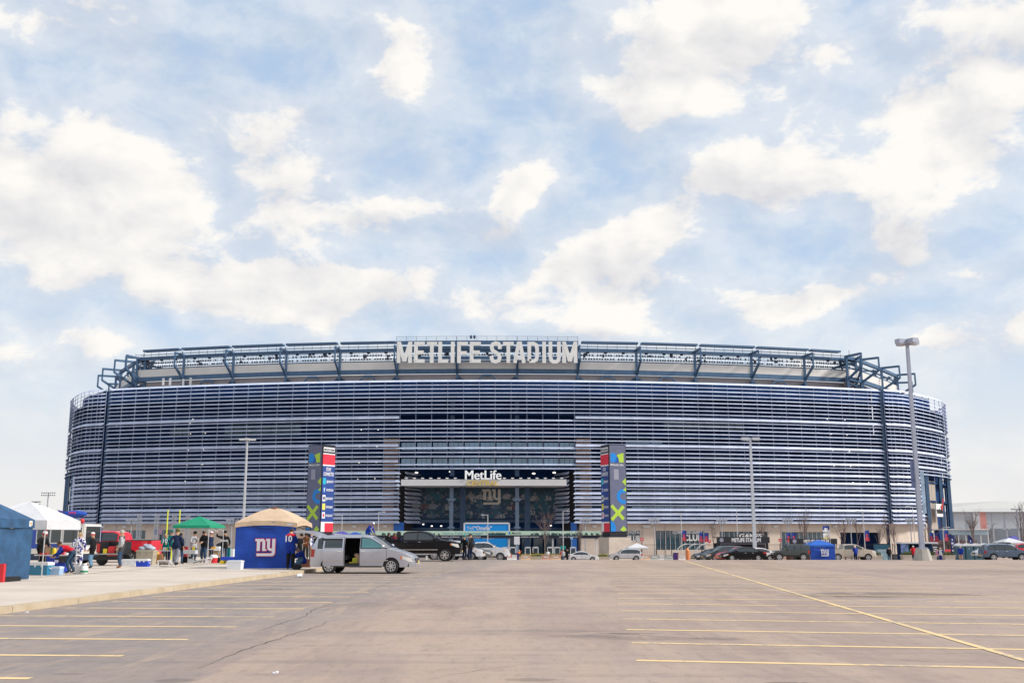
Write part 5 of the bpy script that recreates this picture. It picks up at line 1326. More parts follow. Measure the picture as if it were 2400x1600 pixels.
def kiosk(label, x, y, z, rz, side, zb, zt, mirror):
    """square advertising pylon; local -Y face carries the insurer's print, the +X (or -X) face the social board"""
    root = thing('advertising_pylon', label, 'advertising pylon', (x, y, z), rz, 'twin advertising pylons before the stadium'); h = side / 2; Hh = zt - zb
    MB().box((0, 0, zb / 2 - .4), (side * 1.25, side * 1.25, zb - .9)).build('pylon_base', CONC, root)
    mb = MB(); mb.box((0, 0, zb - .45), (side * .96, side * .96, .95))
    for k in range(4): mb.box((0, 0, zb - .8 + k * .25), (side * .98, side * .98, .06))
    mb.build('louvred_plinth', KFRAME, root)
    MB().box((0, 0, zb + Hh / 2), (side - .04, side - .04, Hh)).build('pylon_frame', KFRAME, root)
    b = .16; f = -h - .0
    MB().box((0, f, zb + Hh / 2), (side - 2 * b, .06, Hh - 2 * b)).build('front_panel', KGREY, root)
    X0, W_ = -h + b, side - 2 * b; Z0, H_ = zb + b, Hh - 2 * b
    def pr(name, polys, m, lay=1):
        q = MB()
        for poly in polys: q.prism([(X0 + max(0, min(1, a)) * W_, Z0 + max(0, min(1, c)) * H_) for a, c in poly], f - .03 - .012 * lay, f - .02)
        return q.build(name, m, root)
    ar = H_ / W_
    pr('print_shape', [[(.06, .80), (.46, .80)] + [(.46, .83), (.42, .885), (.34, .905), (.2, .912), (.06, .905)]], KCYAN, 1); pr('print_shape', [[(.34, .80), (.58, .80), (.55, .835), (.47, .862), (.40, .85)]], KDBL, 2)
    pr('print_shape', [[(.60, .80), (.88, .80), (.88, .912), (.72, .905), (.46, .888), (.56, .85)]], KLIME, 2)
    q = MB(); text(q, 'MetLife', (X0 + .46 * W_, f - .045, Z0 + .760 * H_), .36, width=W_ * .82, bold=.015); q.build('lettering', KWHT, root)
    pr('print_shape', [[(.25, .60), (.55, .60), (.55, .72), (.25, .72)]], KPALE)
    cz = .405; ri, ro = .20, .42
    ring = [[(.82 + rr_ * math.cos(R(a)), cz + rr_ * math.sin(R(a)) / ar) for rr_, a in ((ri, a0), (ro, a0), (ro, a0 + 15), (ri, a0 + 15))] for a0 in range(60, 300, 15)]
    ring = [[(min(p[0], 1.0), p[1]) for p in q_] for q_ in ring]
    pr('print_shape', ring, KCYAN, 1)
    def sq(cx, c, r): return [(cx - r, c), (cx, c - r / ar), (cx + r, c), (cx, c + r / ar)]
    pr('print_shape', [[(.76, .575), (1, .528), (1, .622)]], KLIME, 2); pr('print_shape', [[(.80, .475), (1, .463), (1, .515)]], KLIME, 2)
    c = .215
    for s in (-1, 1):
        qd = stroke([(.10, -.40 * s), (.86, .36 * s)], .20); pr('print_shape', [[(p[0] - .04, c + p[1] / ar) for p in q_] for q_ in qd], KLIME, 2 if s < 0 else 3)
    pr('print_shape', [[(0, .0), (.30, 0), (.32, .05), (.22, .10), (0, .125)]], KCYAN, 1); pr('print_shape', [sq(.80, .02, .22)], KLIME, 2)
    # social board on the other visible face
    s = 1 if not mirror else -1; fx = s * h; a = PI / 2 * s
    M = Matrix.Rotation(a, 3, 'Z')
    def P3(u, v, d=0.0): q_ = M @ Vector(((u - .5) * (side - .2), -h - d, 0)); return (q_.x, q_.y, zb + .1 + v * (Hh - .2))
    def rect(name, u0, v0, u1, v1, m, d=.04, tx=None, th=None, tm=None, xw=.8):
        q = MB(); pts = [P3(u0, v0, d), P3(u1, v0, d), P3(u1, v1, d), P3(u0, v1, d)] + [P3(u0, v0, d - .03), P3(u1, v0, d - .03), P3(u1, v1, d - .03), P3(u0, v1, d - .03)]
        q.add(pts, [(0, 1, 2, 3), (0, 4, 5, 1), (1, 5, 6, 2), (2, 6, 7, 3), (3, 7, 4, 0)]); o = q.build(name, m, root)
        if tx: q = MB(); c_ = P3((u0 + u1) / 2, v0 + (v1 - v0) * .18, d + .015); text(q, tx, c_, th, a, width=(u1 - u0) * (side - .2) * xw, bold=.02); q.build('lettering', tm or KBLUE, root)
        return o
    rect('board', 0, .115, 1, .765, KBLUE); rect('board', 0, .765, 1, .90, KRED, .045); rect('board', 0, .757, 1, .772, KWHT, .06); rect('board', 0, .893, 1, .905, KWHT, .06)
    rect('board', .04, .925, .96, .975, KWHT, .05, 'METLIFE STADIUM', .42, KFRAME, .9)
    for tx, v in (('STAY', .70), ('CONNECTED', .645)): q = MB(); text(q, tx, P3(.5, v, .055), .62, a, width=(side - .2) * (.42 if tx == 'STAY' else .86), bold=.03); q.build('lettering', KWHT, root)
    for k, (m, tx) in enumerate(((KTEAL, '@GIANTS'), (KDBL, 'METLIFESTADIUM'), (KWHT, '@NYGIANTS'), (KYEL, 'NEWYORKGIANTS'), (KWHT, 'NYGIANTS'))):
        v = .545 - k * .098; rect('icon_tile', .06, v, .30, v + .072, m, .05)
        if k == 1: q = MB(); text(q, 'f', P3(.18, v + .012, .065), .7, a, bold=.04); q.build('lettering', KWHT, root)
        if k in (2, 4): rect('icon_tile', .12, v + .018, .24, v + .054, KRED if k == 4 else KFRAME, .058)
        q = MB(); text(q, tx, P3(.63, v + .02, .055), .40, a, width=(side - .2) * .56, bold=.03); q.build('lettering', KWHT, root)
    rect('board', 0, .0, 1, .115, KWHT, .045); rect('board', .3, .0, 1, .10, KRED, .055)
    return root
def cooler(name, label, x, y, z, rz, d, bodym, lidm, cat='cooler', lid=.22, group=None, handle=True):
    root = thing(name, label, cat, (x, y, z), rz, group); w, dp, h = d; hb = h * (1 - lid); mb = MB(); k = .94
    vs = [(a * w / 2 * s, b * dp / 2 * s, zz) for zz, s in ((0, k), (hb, 1)) for a, b in ((-1, -1), (1, -1), (1, 1), (-1, 1))]
    mb.add(vs, [(3, 2, 1, 0), (4, 5, 6, 7), (0, 1, 5, 4), (1, 2, 6, 5), (2, 3, 7, 6), (3, 0, 4, 7)]); mb.build('box', bodym, root)
    MB().box((0, 0, hb + h * lid / 2), (w * 1.03, dp * 1.04, h * lid)).box((0, 0, h + .008), (w * .86, dp * .8, .016)).build('lid', lidm, root)
    if handle:
        for s in (-1, 1): MB().tube([(s * w * .5, -dp * .22, hb * .75), (s * (w * .5 + .05), -dp * .18, hb * .62), (s * (w * .5 + .05), dp * .18, hb * .62), (s * w * .5, dp * .22, hb * .75)], .014, 6).build('handle', lidm, root)
        MB().box((w * .18, -dp / 2 - .008, hb * .93), (.05, .03, .09)).box((-w * .18, -dp / 2 - .008, hb * .93), (.05, .03, .09)).build('latch', lidm, root)
    return root
def table(label, x, y, z, rz, L, Wd, H, topm, legm, cloth_=None, group='folding tables'):
    root = thing('folding_table', label, 'table', (x, y, z), rz, group)
    MB().box((0, 0, H - .025), (L, Wd, .045)).build('table_top', topm, root)
    for a in (-1, 1):
        for b in (-1, 1): MB().tube([(a * (L / 2 - .2), b * (Wd / 2 - .08), H - .05), (a * (L / 2 - .15), b * (Wd / 2 - .06), 0)], .016, 6).build('leg', legm, root)
        MB().bar((a * (L / 2 - .17), -(Wd / 2 - .08), H * .35), (a * (L / 2 - .17), Wd / 2 - .08, H * .35), .02).build('crossbar', legm, root)
    return root
def cornhole(label, x, y, z, rz):
    root = thing('cornhole_board', label, 'cornhole board', (x, y, z), rz, 'white cornhole boards'); L, Wd, h = 1.2, .62, .32
    a = math.atan2(h - .08, L)
    mb = MB(); mb.box((0, 0, (h + .08) / 2), (L, Wd, .025), ry=-a); mb.build('deck', WHITEM, root)
    MB().lathe([(.075, 0), (.075, .004)], (.36, 0, .08 + (h - .08) * (.36 + L / 2) / L + .014), 14).build('hole', mat('hole_dark', (.02, .012, .02)), root)
    for s in (-1, 1):
        MB().bar((-L / 2, s * (Wd / 2 - .015), .055), (L / 2, s * (Wd / 2 - .015), h - .03), .025, .08).build('rail', WHITEM, root)
        MB().bar((L / 2 - .06, s * (Wd / 2 - .05), h - .03), (L / 2 - .12, s * (Wd / 2 - .05), 0), .045, .06).build('leg', WHITEM, root)
    return root
def planter(label, x, y, z, L, group='concrete planters at the plaza edge', m=None, seed=1):
    root = thing('planter', label, 'planter', (x, y, z), 0, group); rr = random.Random(seed)
    vs = []; mb = MB()
    for zz, k in ((0, .9), (.62, 1.0), (.62, 1.06), (.75, 1.06), (.75, .96), (.66, .94)):
        for a, b in ((-1, -1), (1, -1), (1, 1), (-1, 1)): vs.append((a * L / 2 * k, b * .5 * k, zz))
    mb.add(vs, [(3, 2, 1, 0)] + [(i * 4 + j, i * 4 + (j + 1) % 4, i * 4 + 4 + (j + 1) % 4, i * 4 + 4 + j) for i in range(5) for j in range(4)] + [(20, 21, 22, 23)]); mb.build('planter_box', m or CONC, root)
    q = MB()
    for k in range(220):
        p = Vector((rr.uniform(-L / 2, L / 2) * .85, rr.uniform(-.4, .4), .68)); t = p + Vector((rr.uniform(-.18, .18), rr.uniform(-.18, .18), rr.uniform(.12, .5) * (1.2 - abs(p.x) / L))); d = Vector((rr.uniform(-.05, .05), rr.uniform(-.05, .05), 0)); q.add([p, t + d, t + Vector((0, 0, .05)), t - d], [(0, 1, 2, 3)])
    q.build('foliage', mat('evergreen', (.10, .13, .045), .8, 0, .5, 9), root)
    return root
def jersey(label, x, y, z, m, rz=0, group='jersey barriers', L=2.0):
    root = thing('traffic_barrier', label, 'barrier', (x, y, z), rz, group); mb = MB()
    mb.add([(a * L / 2, b, c) for a in (-1, 1) for b, c in ((-.3, 0), (-.3, .15), (-.12, .45), (-.1, .95), (.1, .95), (.12, .45), (.3, .15), (.3, 0))], [tuple(range(7, -1, -1)), tuple(range(8, 16))] + [(j, (j + 1) % 8, 8 + (j + 1) % 8, 8 + j) for j in range(8)])
    mb.build('barrier_body', m, root); MB().box((0, -.14, .62), (L * .5, .03, .16)).build('reflector_strip', KWHT, root)
    return root
def steel_barrier(label, x, y, z, rz, m, group='crowd control barriers', L=2.2):
    root = thing('crowd_barrier', label, 'barrier', (x, y, z), rz, group)
    MB().tube([(-L / 2, 0, .15), (-L / 2, 0, 1.05), (L / 2, 0, 1.05), (L / 2, 0, .15), (-L / 2, 0, .15)], .022, 6).build('frame', m, root)
    q = MB()
    for k in range(14): q.tube([(-L / 2 + L * (k + 1) / 15, 0, .15), (-L / 2 + L * (k + 1) / 15, 0, 1.05)], .008, 4)
    q.build('bars', m, root); MB().box((-L / 3, 0, .07), (.05, .6, .05)).box((L / 3, 0, .07), (.05, .6, .05)).build('feet', m, root)
    return root
def flag_banner(parent, x, z, w, h, m, m2, sd=1):
    q = MB(); vs = []
    for i in range(5):
        for j in range(4): vs.append((x + w * i / 4, -.05 - .05 * math.sin(i * 1.6 + j * .5), z + h * j / 3))
    q.add(vs, [(i * 4 + j, (i + 1) * 4 + j, (i + 1) * 4 + j + 1, i * 4 + j + 1) for i in range(4) for j in range(3)])
    for i, f in enumerate(range(len(q.m))): q.m[i] = 1 if (i % 3 == 0 or i in (4, 7)) else 0
    return q.build('banner', [m, m2], parent, 60)
# ------------------------------------------------------------------ tailgaters' corner on the apron
def fx(px, y, z=KZ): return gx(px, y, z)
BLUEC = mat('canvas_blue', (.020, .075, .165), .7, 0, .26, 2.5, .9, 7); WHC = mat('canvas_white', (.58, .58, .60), .7, 0, .05, 2, .6, 7); GRC = mat('canvas_green', (.0, .25, .13), .7, 0, .10, 2, .6, 7); TNC = mat('canvas_tan', (.57, .415, .28), .75, 0, .09, 2, .6, 7)
BRN = mat('canvas_brown', (.15, .055, .03), .8, 0, .1, 4); ROYAL = mat('canvas_royal', (.008, .06, .38), .75, 0, .14, 1.5, .8, 6); MW = mat('print_monogram', (.66, .66, .70), .7, 0, .03, 3); MR = mat('print_edge_red', (.55, .04, .10), .7, 0, .03, 3); PURP = mat('canvas_violet', (.08, .07, .30), .7, 0, .08, 2, .2, 9)
t = canopy('canopy_tent', 'slate blue canopy tent with full side walls at the far left of the apron', -19.25, 37.1, KZ, R(-2), 1.5, 2.14, 3.05, .30, BLUEC, POLEW, .05, walls=(0, 1), wallm=BLUEC)
MB().box((1.516, 1.2, 2.0), (.006, .22, .2)).mat(1).box((1.522, 1.2, 2.0), (.006, .1, .1)).build('sewn_label', [KWHT, mat('label_orange', (.7, .3, .05))], t)
canopy('canopy_tent', 'white canopy tent on white poles beside the slate blue tent', -19.85, 42.6, KZ, R(-1.5), 1.52, 2.16, 2.95, .36, WHC, POLEW, .12)
canopy('canopy_tent', 'green canopy tent with white poles sheltering several fans', -17.55, 58.4, KZ, R(-7), 1.06, 2.10, 2.62, .14, GRC, POLEW, -.02)
t = canopy('canopy_tent', 'tan domed canopy tent with a royal blue back wall bearing a white monogram', -11.76, 51.5, KZ, R(-3), 1.50, 2.16, 2.90, .22, TNC, POLEK, .55, BRN, walls=(0,), wallm=ROYAL, arch=.10)
monogram(t, (-.43, -1.60, .60), .80, 0, MW, MR)
MB().box((1.18, -1.56, 2.08), (.28, .01, .09)).build('sewn_label', WHC, t)

# short blue and white bus parked behind the white tent
b = thing('minibus', 'short blue and cream minibus with big dark windows behind the white tent', 'minibus', (fx(140, 57.5) - .2, 57.5, KZ), R(-3))
MB().box((-1.0, 0, 1.45), (5.8, 2.2, 1.25)).build('body', mat('bus_blue', (.01, .06, .36), .4, 0, .04, 1, coat=.4), b)
MB().box((-1.0, 0, 2.12), (5.8, 2.16, .1)).box((1.35, -1.06, 1.45), (1.2, .12, 1.42)).box((-1.0, -.01, .72), (5.82, 2.22, .28)).build('cream_trim', mat('bus_cream', (.60, .56, .50), .5, 0, .05, 1), b)
MB().box((-1.0, 0, .42), (5.7, 2.1, .36)).build('skirt', mat('bus_navy', (.012, .03, .07), .5, 0, .1, 1), b)
for x0, x1 in ((-3.7, -2.5), (-2.4, -1.2), (-.62, .1), (.16, .72), (.86, 1.84)):
    MB().box(((x0 + x1) / 2, -1.12, 1.58), (x1 - x0 + .08, .05, .92)).build('window_frame', WHITEM, b); MB().box(((x0 + x1) / 2, -1.15, 1.58), (x1 - x0 - .03, .02, .8)).build('window_pane', CARGL, b)
MB().box((1.92, 0, 1.55), (.05, 1.9, 1.15)).build('window_frame', WHITEM, b); MB().box((1.955, 0, 1.55), (.03, 1.72, .98)).build('window_pane', CARGL, b)
MB().box((1.92, 0, .95), (.05, 2.2, .35)).build('bumper_panel', WHITEM, b)
for wx in (-2.6, 1.0):
    tm, rm = wheel_mesh(.40, .24, 6); o = obj('wheel', tm, b, (wx, -.98, .4), PI); obj('rim', rm, o)
    o = obj('wheel', tm, b, (wx, .98, .4)); obj('rim', rm, o)

# people, left to right
PZ = KZ
TWO = [C['navy'], C['red']]
def pp(label, px, y, face, **k): return person(label, fx(px, y), y, k.pop('z', PZ), face, **k)
GA = 'fans tailgating on the apron'
pp('person in a long black coat and red striped bobble beanie standing under the white tent', 94, 45.4, 60, H=1.74, pose='hold', top=C['black'], pants=C['black'], shoes=SHOE, hat=('beanie', C['red'], C['white'], 1), group=GA, hem=.45, fat=1.4)
pp('person in a red vest, blue sleeves and jeans bending over the folding table', 159, 44.1, -90, H=1.74, pose='bend', top=C['red'], sleeve=C['royal'], pants=C['jeans'], shoes=SHOE, hat=('hair', HAIRB), group=GA, hem=-.02, fat=1.1)
pp('fair-haired person in a blue and white printed onesie seen from behind', 181, 48.2, 180, H=1.70, pose='pockets', top=PLAID, pants=PLAID, shoes=SHOE, hat=('hair', HAIRF), group=GA)
pp('person in a black hip-length jacket, light jeans and a red and white knitted hat', 214, 50.3, -80, H=1.68, pose='pockets', top=C['black'], pants=C['ljeans'], shoes=SHOE, hat=('beanie', C['red'], C['white']), group=GA, hem=.22, fat=1.4)
pp('fair-haired man in a grey and black jacket, jeans and brown shoes seen in profile', 282, 50.6, -78, H=1.82, pose='pockets', top=C['dgrey'], sleeve=C['grey'], pants=C['jeans'], shoes=SHOEB, hat=('hair', HAIRG), group=GA, fat=1.25)
pp('person in a teal jersey numbered 10 behind the small white table', 386, 60.5, 5, H=1.70, pose='hold', top=C['teal'], pants=C['black'], shoes=SHOE, hat=('bald', None), number=('10', 'front', NUMW, .24), group=GA)
pp('person in a pale teal top half hidden behind the man in the navy jacket', 400, 61.5, 20, H=1.86, pose='stand', top=C['teal'], pants=C['navy'], shoes=SHOE, hat=('cap', C['teal']), group=GA)
pp('man in a navy jacket, grey trousers and olive beanie seen from behind', 411, 54.0, 178, H=1.86, pose='walk', top=C['navy'], pants=C['gpants'], shoes=SHOE, hat=('beanie', C['olive'], C['olive']), group=GA, fat=1.4)
pp('person in dark jeans and a black coat beyond the man in the navy jacket', 419, 57.5, 160, H=1.68, pose='easy', top=C['black'], pants=C['jeans'], shoes=SHOE, hat=('hair', HAIR), group=GA)
pp('man in a grey sweatshirt, jeans and black beanie eating under the green canopy', 452, 63.0, 50, H=1.78, pose='eat', top=C['grey'], pants=C['jeans'], shoes=SHOE, hat=('beanie', C['black'], C['black']), group=GA, fat=1.35)
pp('dark-haired man in black jacket and jeans looking down at his hands', 477, 60.6, -20, H=1.84, pose='hold', top=C['black'], pants=C['jeans'], shoes=SHOE, hat=('hair', HAIR), group=GA, fat=1.3)
pp('person in a maroon beanie mostly hidden behind the man in the black jacket', 491, 65, 70, H=1.76, pose='easy', top=C['navy'], pants=C['black'], shoes=SHOE, hat=('beanie', C['maroon'], C['white']), group=GA)
pp('man in a black team jacket with white lettering on the back raising one arm', 524, 61.5, 190, H=1.80, pose='raise', top=C['black'], pants=C['jeans'], shoes=SHOE, hat=('beanie', C['black'], C['black']), number=('EAGLES', 'back', NUMW, .09), group=GA, fat=1.25)
r_ = pp('tall man in a royal blue jersey numbered 10 and black trousers seen from behind', 679, 49.0, 172, H=1.90, pose='hold', top=C['royal'], pants=C['black'], shoes=SHOE, hat=('hair', HAIR), number=('10', 'back', NUMW, .26), group=GA, fat=1.55, hem=.22)
mb = MB(); mb.lathe([(.22, 1.50), (.245, 1.56), (.12, 1.62), (.09, 1.63)], n=14); mb.v = [(v[0] * 1.05, v[1] * .72 + .0, v[2] + .02) for v in mb.v]; mb.build('red_yoke', C['red'], r_, 60)
pp('person in a royal blue hoodie and striped beanie crouching beside the tan tent', 706, 49.6, -60, H=1.76, pose='crouch', top=C['royal'], pants=C['ljeans'], shoes=SHOE, hat=('beanie', C['royal'], C['white']), group=GA, fat=1.15)
pp('person in a black hooded coat and dark beanie in the group behind the tan tent', 701, 66.5, 70, H=1.66, pose='hold', top=C['black'], pants=C['black'], shoes=SHOE, hat=('beanie', C['black'], C['black']), group=GA)
pp('dark-haired person in a dark brown top with folded arms behind the tan tent', 716, 68, 0, H=1.72, pose='hold', top=C['brown'], pants=C['black'], shoes=SHOE, hat=('hair', HAIR), group=GA, skin=SKIND)
pp('person in a blue jersey and tan trousers behind the open tailgate of the minivan', 727, 65.5, 100, H=1.76, pose='easy', top=C['royal'], sleeve=C['white'], pants=C['khaki'], shoes=SHOE, hat=('beanie', C['black'], C['black']), group=GA)
pp('person in a green hooded top and pale cap behind the open tailgate of the minivan', 742, 66.5, -60, H=1.72, pose='hold', top=C['green'], pants=C['black'], shoes=SHOE, hat=('cap', C['white']), group=GA)

# coolers, tables and clutter
TEALM = mat('cooler_teal', (.03, .20, .34), .45, 0, .05, 3); LBLU = mat('cooler_pale_blue', (.33, .48, .66), .5, 0, .05, 3); LIDW = mat('cooler_white', (.72, .72, .73), .5, 0, .04, 3); CBLU = mat('cooler_blue', (.005, .05, .50), .45, 0, .04, 3)
BINM = mat('bin_beige', (.42, .37, .28), .6, 0, .05, 3); FOAM = mat('white_foam', (.72, .74, .77), .7, 0, .03, 3, .2, 20); CARD = mat('cardboard', (.36, .24, .13), .85, 0, .08, 4); REDP = mat('red_plastic', (.6, .02, .03), .45, 0, .04, 3); YELP = mat('yellow_plastic', (.72, .52, .02), .45, 0, .06, 3); BLKP = mat('black_fabric', (.012, .012, .014), .85, 0, .2, 6)
cooler('cooler', 'large teal cooler with a white lid in front of the white tent', fx(96, 42.4), 42.4, KZ, R(-8), (.80, .46, .50), TEALM, LIDW)
cooler('cooler', 'small pale blue cooler standing right of the large teal cooler', fx(131, 42.5), 42.5, KZ, R(-5), (.46, .34, .32), LBLU, mat('lid_pale', (.55, .65, .75), .5), handle=False)
cooler('cooler', 'long white cooler beside the blue cooler, near the man in the grey jacket', fx(303, 55), 55, KZ, R(-2), (.84, .42, .32), LIDW, LIDW)
cooler('cooler', 'bright blue cooler with a white lid beside the beige bin', fx(335, 53.6), 53.6, KZ, R(-2), (.62, .40, .36), CBLU, LIDW)
cooler('foam_box', 'white foam box on the pavement left of the royal blue wall', fx(551, 49.2), 49.2, KZ, R(-4), (.68, .44, .40), FOAM, FOAM, 'box', handle=False, lid=.15)
cooler('storage_box', 'black lidded case beside the crouching person', fx(696, 48.6), 48.6, KZ, R(5), (.30, .24, .24), BLKP, BLKP, 'case')
cooler('dustbin', 'big beige rubbish bin with grey bags piled on top', fx(342, 56.6), 56.6, KZ, 0, (.92, .62, .78), BINM, BINM, 'bin', lid=.12)
hp = MB(); rr = random.Random(3)
for a_, c_, w_, h_ in ((-.22, .08, .24, .11), (.05, .15, .27, .15), (.26, .08, .19, .11), (-.08, .22, .15, .10)):
    k0 = len(hp.v); hp.ball((a_, rr.uniform(-.08, .08), c_), (w_, .22, h_), 14, 9)
    for i in range(k0, len(hp.v)): q_ = Vector(hp.v[i]); n_ = 1 + .16 * math.sin(q_.x * 23 + q_.z * 31) * math.cos(q_.y * 19 + q_.x * 9); hp.v[i] = (a_ + (q_.x - a_) * n_, q_.y * n_, max(.0, c_ + (q_.z - c_) * n_))
hp.build('rubbish_bags', mat('bag_grey', (.36, .39, .47), .45, 0, .35, 5, .4, 14), None, 60, (fx(343, 56.6), 56.6, KZ + .79), label='pale grey plastic bags heaped on the beige bin', category='rubbish bags')
drum = thing('drinks_cooler', 'round red drinks cooler with a domed white lid under the green canopy', 'drinks cooler', (fx(500, 60), 60, KZ)); MB().lathe([(.20, 0), (.23, .28), (.23, .30)], n=16).build('barrel', REDP, drum, 50); MB().lathe([(.24, .30), (.24, .36), (.17, .46), (0, .49)], n=16).build('lid', LIDW, drum, 50)
pail = thing('food_tub', 'white plastic tub with an orange label beside the right pole of the white tent', 'tub', (fx(188, 43.8), 43.8, KZ)); MB().lathe([(.16, 0), (.185, .30), (.195, .30), (.195, .34)], n=18).build('tub', LIDW, pail, 50); MB().lathe([(.197, .34), (.197, .37), (0, .38)], n=18).build('lid', LIDW, pail, 50); MB().lathe([(.168, .10), (.180, .24)], n=18).build('label', mat('label_brown', (.48, .22, .06), .6), pail)
tk = thing('gas_bottle', 'small white and green gas bottle next to the white tub', 'gas bottle', (fx(197, 43.6), 43.6, KZ)); MB().lathe([(.12, 0), (.15, .05), (.15, .26), (.08, .34), (.03, .36)], n=16).build('cylinder', LIDW, tk, 50); MB().lathe([(.152, .06), (.152, .14)], n=16).build('green_band', mat('green_band', (.02, .22, .10), .5), tk); MB().lathe([(.08, .36), (.08, .43)], n=12).build('collar', LIDW, tk)
table('long white folding table under the white tent, loaded with food', fx(132, 44.9), 44.9, KZ, R(-4), 1.72, .7, .76, LIDW, GALV)
table('small white folding table in front of the teal numbered jersey', fx(383, 58.6), 58.6, KZ, R(-3), .62, .5, .74, LIDW, GALV)
table('table under a white cloth between the navy jacket and the grey sweatshirt', fx(441, 60.4), 60.4, KZ, R(-3), .95, .6, .72, LIDW, POLEK)
table('narrow white table behind the man looking at his hands', fx(505, 64), 64, KZ, R(-3), .8, .5, .74, LIDW, GALV)
ct = MB(); ct.box((0, 0, .005), (1.0, .66, .012))
for s in (-1, 1): ct.box((0, s * .33, -.10), (1.0, .012, .22)); ct.box((s * .5, 0, -.10), (.012, .66, .22))
ct.build('tablecloth', WHC, None, None, (fx(441, 60.4), 60.4, KZ + .72), R(-3), label='white cloth over the table left of the grey sweatshirt', category='tablecloth')
def item(name, label, cat, x, y, z, d, m, rz=0):
    mb = MB(); w, dp, h = d; mb.box((0, 0, h * .46), (w, dp, h * .92)).box((0, 0, h * .96), (w * .9, dp * .9, h * .08)); return mb.build(name, m, None, None, (x, y, z), rz, label=label, category=cat)
TZ = KZ + .765
item('food_box', 'tan cardboard food box standing at the left of the long folding table', 'box', fx(112, 45.1), 45.1, TZ, (.34, .12, .30), CARD)
item('food_box', 'pale printed carton at the right of the long folding table', 'box', fx(136, 45.1), 45.1, TZ, (.42, .12, .28), mat('carton_pale', (.6, .45, .34), .8, 0, .3, 9))
jug = thing('juice_jug', 'yellow jug with a dark cap in the middle of the long folding table', 'jug', (fx(123, 44.7), 44.7, TZ)); MB().lathe([(.08, 0), (.09, .02), (.09, .20), (.04, .28)], n=12).build('jug', YELP, jug, 50); MB().lathe([(.035, .28), (.035, .32), (0, .325)], n=10).build('cap', BLKP, jug)
item('plastic_tray', 'red plastic tray of food near the front pole of the white tent', 'tray', fx(101, 44.7), 44.7, TZ, (.34, .26, .06), REDP); item('plastic_tray', 'red bowl near the bending person on the long folding table', 'bowl', fx(143, 44.7), 44.7, TZ, (.16, .16, .12), REDP)
item('food_box', 'white and orange snack box on the small table before the teal jersey', 'box', fx(384, 58.6), 58.6, KZ + .745, (.16, .12, .16), LIDW); item('drink_bottle', 'orange bottle on the small table before the teal jersey', 'bottle', fx(374, 58.6), 58.6, KZ + .745, (.07, .07, .22), mat('orange_drink', (.7, .34, .03), .4)); item('drink_bottle', 'yellow bottle on the right of the small table before the teal jersey', 'bottle', fx(389, 58.5), 58.5, KZ + .745, (.07, .07, .14), YELP)
item('food_box', 'yellow snack box on the cloth-covered table', 'box', fx(452, 60.3), 60.3, KZ + .735, (.14, .12, .18), YELP); item('food_box', 'orange snack box on the narrow white table', 'box', fx(499, 63.9), 63.9, KZ + .745, (.26, .14, .12), mat('snack_orange', (.7, .36, .03), .6)); item('storage_tub', 'dark red plastic tub under the left of the green canopy', 'tub', fx(433, 62.5), 62.5, KZ + .0, (.3, .3, .9), mat('red_dark', (.35, .02, .03), .5))
item('cardboard_box', 'brown cardboard carton left of the man raising his arm', 'box', fx(508, 65.2), 65.2, KZ, (.42, .4, .62), CARD); item('shopping_bag', 'white bag on top of the brown cardboard carton', 'bag', fx(508, 65.1), 65.1, KZ + .62, (.34, .26, .26), FOAM)
item('storage_box', 'tall stack of white cartons left of the tan tent', 'boxes', fx(540, 62.8), 62.8, KZ, (.42, .4, .74), FOAM)
w = thing('beach_wagon', 'blue folding wagon with yellow wheels left of the white foam box', 'wagon', (fx(537, 58), 58, KZ), R(-5)); MB().box((0, 0, .30), (.82, .42, .18)).build('basket', CBLU, w)
for a in (-1, 1):
    for c in (-1, 1): MB().lathe([(0, -.02), (.10, -.02), (.11, 0), (.10, .02), (0, .02)], (a * .36, c * .2, .11), 12, 'Y').build('wheel', YELP, w)
    MB().bar((a * .38, 0, .2), (a * .34, 0, .11), .03).build('strut', POLEK, w)
cornhole('white cornhole board with its raised end turned to the car park', fx(386, 53.4), 53.4, KZ, R(-78)); cornhole('white cornhole board sloping down to the left before the man in the black jacket', fx(468, 58.4), 58.4, KZ, R(-14))
gr = thing('kettle_grill', 'black kettle grill on three legs behind the narrow white table', 'grill', (fx(515, 66), 66, KZ)); MB().lathe([(0, .62), (.2, .68), (.28, .84), (.29, .88)], n=16).build('bowl', BLKP, gr, 50); MB().lathe([(.29, .88), (.24, 1.02), (.1, 1.1), (0, 1.11)], n=16).build('lid', BLKP, gr, 50)
for a_ in (0, 120, 240): MB().tube([(.14 * math.cos(R(a_)), .14 * math.sin(R(a_)), .7), (.3 * math.cos(R(a_)), .3 * math.sin(R(a_)), 0)], .014, 6).build('leg', GALV, gr)
item('storage_tub', 'black plastic tub under the table with the white cloth', 'tub', fx(436, 60.8), 60.8, KZ, (.5, .36, .34), BLKP); item('food_box', 'white carton on the ground under the table with the white cloth', 'box', fx(447, 60.6), 60.6, KZ, (.3, .3, .24), FOAM)
item('storage_tub', 'dark blue plastic tub under the long folding table', 'tub', fx(141, 45.4), 45.4, KZ, (.5, .4, .4), CBLU); item('food_box', 'white paper bag at the right end of the long folding table', 'bag', fx(150, 44.8), 44.8, TZ, (.2, .14, .26), FOAM); item('drink_bottle', 'green bottle beside the yellow jug on the long folding table', 'bottle', fx(117, 44.7), 44.7, TZ, (.07, .07, .28), mat('green_bottle', (.02, .2, .06), .3))
item('folded_chair', 'teal folded chair leaning near the man raising his arm', 'chair', fx(534, 62), 62, KZ, (.2, .2, .85), C['teal']); item('cargo_box', 'dark wooden crate behind the crouching person', 'crate', fx(716, 52.5), 52.5, KZ, (.5, .4, .4), BRN)
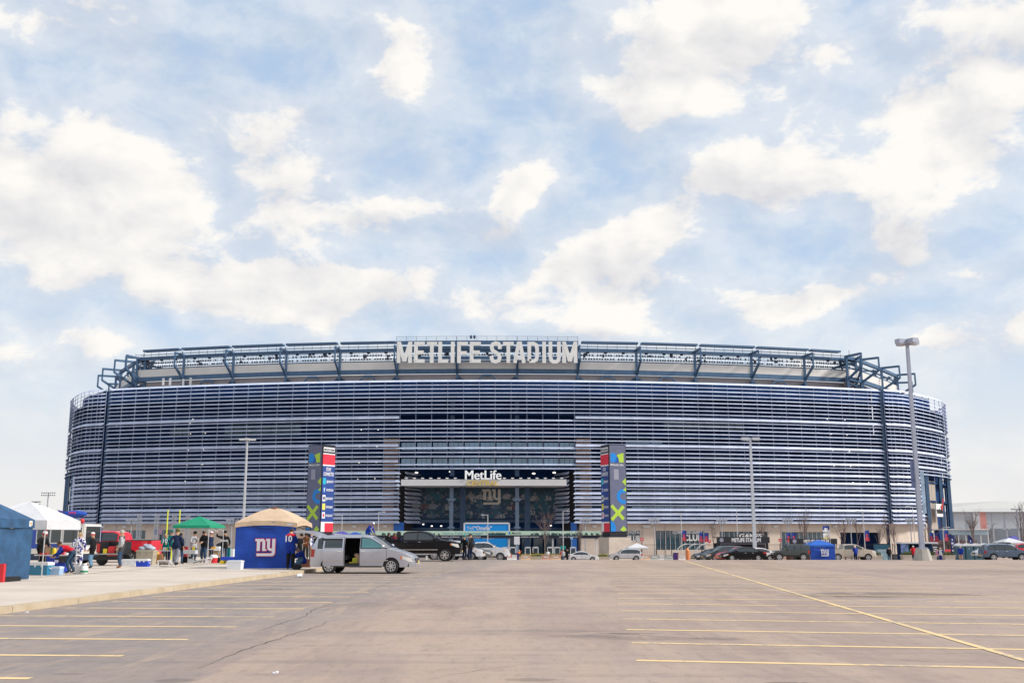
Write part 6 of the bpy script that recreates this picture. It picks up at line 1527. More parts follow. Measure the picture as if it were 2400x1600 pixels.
item('food_box', 'orange drink crate behind the small white table before the teal jersey', 'crate', fx(373, 60), 60, KZ, (.34, .3, .5), mat('crate_orange', (.6, .25, .04), .6)); item('rucksack', 'black rucksack lying near the round red drinks cooler', 'bag', fx(509, 60.5), 60.5, KZ, (.34, .24, .3), BLKP)
def campchair(label, x, y, rz, m):
    c = thing('camp_chair', label, 'chair', (x, y, KZ), rz, 'folding camp chairs'); MB().box((0, 0, .42), (.5, .46, .03)).build('seat', m, c); MB().box((0, .24, .68), (.5, .03, .48), rx=R(-10)).build('backrest', m, c)
    for a in (-1, 1):
        for q in (-1, 1): MB().tube([(a * .26, q * .23, 0), (a * .24, -q * .2, .43)], .013, 6).build('leg', POLEK, c)
        MB().tube([(a * .25, .25, .40), (a * .25, .28, .92)], .013, 6).build('back_post', POLEK, c); MB().box((a * .27, 0, .62), (.05, .44, .02)).build('armrest', m, c)
campchair('black camp chair beside the bending person', fx(150, 45.6), 45.6, R(20), BLKP); campchair('blue camp chair behind the large teal cooler', fx(120, 46.6), 46.6, R(170), CBLU)
item('holdall', 'black holdall on the ground under the wall of the slate blue tent', 'bag', fx(20, 36.6), 36.6, KZ, (.9, .3, .16), BLKP, R(80)); item('rucksack', 'small dark rucksack left of the large teal cooler', 'bag', fx(64, 42.6), 42.6, KZ, (.22, .2, .26), BLKP)
item('folded_chair', 'red and white folded chair bag at the left edge of the slate blue tent', 'bag', fx(3, 36.0), 36.0, KZ, (.16, .16, .62), REDP)
pz_ = MB(); rr = random.Random(8)
for k in range(6): pz_.ball((rr.uniform(-.13, .13), rr.uniform(-.08, .08), .05 + rr.uniform(0, .05)), (rr.uniform(.06, .11), .08, rr.uniform(.05, .09)), 7, 5)
lx, ly = flo(703, 1352, 0.0); pz_.build('litter_bag', FOAM, None, 40, (lx, ly, 0), label='crumpled white plastic bag lying by the kerb near the minivan', category='litter')
for px, py, lb in ((63, 1434, 'small white scrap of paper below the kerb at the left'), (645, 1576, 'tiny white scrap on the asphalt in the foreground')):
    lx, ly = flo(px, py, 0.0); MB().box((0, 0, .006), (.07, .05, .012), rz=.5).box((.02, 0, .018), (.04, .03, .012), rz=.9).build('paper_scrap', FOAM, None, None, (lx, ly, 0), label=lb, category='litter')
u = thing('inflatable', 'blue inflatable blimp with red lettering rising behind the white tent', 'inflatable', (fx(166, 52), 52, KZ)); MB().tube([(0, 0, 0), (0, 0, 2.7)], .02, 6).build('pole', POLEK, u)
MB().ball((0, 0, 2.62), (.62, .3, .17), 18, 10).build('hull', ROYAL, u, 60); MB().add([(-.62, 0, 2.66), (-.95, 0, 2.84), (-.55, 0, 2.74)], [(0, 1, 2)]).box((-.7, 0, 2.72), (.3, .02, .1)).build('fin', PURP, u); q = MB(); text(q, 'NYG', (0, -.30, 2.61), .12, bold=.03); q.build('lettering', KRED, u)
bl = thing('balloon', 'small red balloon beside the top of the right pole of the white tent', 'balloon', (fx(184, 47), 47, KZ)); MB().ball((0, 0, 2.20), (.10, .10, .12), 10, 7).build('balloon', REDP, bl, 60); MB().tube([(0, 0, 0), (0, 0, 2.09)], .006, 5).build('string', POLEK, bl)
gp = thing('toy_goalpost', 'tall yellow toy goalpost behind the beige bin', 'goalpost', (fx(401, 69), 69, KZ)); YG = mat('goal_yellow', (.62, .66, .04), .4, 0, .03, 2)
for s in (-1, 1): MB().tube([(s * .40, 0, 1.5), (s * .40, 0, 3.22)], .045, 8).build('upright', YG, gp)
MB().tube([(-.43, 0, 1.5), (.43, 0, 1.5)], .05, 8).build('crossbar', YG, gp); MB().tube([(0, 0, 0), (0, 0, 1.5)], .055, 8).build('post', YG, gp)
# trailer with an open back
tr = thing('utility_trailer', 'black open-backed cargo trailer with a red tail lamp, loaded with boxes', 'trailer', (fx(248, 54.5), 55.6, KZ), R(-6)); TB = mat('trailer_black', (.016, .017, .02), .4, 0, .1, 3)
for s in (-1, 1):
    MB().box((s * .62, -.05, .93), (.08, 1.1, .62)).build('side_board', TB, tr); MB().box((s * .62, -.63, .90), (.16, .06, .46)).build('tail_light', TAILL, tr); tm, rm = wheel_mesh(.30, .2, 6, DARKP); o = obj('wheel', tm, tr, (s * .68, .0, .30), PI if s < 0 else 0); obj('rim', rm, o)
MB().box((0, -.05, .58), (1.3, 1.1, .08)).box((0, .46, .93), (1.2, .08, .62)).build('bed', TB, tr); MB().box((0, -.85, .60), (1.4, .5, .05)).build('tailgate', mat('tailgate_grey', (.3, .3, .29), .5), tr); MB().box((0, -.66, .40), (1.55, .14, .22)).build('bumper', DARKP, tr)
xx, yy = tr.location.x, tr.location.y
item('cargo_box', 'red box in the open back of the black trailer', 'box', xx + .0, yy - .35, KZ + .63, (.34, .3, .36), REDP); item('cargo_box', 'tan sack right of the red box in the black trailer', 'sack', xx + .34, yy - .3, KZ + .63, (.22, .3, .42), C['tanc']); item('cargo_box', 'yellow food bag left of the red box in the black trailer', 'bag', xx - .34, yy - .4, KZ + .63, (.2, .2, .24), YELP)

# ------------------------------------------------------------------ cars on the level part of the lot
RED = paint('red', (.72, .010, .03)); SILV = mat('paint_silver', (.50, .51, .57), .30, .55, .03, 1.5, coat=.6); BLK = mat('paint_black', (.004, .005, .008), .2, 0, .04, 1.5, coat=.12, spec=.25); WHP = paint('white', (.72, .72, .74)); GRY = mat('paint_grey', (.20, .20, .21), .32, .5, .03, 1.5, coat=.6); DGRN = paint('dark_green_grey', (.045, .062, .065), .35); BEI = paint('cream', (.56, .49, .40)); BLUG = mat('paint_blue_grey', (.11, .17, .26), .3, .5, .03, 1.5, coat=.6); MARO = paint('maroon', (.16, .012, .03)); DBLK = paint('dark_blue', (.012, .02, .04)); PINK = paint('faded_red', (.62, .12, .11)); SILW = mat('paint_light_silver', (.62, .63, .66), .3, .3, .03, 1.5, coat=.6)
vx, vy = gx(857, 48.6, .6), 48.75; vz = R(-4.5)
van, V_ = car('minivan', 'silver minivan with its side door slid open and tailgate raised at the kerb', vx, vy, 0, vz, 'minivan', SILV, skip=[(1.72, 2.48, .36, 1.63)], glass=CARGT, nsp=9)
van.scale = (.935, 1, .985); ox = V_['ox']; hw = V_['hw']
ib = MB(); ib.box((2.1 + ox, -.25, .34), (1.6, 1.3, .05)).box((1.32 + ox, 0, .95), (.05, 1.6, 1.25)).box((2.98 + ox, 0, .85), (.05, 1.6, 1.05)).box((2.1 + ox, .62, 1.0), (1.7, .05, 1.3)).box((2.1 + ox, 0, 1.66), (1.6, 1.3, .03)).build('cabin_lining', INTER, van)
st = MB(); st.box((2.74 + ox, -.42, .62), (.45, .5, .16)).box((2.60 + ox, -.42, 1.0), (.14, .5, .7)).box((1.55 + ox, -.1, .72), (.45, 1.2, .2)).box((1.42 + ox, -.1, 1.1), (.14, 1.2, .6)).build('seat', mat('seat_grey', (.05, .05, .055), .9, 0, .2, 8), van)
dpan = V_['side']([(.66, .36), (.66, 1.64), (1.69, 1.66), (1.69, .36)], .075, SILV, 'sliding_door', (-1,), 8)
V_['side']([(.74, 1.17), (.74, 1.56), (1.62, 1.58), (1.62, 1.17)], .083, CARGL, 'side_window', (-1,)); V_['side']([(.66, .58), (.66, .62), (1.69, .62), (1.69, .58)], .086, CHROME, 'side_moulding', (-1,)); MB().box((1.50 + ox, -hw(1.5, 1.0) - .10, 1.02), (.22, .03, .04)).build('door_handle', CHROME, van)
MB().box((1.1 + ox, -hw(1.1, .5) + .03, 1.0), (1.0, .06, 1.2)).build('sliding_door_inner', DARKP, van)
tgm = MB(); gm = []
for i in range(6):
    tt = i / 5
    for j in range(7): yy_ = -.86 + 1.72 * j / 6; gm.append((.36 + ox - 1.22 * tt - .10 * math.sin(tt * PI) * 0, yy_ * (1 - .05 * tt), 1.74 + .10 * tt + .17 * math.sin(tt * PI * .8)))
n_ = len(gm); gm2 = [(a, b_, c - .09) for a, b_, c in gm]; fs = [(i * 7 + j, i * 7 + j + 1, (i + 1) * 7 + j + 1, (i + 1) * 7 + j) for i in range(5) for j in range(6)]
bd = [(i * 7, (i + 1) * 7) for i in range(5)] + [(i * 7 + 6, (i + 1) * 7 + 6) for i in range(5)] + [(j, j + 1) for j in range(6)] + [(35 + j, 36 + j) for j in range(6)]
tgm.add(gm + gm2, fs + [tuple(x_ + n_ for x_ in f[::-1]) for f in fs] + [(a, b_, b_ + n_, a + n_) for a, b_ in bd]); tg = tgm.build('tailgate', SILV, van, 40); MB().box((ox - .16, 0, 1.90), (.5, 1.3, .015), ry=R(20)).build('rear_window', CARGL, tg)
for s in (-1, 1): MB().tube([(.22 + ox, s * .78, 1.45), (-.30 + ox, s * .78, 1.85)], .015, 6).build('gas_strut', POLEK, van)
MB().box((.16 + ox, 0, 1.12), (.1, 1.5, .95)).build('boot_opening', INTER, van)
M4 = Matrix.Rotation(vz, 3, 'Z')
def inv_(u, yv, z_): q = M4 @ Vector(((u + ox) * .935, yv, 0)); return vx + q.x, vy + q.y, z_
q = inv_(2.20, -.62, .365); item('cargo_bag', 'lime yellow bag inside the open door of the silver minivan', 'bag', *q, (.30, .24, .34), mat('lime_cloth', (.46, .46, .03), .7, 0, .15, 6), .2)
q = inv_(2.02, -.72, .365); item('snack_packet', 'yellow packet on the door sill of the silver minivan', 'packet', *q, (.2, .14, .15), YELP)
q = inv_(2.36, -.60, .365); bgm = MB(); bgm.tube([(0, 0, 0), (.02, 0, .25), (-.08, 0, .44), (-.20, 0, .50)], [.13, .15, .13, .06], 10); bgm.build('blanket_roll', mat('tan_striped_cloth', (.40, .24, .16), .9, 0, .45, 14), None, 50, q, label='tan striped blanket bundled inside the open door of the silver minivan', category='blanket')
gxc, gyc = gx(980, 70.9, .6), 70.9
truck, T_ = car('pickup_truck', 'black crew cab pickup with chrome trim parked behind the silver minivan', gxc, gyc, 0, R(-3), 'pickup', BLK, nsp=6, rimm=CHROME)
V2 = Matrix.Rotation(R(-3), 3, 'Z')
def on_truck(u, yv): q = V2 @ Vector((u + T_['ox'], yv, 0)); return gxc + q.x, gyc + q.y
x_, y_ = on_truck(-.46, -.2); person('man in a blue hoodie and striped beanie stooping above the bed of the black pickup', x_, y_, 1.06, R(0) + 60, H=1.74, pose='stoop', top=C['royal'], pants=C['jeans'], shoes=SHOE, hat=('beanie', C['royal'], C['white']), number=('G', 'front', NUMW, .2), group='people on and around the black pickup')
MB().box((T_['ox'] - .34, 0, 1.0), (.72, 1.5, .07)).build('tailgate', BLK, truck)
x_, y_ = on_truck(.95, -.3); person('dark-haired person sitting low in the bed of the black pickup', x_, y_, .66, 150, H=1.65, pose='sit', top=C['black'], pants=C['black'], shoes=SHOE, hat=('long', HAIR), group='people on and around the black pickup')
x_, y_ = on_truck(1.3, .2); person('brown-haired person sitting beside the dark-haired one in the pickup bed', x_, y_, .66, 200, H=1.65, pose='sit', top=C['maroon'], pants=C['black'], shoes=SHOE, hat=('long', HAIRB), group='people on and around the black pickup')
x_, y_ = on_truck(1.62, -.1); item('guitar_case', 'black bag propped upright in the bed of the black pickup', 'bag', x_, y_, 1.44, (.22, .2, .52), BLKP, .3)
person('person in a black coat, dark jeans and teal beanie right of the black pickup', gx(1087, 72.5), 72.5, 0, 140, H=1.70, pose='pockets', top=C['black'], pants=C['navy'], shoes=SHOE, hat=('beanie', C['teal'], C['teal']), group='people on and around the black pickup')
person('officer in dark uniform with a grey shoulder patch and cap right of the black pickup', gx(1103, 72.5), 72.5, 0, -140, H=1.80, pose='easy', top=C['black'], sleeve=C['dgrey'], pants=C['navy'], shoes=SHOE, hat=('cap', C['black']), group='people on and around the black pickup')
car('pickup_truck', 'bright red pickup parked facing left behind the trailer and the beige bin', fx(262, 61.8) - .45, 62.4, 0, PI - R(3), 'pickup', RED, nsp=6, chrome=False)
# ------------------------------------------------------------------ beyond the crest: cars, plaza, gates
def far_car(label, px, y, kind, col, left=True, dz=0, rz=0, **k):
    return car({'pickup': 'pickup_truck', 'suv': 'parked_car', 'sedan': 'parked_car', 'jeep': 'off_road_car', 'minivan': 'minivan'}[kind], label, gx(px, y, gz(y)), y, gz(y) + dz, (PI if left else 0) + R(rz), kind, col, 'cars parked beyond the crest', **k)[0]
far_car('silver crossover partly hidden behind the bed of the black pickup', 972, 82, 'suv', SILV, True, 0, 8)
far_car('maroon car whose roof shows behind the bed and bonnet of the black pickup', 1000, 94, 'suv', MARO, False, .35, 0)
far_car('white car nose with chrome lamps just right of the two people by the black pickup', 1072, 93, 'suv', WHP, False, 0, -6)
far_car('grey crossover nosing out left of the white pickup', 1098, 103, 'suv', GRY, False, 0, -8)
far_car('white crew cab pickup in front of the blue billboard', 1132, 113, 'pickup', WHP, False, 0, -3, chrome=False)
far_car('red car half hidden behind the white pickup', 1152, 124, 'suv', RED, False, .1, -4)
far_car('white saloon car parked alone right of the gate', 1366, 160, 'sedan', WHP, False)
far_car('white estate car with roof rails below the right pylon', 1466, 150, 'suv', SILW, True, roofrack=True)
far_car('dark blue saloon at the left end of the row of parked cars', 1668, 131, 'sedan', DBLK, True, 0, 14)
far_car('dark green people carrier behind the black saloon', 1694, 125, 'minivan', DGRN, True, 0, 14, chrome=False)
far_car('red saloon between the people carrier and the black saloon', 1728, 119, 'sedan', RED, True, 0, 14)
far_car('black saloon at the front of the row of parked cars', 1741, 114.5, 'sedan', BLK, True, 0, 3)
far_car('white saloon showing its tail behind the black saloon', 1770, 121.5, 'sedan', WHP, True, 0, 5)
far_car('dark green boxy off-road car with a spare wheel on its back', 1851, 121, 'jeep', DGRN, True, lower=DARKP, chrome=False)
far_car('cream pickup with its door ajar right of the small royal blue tent', 1992, 126, 'pickup', BEI, False, chrome=False)
far_car('blue grey crossover at the far right edge', 2356, 108.5, 'suv', BLUG, False, 0, -4)
far_car('dark pickup beyond the portable toilets on the right', 2352, 150, 'pickup', BLK, True, .7); far_car('red crossover behind the blue grey crossover', 2392, 146, 'suv', RED, True, .7)
far_car('white van roof showing behind the blue grey crossover', 2330, 134, 'minivan', SILW, True, .35)
def fp(label, px, y, face, **k): k.setdefault('far', True); k.setdefault('group', 'people beyond the crest'); return person(label, gx(px, y, gz(y)), y, gz(y), face, **k)
x_ = gx(2004, 123.5, -1); fp('person in a bright blue top leaning at the open door of the cream pickup', 2006, 124, 180, H=1.75, pose='hold', top=C['royal'], pants=C['navy'], shoes=SHOE, hat=('beanie', C['white'], C['white']))
fp('person in an orange vest behind the planters near the gate', 1216, 168, 40, H=1.72, pose='raise', top=C['orange'], pants=C['navy'], shoes=SHOE, hat=('cap', C['white']))
fp('person in a white top and black trousers at the gate', 1284, 170, 0, H=1.76, pose='stand', top=C['white'], pants=C['black'], shoes=SHOE, hat=('hair', HAIR))
fp('person in a red jacket under the teal sign at the gate', 1314, 168, 60, H=1.76, pose='reach', top=C['red'], pants=C['black'], shoes=SHOE, hat=('hair', HAIR))
fp('person in pale grey left of the white saloon', 1320, 158, 10, H=1.66, pose='stand', top=C['grey'], pants=C['jeans'], shoes=SHOE, hat=('hair', HAIRB))
fp('person in a black coat touching the rear of the white saloon', 1329, 157, 120, H=1.78, pose='hold', top=C['black'], pants=C['black'], shoes=SHOE, hat=('beanie', C['black'], C['black']), hem=.3)
fp('dark figure at the turnstile portal left of the bare tree', 1250, 180, 180, H=1.75, top=C['black'], pants=C['black'], shoes=SHOE, hat=('hair', HAIR))
fp('person in dark clothes right of the cream pickup', 2085, 138, 170, H=1.80, pose='easy', top=C['black'], pants=C['jeans'], shoes=SHOE, hat=('cap', C['black']))
fp('person in a red parka left of the concrete lamp base', 2143, 128, 175, H=1.78, pose='hold', top=C['red'], pants=C['navy'], shoes=SHOE, hat=('beanie', C['grey'], C['white']), fat=1.2)
fp('person in white and red right of the concrete lamp base', 2206, 140, -40, H=1.7, pose='walk', top=C['white'], sleeve=C['royal'], pants=C['royal'], shoes=SHOE, hat=('beanie', C['red'], C['white']))
fp('person in a royal blue coat with bare legs before the portable toilets', 2253, 126, 150, H=1.74, pose='easy', top=C['royal'], pants=SKIN, shoes=SHOE, hat=('cap', C['grey']), hem=.2)
fp('person in a teal hoodie at the merchandise stall', 2136, 148, 160, H=1.72, pose='hold', top=C['green'], pants=C['black'], shoes=SHOE, hat=('hair', HAIR))
fp('dark-coated person beside the red board near the feather flag', 2234, 146, 30, H=1.7, pose='stand', top=C['navy'], pants=C['black'], shoes=SHOE, hat=('hair', HAIR))
fp('person in a pink coat beside the navy merchandise banner', 2198, 150, -60, H=1.66, top=C['pink'], pants=C['jeans'], shoes=SHOE, hat=('hair', HAIRB))
# royal blue tent with a monogram
ty = 121.5; t = canopy('canopy_tent', 'royal blue canopy tent with a white monogram wall between off-road car and cream pickup', gx(1928, ty), ty + 1.5, gz(ty), 0, 1.5, 1.78, 2.38, .18, mat('canvas_bright_blue', (.008, .10, .46), .7, 0, .08, 2), POLEW, .25, walls=(0,), wallm=ROYAL)
monogram(t, (-.28, -1.60, .52), .78, 0, MW)
canopy('canopy_tent', 'violet canopy tent with a pale monogram, seen over the minivan roof', gx(796, 104), 105, gz(104) + .0, 0, 1.35, 2.2, 2.88, .3, PURP, POLEW, .5)
vt = [o for o in COL.objects if o.get('label', '').startswith('violet canopy')][0]; mb = MB(); text(mb, 'ny', (-.15, -1.20, 2.30), .45, bold=.05, xs=1.25); mb.build('monogram', KWHT, vt)
canopy('canopy_tent', 'small bright blue canopy tent right of the violet one, over the minivan roof', gx(828, 112), 113, gz(112), 0, 1.2, 2.4, 3.0, .25, ROYAL, POLEW, .5)
fp('person in a blue hood under the bright blue canopy beyond the minivan', 818, 100, 20, H=1.85, pose='hold', top=C['royal'], pants=C['black'], shoes=SHOE, hat=('hair', HAIR)); fp('person in a blue jersey beside the bright blue canopy beyond the minivan', 838, 101, -20, H=1.85, pose='hold', top=C['royal'], pants=C['black'], shoes=SHOE, hat=('cap', C['royal'])); fp('person in green right of the bright blue canopy beyond the minivan', 852, 99, -30, H=1.80, pose='hold', top=C['green'], pants=C['black'], shoes=SHOE, hat=('hair', HAIRB))
canopy('canopy_tent', 'white canopy tent below the pylon beside the club windows', gx(1493, 172), 172, gz(172), 0, 1.7, 2.2, 2.9, .2, WHC, POLEW, .1)
# lamps
lp = shoebox_lamp('lamp_post', 'tall grey lamp post with four box lamps on a concrete base at the right', gx(2163, 72.5), 72.5, 0, 15.35, (20, 110, 200, 290), 0, .78, .30, .20, (.66, .50, .33), PURPM)
for (xa, za, w_, h_) in ((-.44, 5.0, .26, 1.9), (.2, 3.2, .30, 2.9)): MB().box((xa + w_ / 2, -.06, za + h_ / 2), (w_, .03, h_), rz=R(15 if xa > 0 else 0)).build('banner', mat('banner_blue_grey', (.24, .33, .44), .7, 0, .25, 2) if xa > 0 else mat('banner_navy', (.12, .15, .28), .7, 0, .3, 3), lp)
shoebox_lamp('lamp_post', 'slender lamp post with four round heads rising behind the tan tent', gx(567, 135, -1), 135, gz(135), 15.6, (10, 100, 190, 280), 0, .0, .30, .18, (.85, .5, .22), POLEW)
shoebox_lamp('lamp_post', 'slender lamp post with three round heads in front of the right half of the stadium', gx(1770, 135, -1), 135, gz(135), 15.7, (0, 90, 180), 0, .0, .46, .26, (.95, .6, .34), mat('lamp_pale_grey', (.52, .55, .6), .5, .1, .08, 1))
BANB = mat('banner_blue', (.01, .05, .30), .7, 0, .2, 3); BANR = mat('banner_red', (.5, .05, .09), .7, 0, .2, 3)
for px, top_, y, sd, bn, lb in ((673, 1214, 196, -1, 0, 'left of the left pylon'), (800, 1207, 196, -1, 0, 'right of the left pylon'), (886, 1199, 198, 1, 0, 'left of the entrance, right of the stooping man'), (1143, 1206, 192, -1, 0, 'in front of the blue billboard'), (1320, 1197, 192, 1, 0, 'in front of the right side of the entrance'),
                                (1598, 1202, 196, -1, 1, 'before the second club window'), (1729, 1193, 190, 1, 0, 'left of the slender three-headed lamp post'), (2027, 1197, 190, -1, 1, 'above the cream pickup'), (2145, 1186, 188, -1, 0, 'just left of the tall box-headed lamp'), (2213, 1235, 190, 1, 1, 'at the left corner of the glass pavilion')):
    z_ = gz(y); o = street_lamp('street_lamp', 'slim white street lamp ' + lb, gx(px, y), y, z_, pz(top_, y) - z_, sd, 'street lamps on the plaza')
    if bn: flag_banner(o, .1, 3.6, .8, 1.9, BANB, BANR)
for px, lb, yy in ((305, 'behind the red pickup', 206), (541, 'left of the tan tent', 204), (1372, 'between entrance and right pylon', 206), (1534, 'left of the long club window', 206), (1693, 'left end of the first black booth', 206), (1848, 'left of the second black booth', 206), (1996, 'behind the cream pickup', 206), (2137, 'behind the tall box-headed lamp', 208)):
    flood_mast('galvanised floodlight mast ' + lb, gx(px, yy), yy, -3, pz(1219, yy) + 3)
LAT = GALV
for px, lb in ((323, 'behind the cab of the red pickup'), (364, 'behind the bed of the red pickup'), (405, 'behind the olive beanie'), (437, 'above the green canopy')):
    y = 200; z0_ = -3; H_ = pz(1203, y) + 3; o = thing('lattice_tower', 'slim lattice truss tower ' + lb, 'truss tower', (gx(px, y), y, z0_), 0, 'lattice truss towers'); 
    for a in (-.3, .3):
        for c in (-.3, .3): MB().box((a, c, H_ / 2), (.09, .09, H_)).build('leg', LAT, o)
    q = MB(); k = 0
    while k * .7 < H_ - .7: q.bar((-.3, -.3, k * .7), (.3, -.3, k * .7 + .7), .06); q.bar((.3, -.3, k * .7), (-.3, -.3, k * .7 + .7), .05); q.bar((-.3, .3, k * .7), (.3, .3, k * .7 + .7), .05); q.box((0, 0, k * .7), (.7, .7, .06)); k += 1
    q.build('lattice', LAT, o)
for px, py, w_, lb in ((105, 1155, 30, 'taller'), (77, 1176, 20, 'lower')):
    y = 520; Hh = pz(py, y) + 3; o = thing('stadium_light', lb + ' of the two far floodlight arrays above the white tent', 'floodlight mast', (gx(px, y), y, -3)); MB().tube([(0, 0, 0), (0, 0, Hh)], [.5, .3], 6).build('mast', GALV, o); q = MB(); W2 = w_ / 2400 * y
    for r in range(3 if lb == 'lower' else 2):
        q.bar((-W2 / 2, 0, Hh - r * 1.2), (W2 / 2, 0, Hh - r * 1.2), .12)
        for k in range(7): q.box((-W2 / 2 + W2 * k / 6, -.2, Hh - r * 1.2 + .1), (.5, .4, .55))
    q.build('lamp_array', mat('lamp_dark_grey', (.2, .2, .21), .6), o)
kiosk('advertising pylon in front of the left half of the stadium, grey face on its left', gx(747, 186), 186, -3, R(-31), 3.45, pz(1247, 186) + 3, pz(1043, 186) + 3, False)
kiosk('advertising pylon right of the entrance, wide grey face on its right', gx(1441, 186), 186, -3, R(20), 3.45, pz(1247, 186) + 3, pz(1043, 186) + 3, True)
# gate canopy with the long printed banner
gy = 196; xa, xb = gx(772, gy), gx(1408, gy); za, zb_ = pz(1253.3, gy), pz(1243.6, gy)
gt = thing('gate_canopy', 'long gate canopy carrying a pale green banner with crowd silhouettes', 'gate canopy', (0, gy, 0))
MB().box(((xa + xb) / 2, 0, (za + zb_) / 2), (xb - xa, .2, zb_ - za)).build('banner', mat('banner_mint', (.52, .68, .55), .6, 0, .08, .12), gt); MB().box(((xa + xb) / 2, 1.2, za - .12), (xb - xa, 2.6, .2)).build('canopy_beam', KFRAME, gt); MB().box(((xa + xb) / 2, -.02, za - .36), (xb - xa, .1, .5)).build('header', mat('header_navy', (.015, .02, .045), .6), gt)
for px in (790, 905, 1000, 1090, 1192, 1296, 1398): MB().box((gx(px, gy), .6, (za - 3) / 2), (.32, .32, za + 3 - .25)).build('post', WHITEM, gt)
q = MB(); text(q, 'Home Field Advantage!', (gx(1085, gy), -.12, za + .16), .42, width=92 / 2400 * gy); q.build('lettering', mat('print_sea', (.02, .30, .40), .6), gt)
q = MB(); text(q, 'MetLife', (gx(1211, gy), -.12, za + .2), .36, width=21 / 2400 * gy, bold=.01); q.build('lettering', KFRAME, gt); q = MB(); q.prism([(gx(1192.5, gy), za + .15), (gx(1196, gy), za + .15), (gx(1196, gy), za + .62), (gx(1192.5, gy), za + .62)], -.13, -.11); q.mat(1).prism([(gx(1196.4, gy), za + .15), (gx(1199.5, gy), za + .15), (gx(1199.5, gy), za + .62)], -.13, -.11); q.build('logo_shape', [KCYAN, KLIME], gt)
for px in (1055, 1105, 1242, 1332): q = MB(); text(q, 'GENERAL ADMISSION', (gx(px, gy), -.08, za - .44), .26, width=42 / 2400 * gy, bold=.01); q.build('lettering', KWHT, gt)
q = MB(); rr = random.Random(11)
for k in range(150):
    px = rr.choice((rr.uniform(1236, 1404), rr.uniform(1142, 1185), rr.uniform(775, 1030)))
    x = gx(px, gy) + rr.uniform(-.1, .1); h_ = rr.uniform(.16, .42); b0 = za + .02
    q.prism([(x - .16, b0), (x + .16, b0), (x + .13, b0 + h_ * .6), (x - .13, b0 + h_ * .62)], -.115 - .001 * (k % 8), -.10); q.prism([(x + .09 * math.cos(a * PI / 3), b0 + h_ * .78 + .1 * math.sin(a * PI / 3)) for a in range(6)], -.115 - .001 * (k % 8), -.10)
    if rr.random() < .45: s = rr.choice((-1, 1)); q.prism([(x + s * .1, b0 + h_ * .4), (x + s * .3, b0 + h_ + .12), (x + s * .24, b0 + h_ + .14), (x + s * .05, b0 + h_ * .55)], -.113, -.10)
o = q.build('crowd_silhouettes', mat('print_silhouette', (.03, .09, .09), .6), gt); o['kind'] = 'stuff'
# billboard
by = 202; x0, x1 = gx(1088, by), gx(1193.5, by); z0, z1 = -2.0, pz(1225.5, by)
bb = thing('billboard', 'bright blue billboard with white words standing behind the gate canopy', 'billboard', (0, by, 0)); MB().box(((x0 + x1) / 2, 0, (z0 + z1) / 2), (x1 - x0, .3, z1 - z0)).build('board', mat('billboard_blue', (.0, .30, .80), .5, 0, .03, .3), bb)
q = MB()
for a, b_ in (((x0, z0), (x0, z1)), ((x1, z0), (x1, z1)), ((x0, z1), (x1, z1))): q.bar((a[0], -.1, a[1]), (b_[0], -.1, b_[1]), .28)
q.build('frame', WHITEM, bb)
q = MB(); text(q, 'Yell', (gx(1101.5, by), -.17, pz(1241, by)), .72, width=15.5 / 2400 * by); text(q, '“Omaha”', (gx(1132, by), -.17, pz(1241, by)), .72, width=41 / 2400 * by, bold=.03); text(q, 'in a winter louder!', (gx(1121, by), -.17, pz(1262, by)), .72, width=72 / 2400 * by, bold=.01); q.build('lettering', KWHT, bb)
for k, px in enumerate((1184, 1202, 1237, 1255, 1289, 1306, 1343)):
    o = thing('gate_portal', ('white turnstile portal beside the right edge of the blue billboard', 'white turnstile portal under the white notice board', 'white turnstile portal left of the spreading bare tree', 'white turnstile portal just left of the bare tree trunk', 'white turnstile portal behind the person in white', 'white turnstile portal left of the person in the red jacket', 'white turnstile portal by the blue panel at the right of the entrance')[k], 'turnstile gate', (gx(px, 193), 193, -3), 0, 'white framed turnstile portals'); w_ = .95
    for s in (-1, 1): MB().box((s * w_ / 2, 0, 1.25), (.14, .3, 2.5)).build('jamb', WHITEM, o)
    MB().box((0, 0, 2.42), (w_, .3, .24)).build('lintel', WHITEM, o); MB().box((0, .1, 1.1), (w_ - .15, .06, 2.1)).build('door_leaf', GLASS, o)
for px0, px1, py0, py1, m, lb, tx in ((1205, 1218, 1257, 1275, KWHT, 'white notice board left of the bare tree at the gate', ''), (1312, 1326, 1279, 1286, mat('sign_teal', (.0, .30, .28), .5), 'teal sign beside the person in the red jacket', ''), (1337, 1343, 1257, 1263, LBLU, 'pale blue square notice at the right of the entrance', '')):
    y = 195; MB().box((0, 0, 0), ((px1 - px0) / 2400 * y, .08, (py1 - py0) / 2400 * y)).box((0, .1, -(pz((py0 + py1) / 2, y) + 3) / 2), (.1, .1, pz((py0 + py1) / 2, y) + 3)).build('notice_board', m, None, None, (gx((px0 + px1) / 2, y), y, pz((py0 + py1) / 2, y)), label=lb, category='sign')
for k, (px, y, L, lb) in enumerate(((1214, 166, 1.6, 'planter in front of the white framed portals'), (1259, 170, 2.4, 'planter left of the person in white at the gate'), (1296, 170, 2.4, 'planter right of the person in white at the gate'), (1412, 176, 2.0, 'planter left of the right pylon'), (2047, 140, 2.0, 'planter right of the cream pickup'), (2127, 136, 1.7, 'long planter left of the concrete lamp base'), (2180, 140, 1.3, 'planter just right of the concrete lamp base'), (2222, 139, 1.4, 'planter below the navy feather flag'), (1660, 160, 1.6, 'planter left of the first black booth'), (1797, 165, 1.4, 'planter between the black booths'))):
    planter('pale concrete ' + lb, gx(px, y), y, gz(y), L, seed=k)
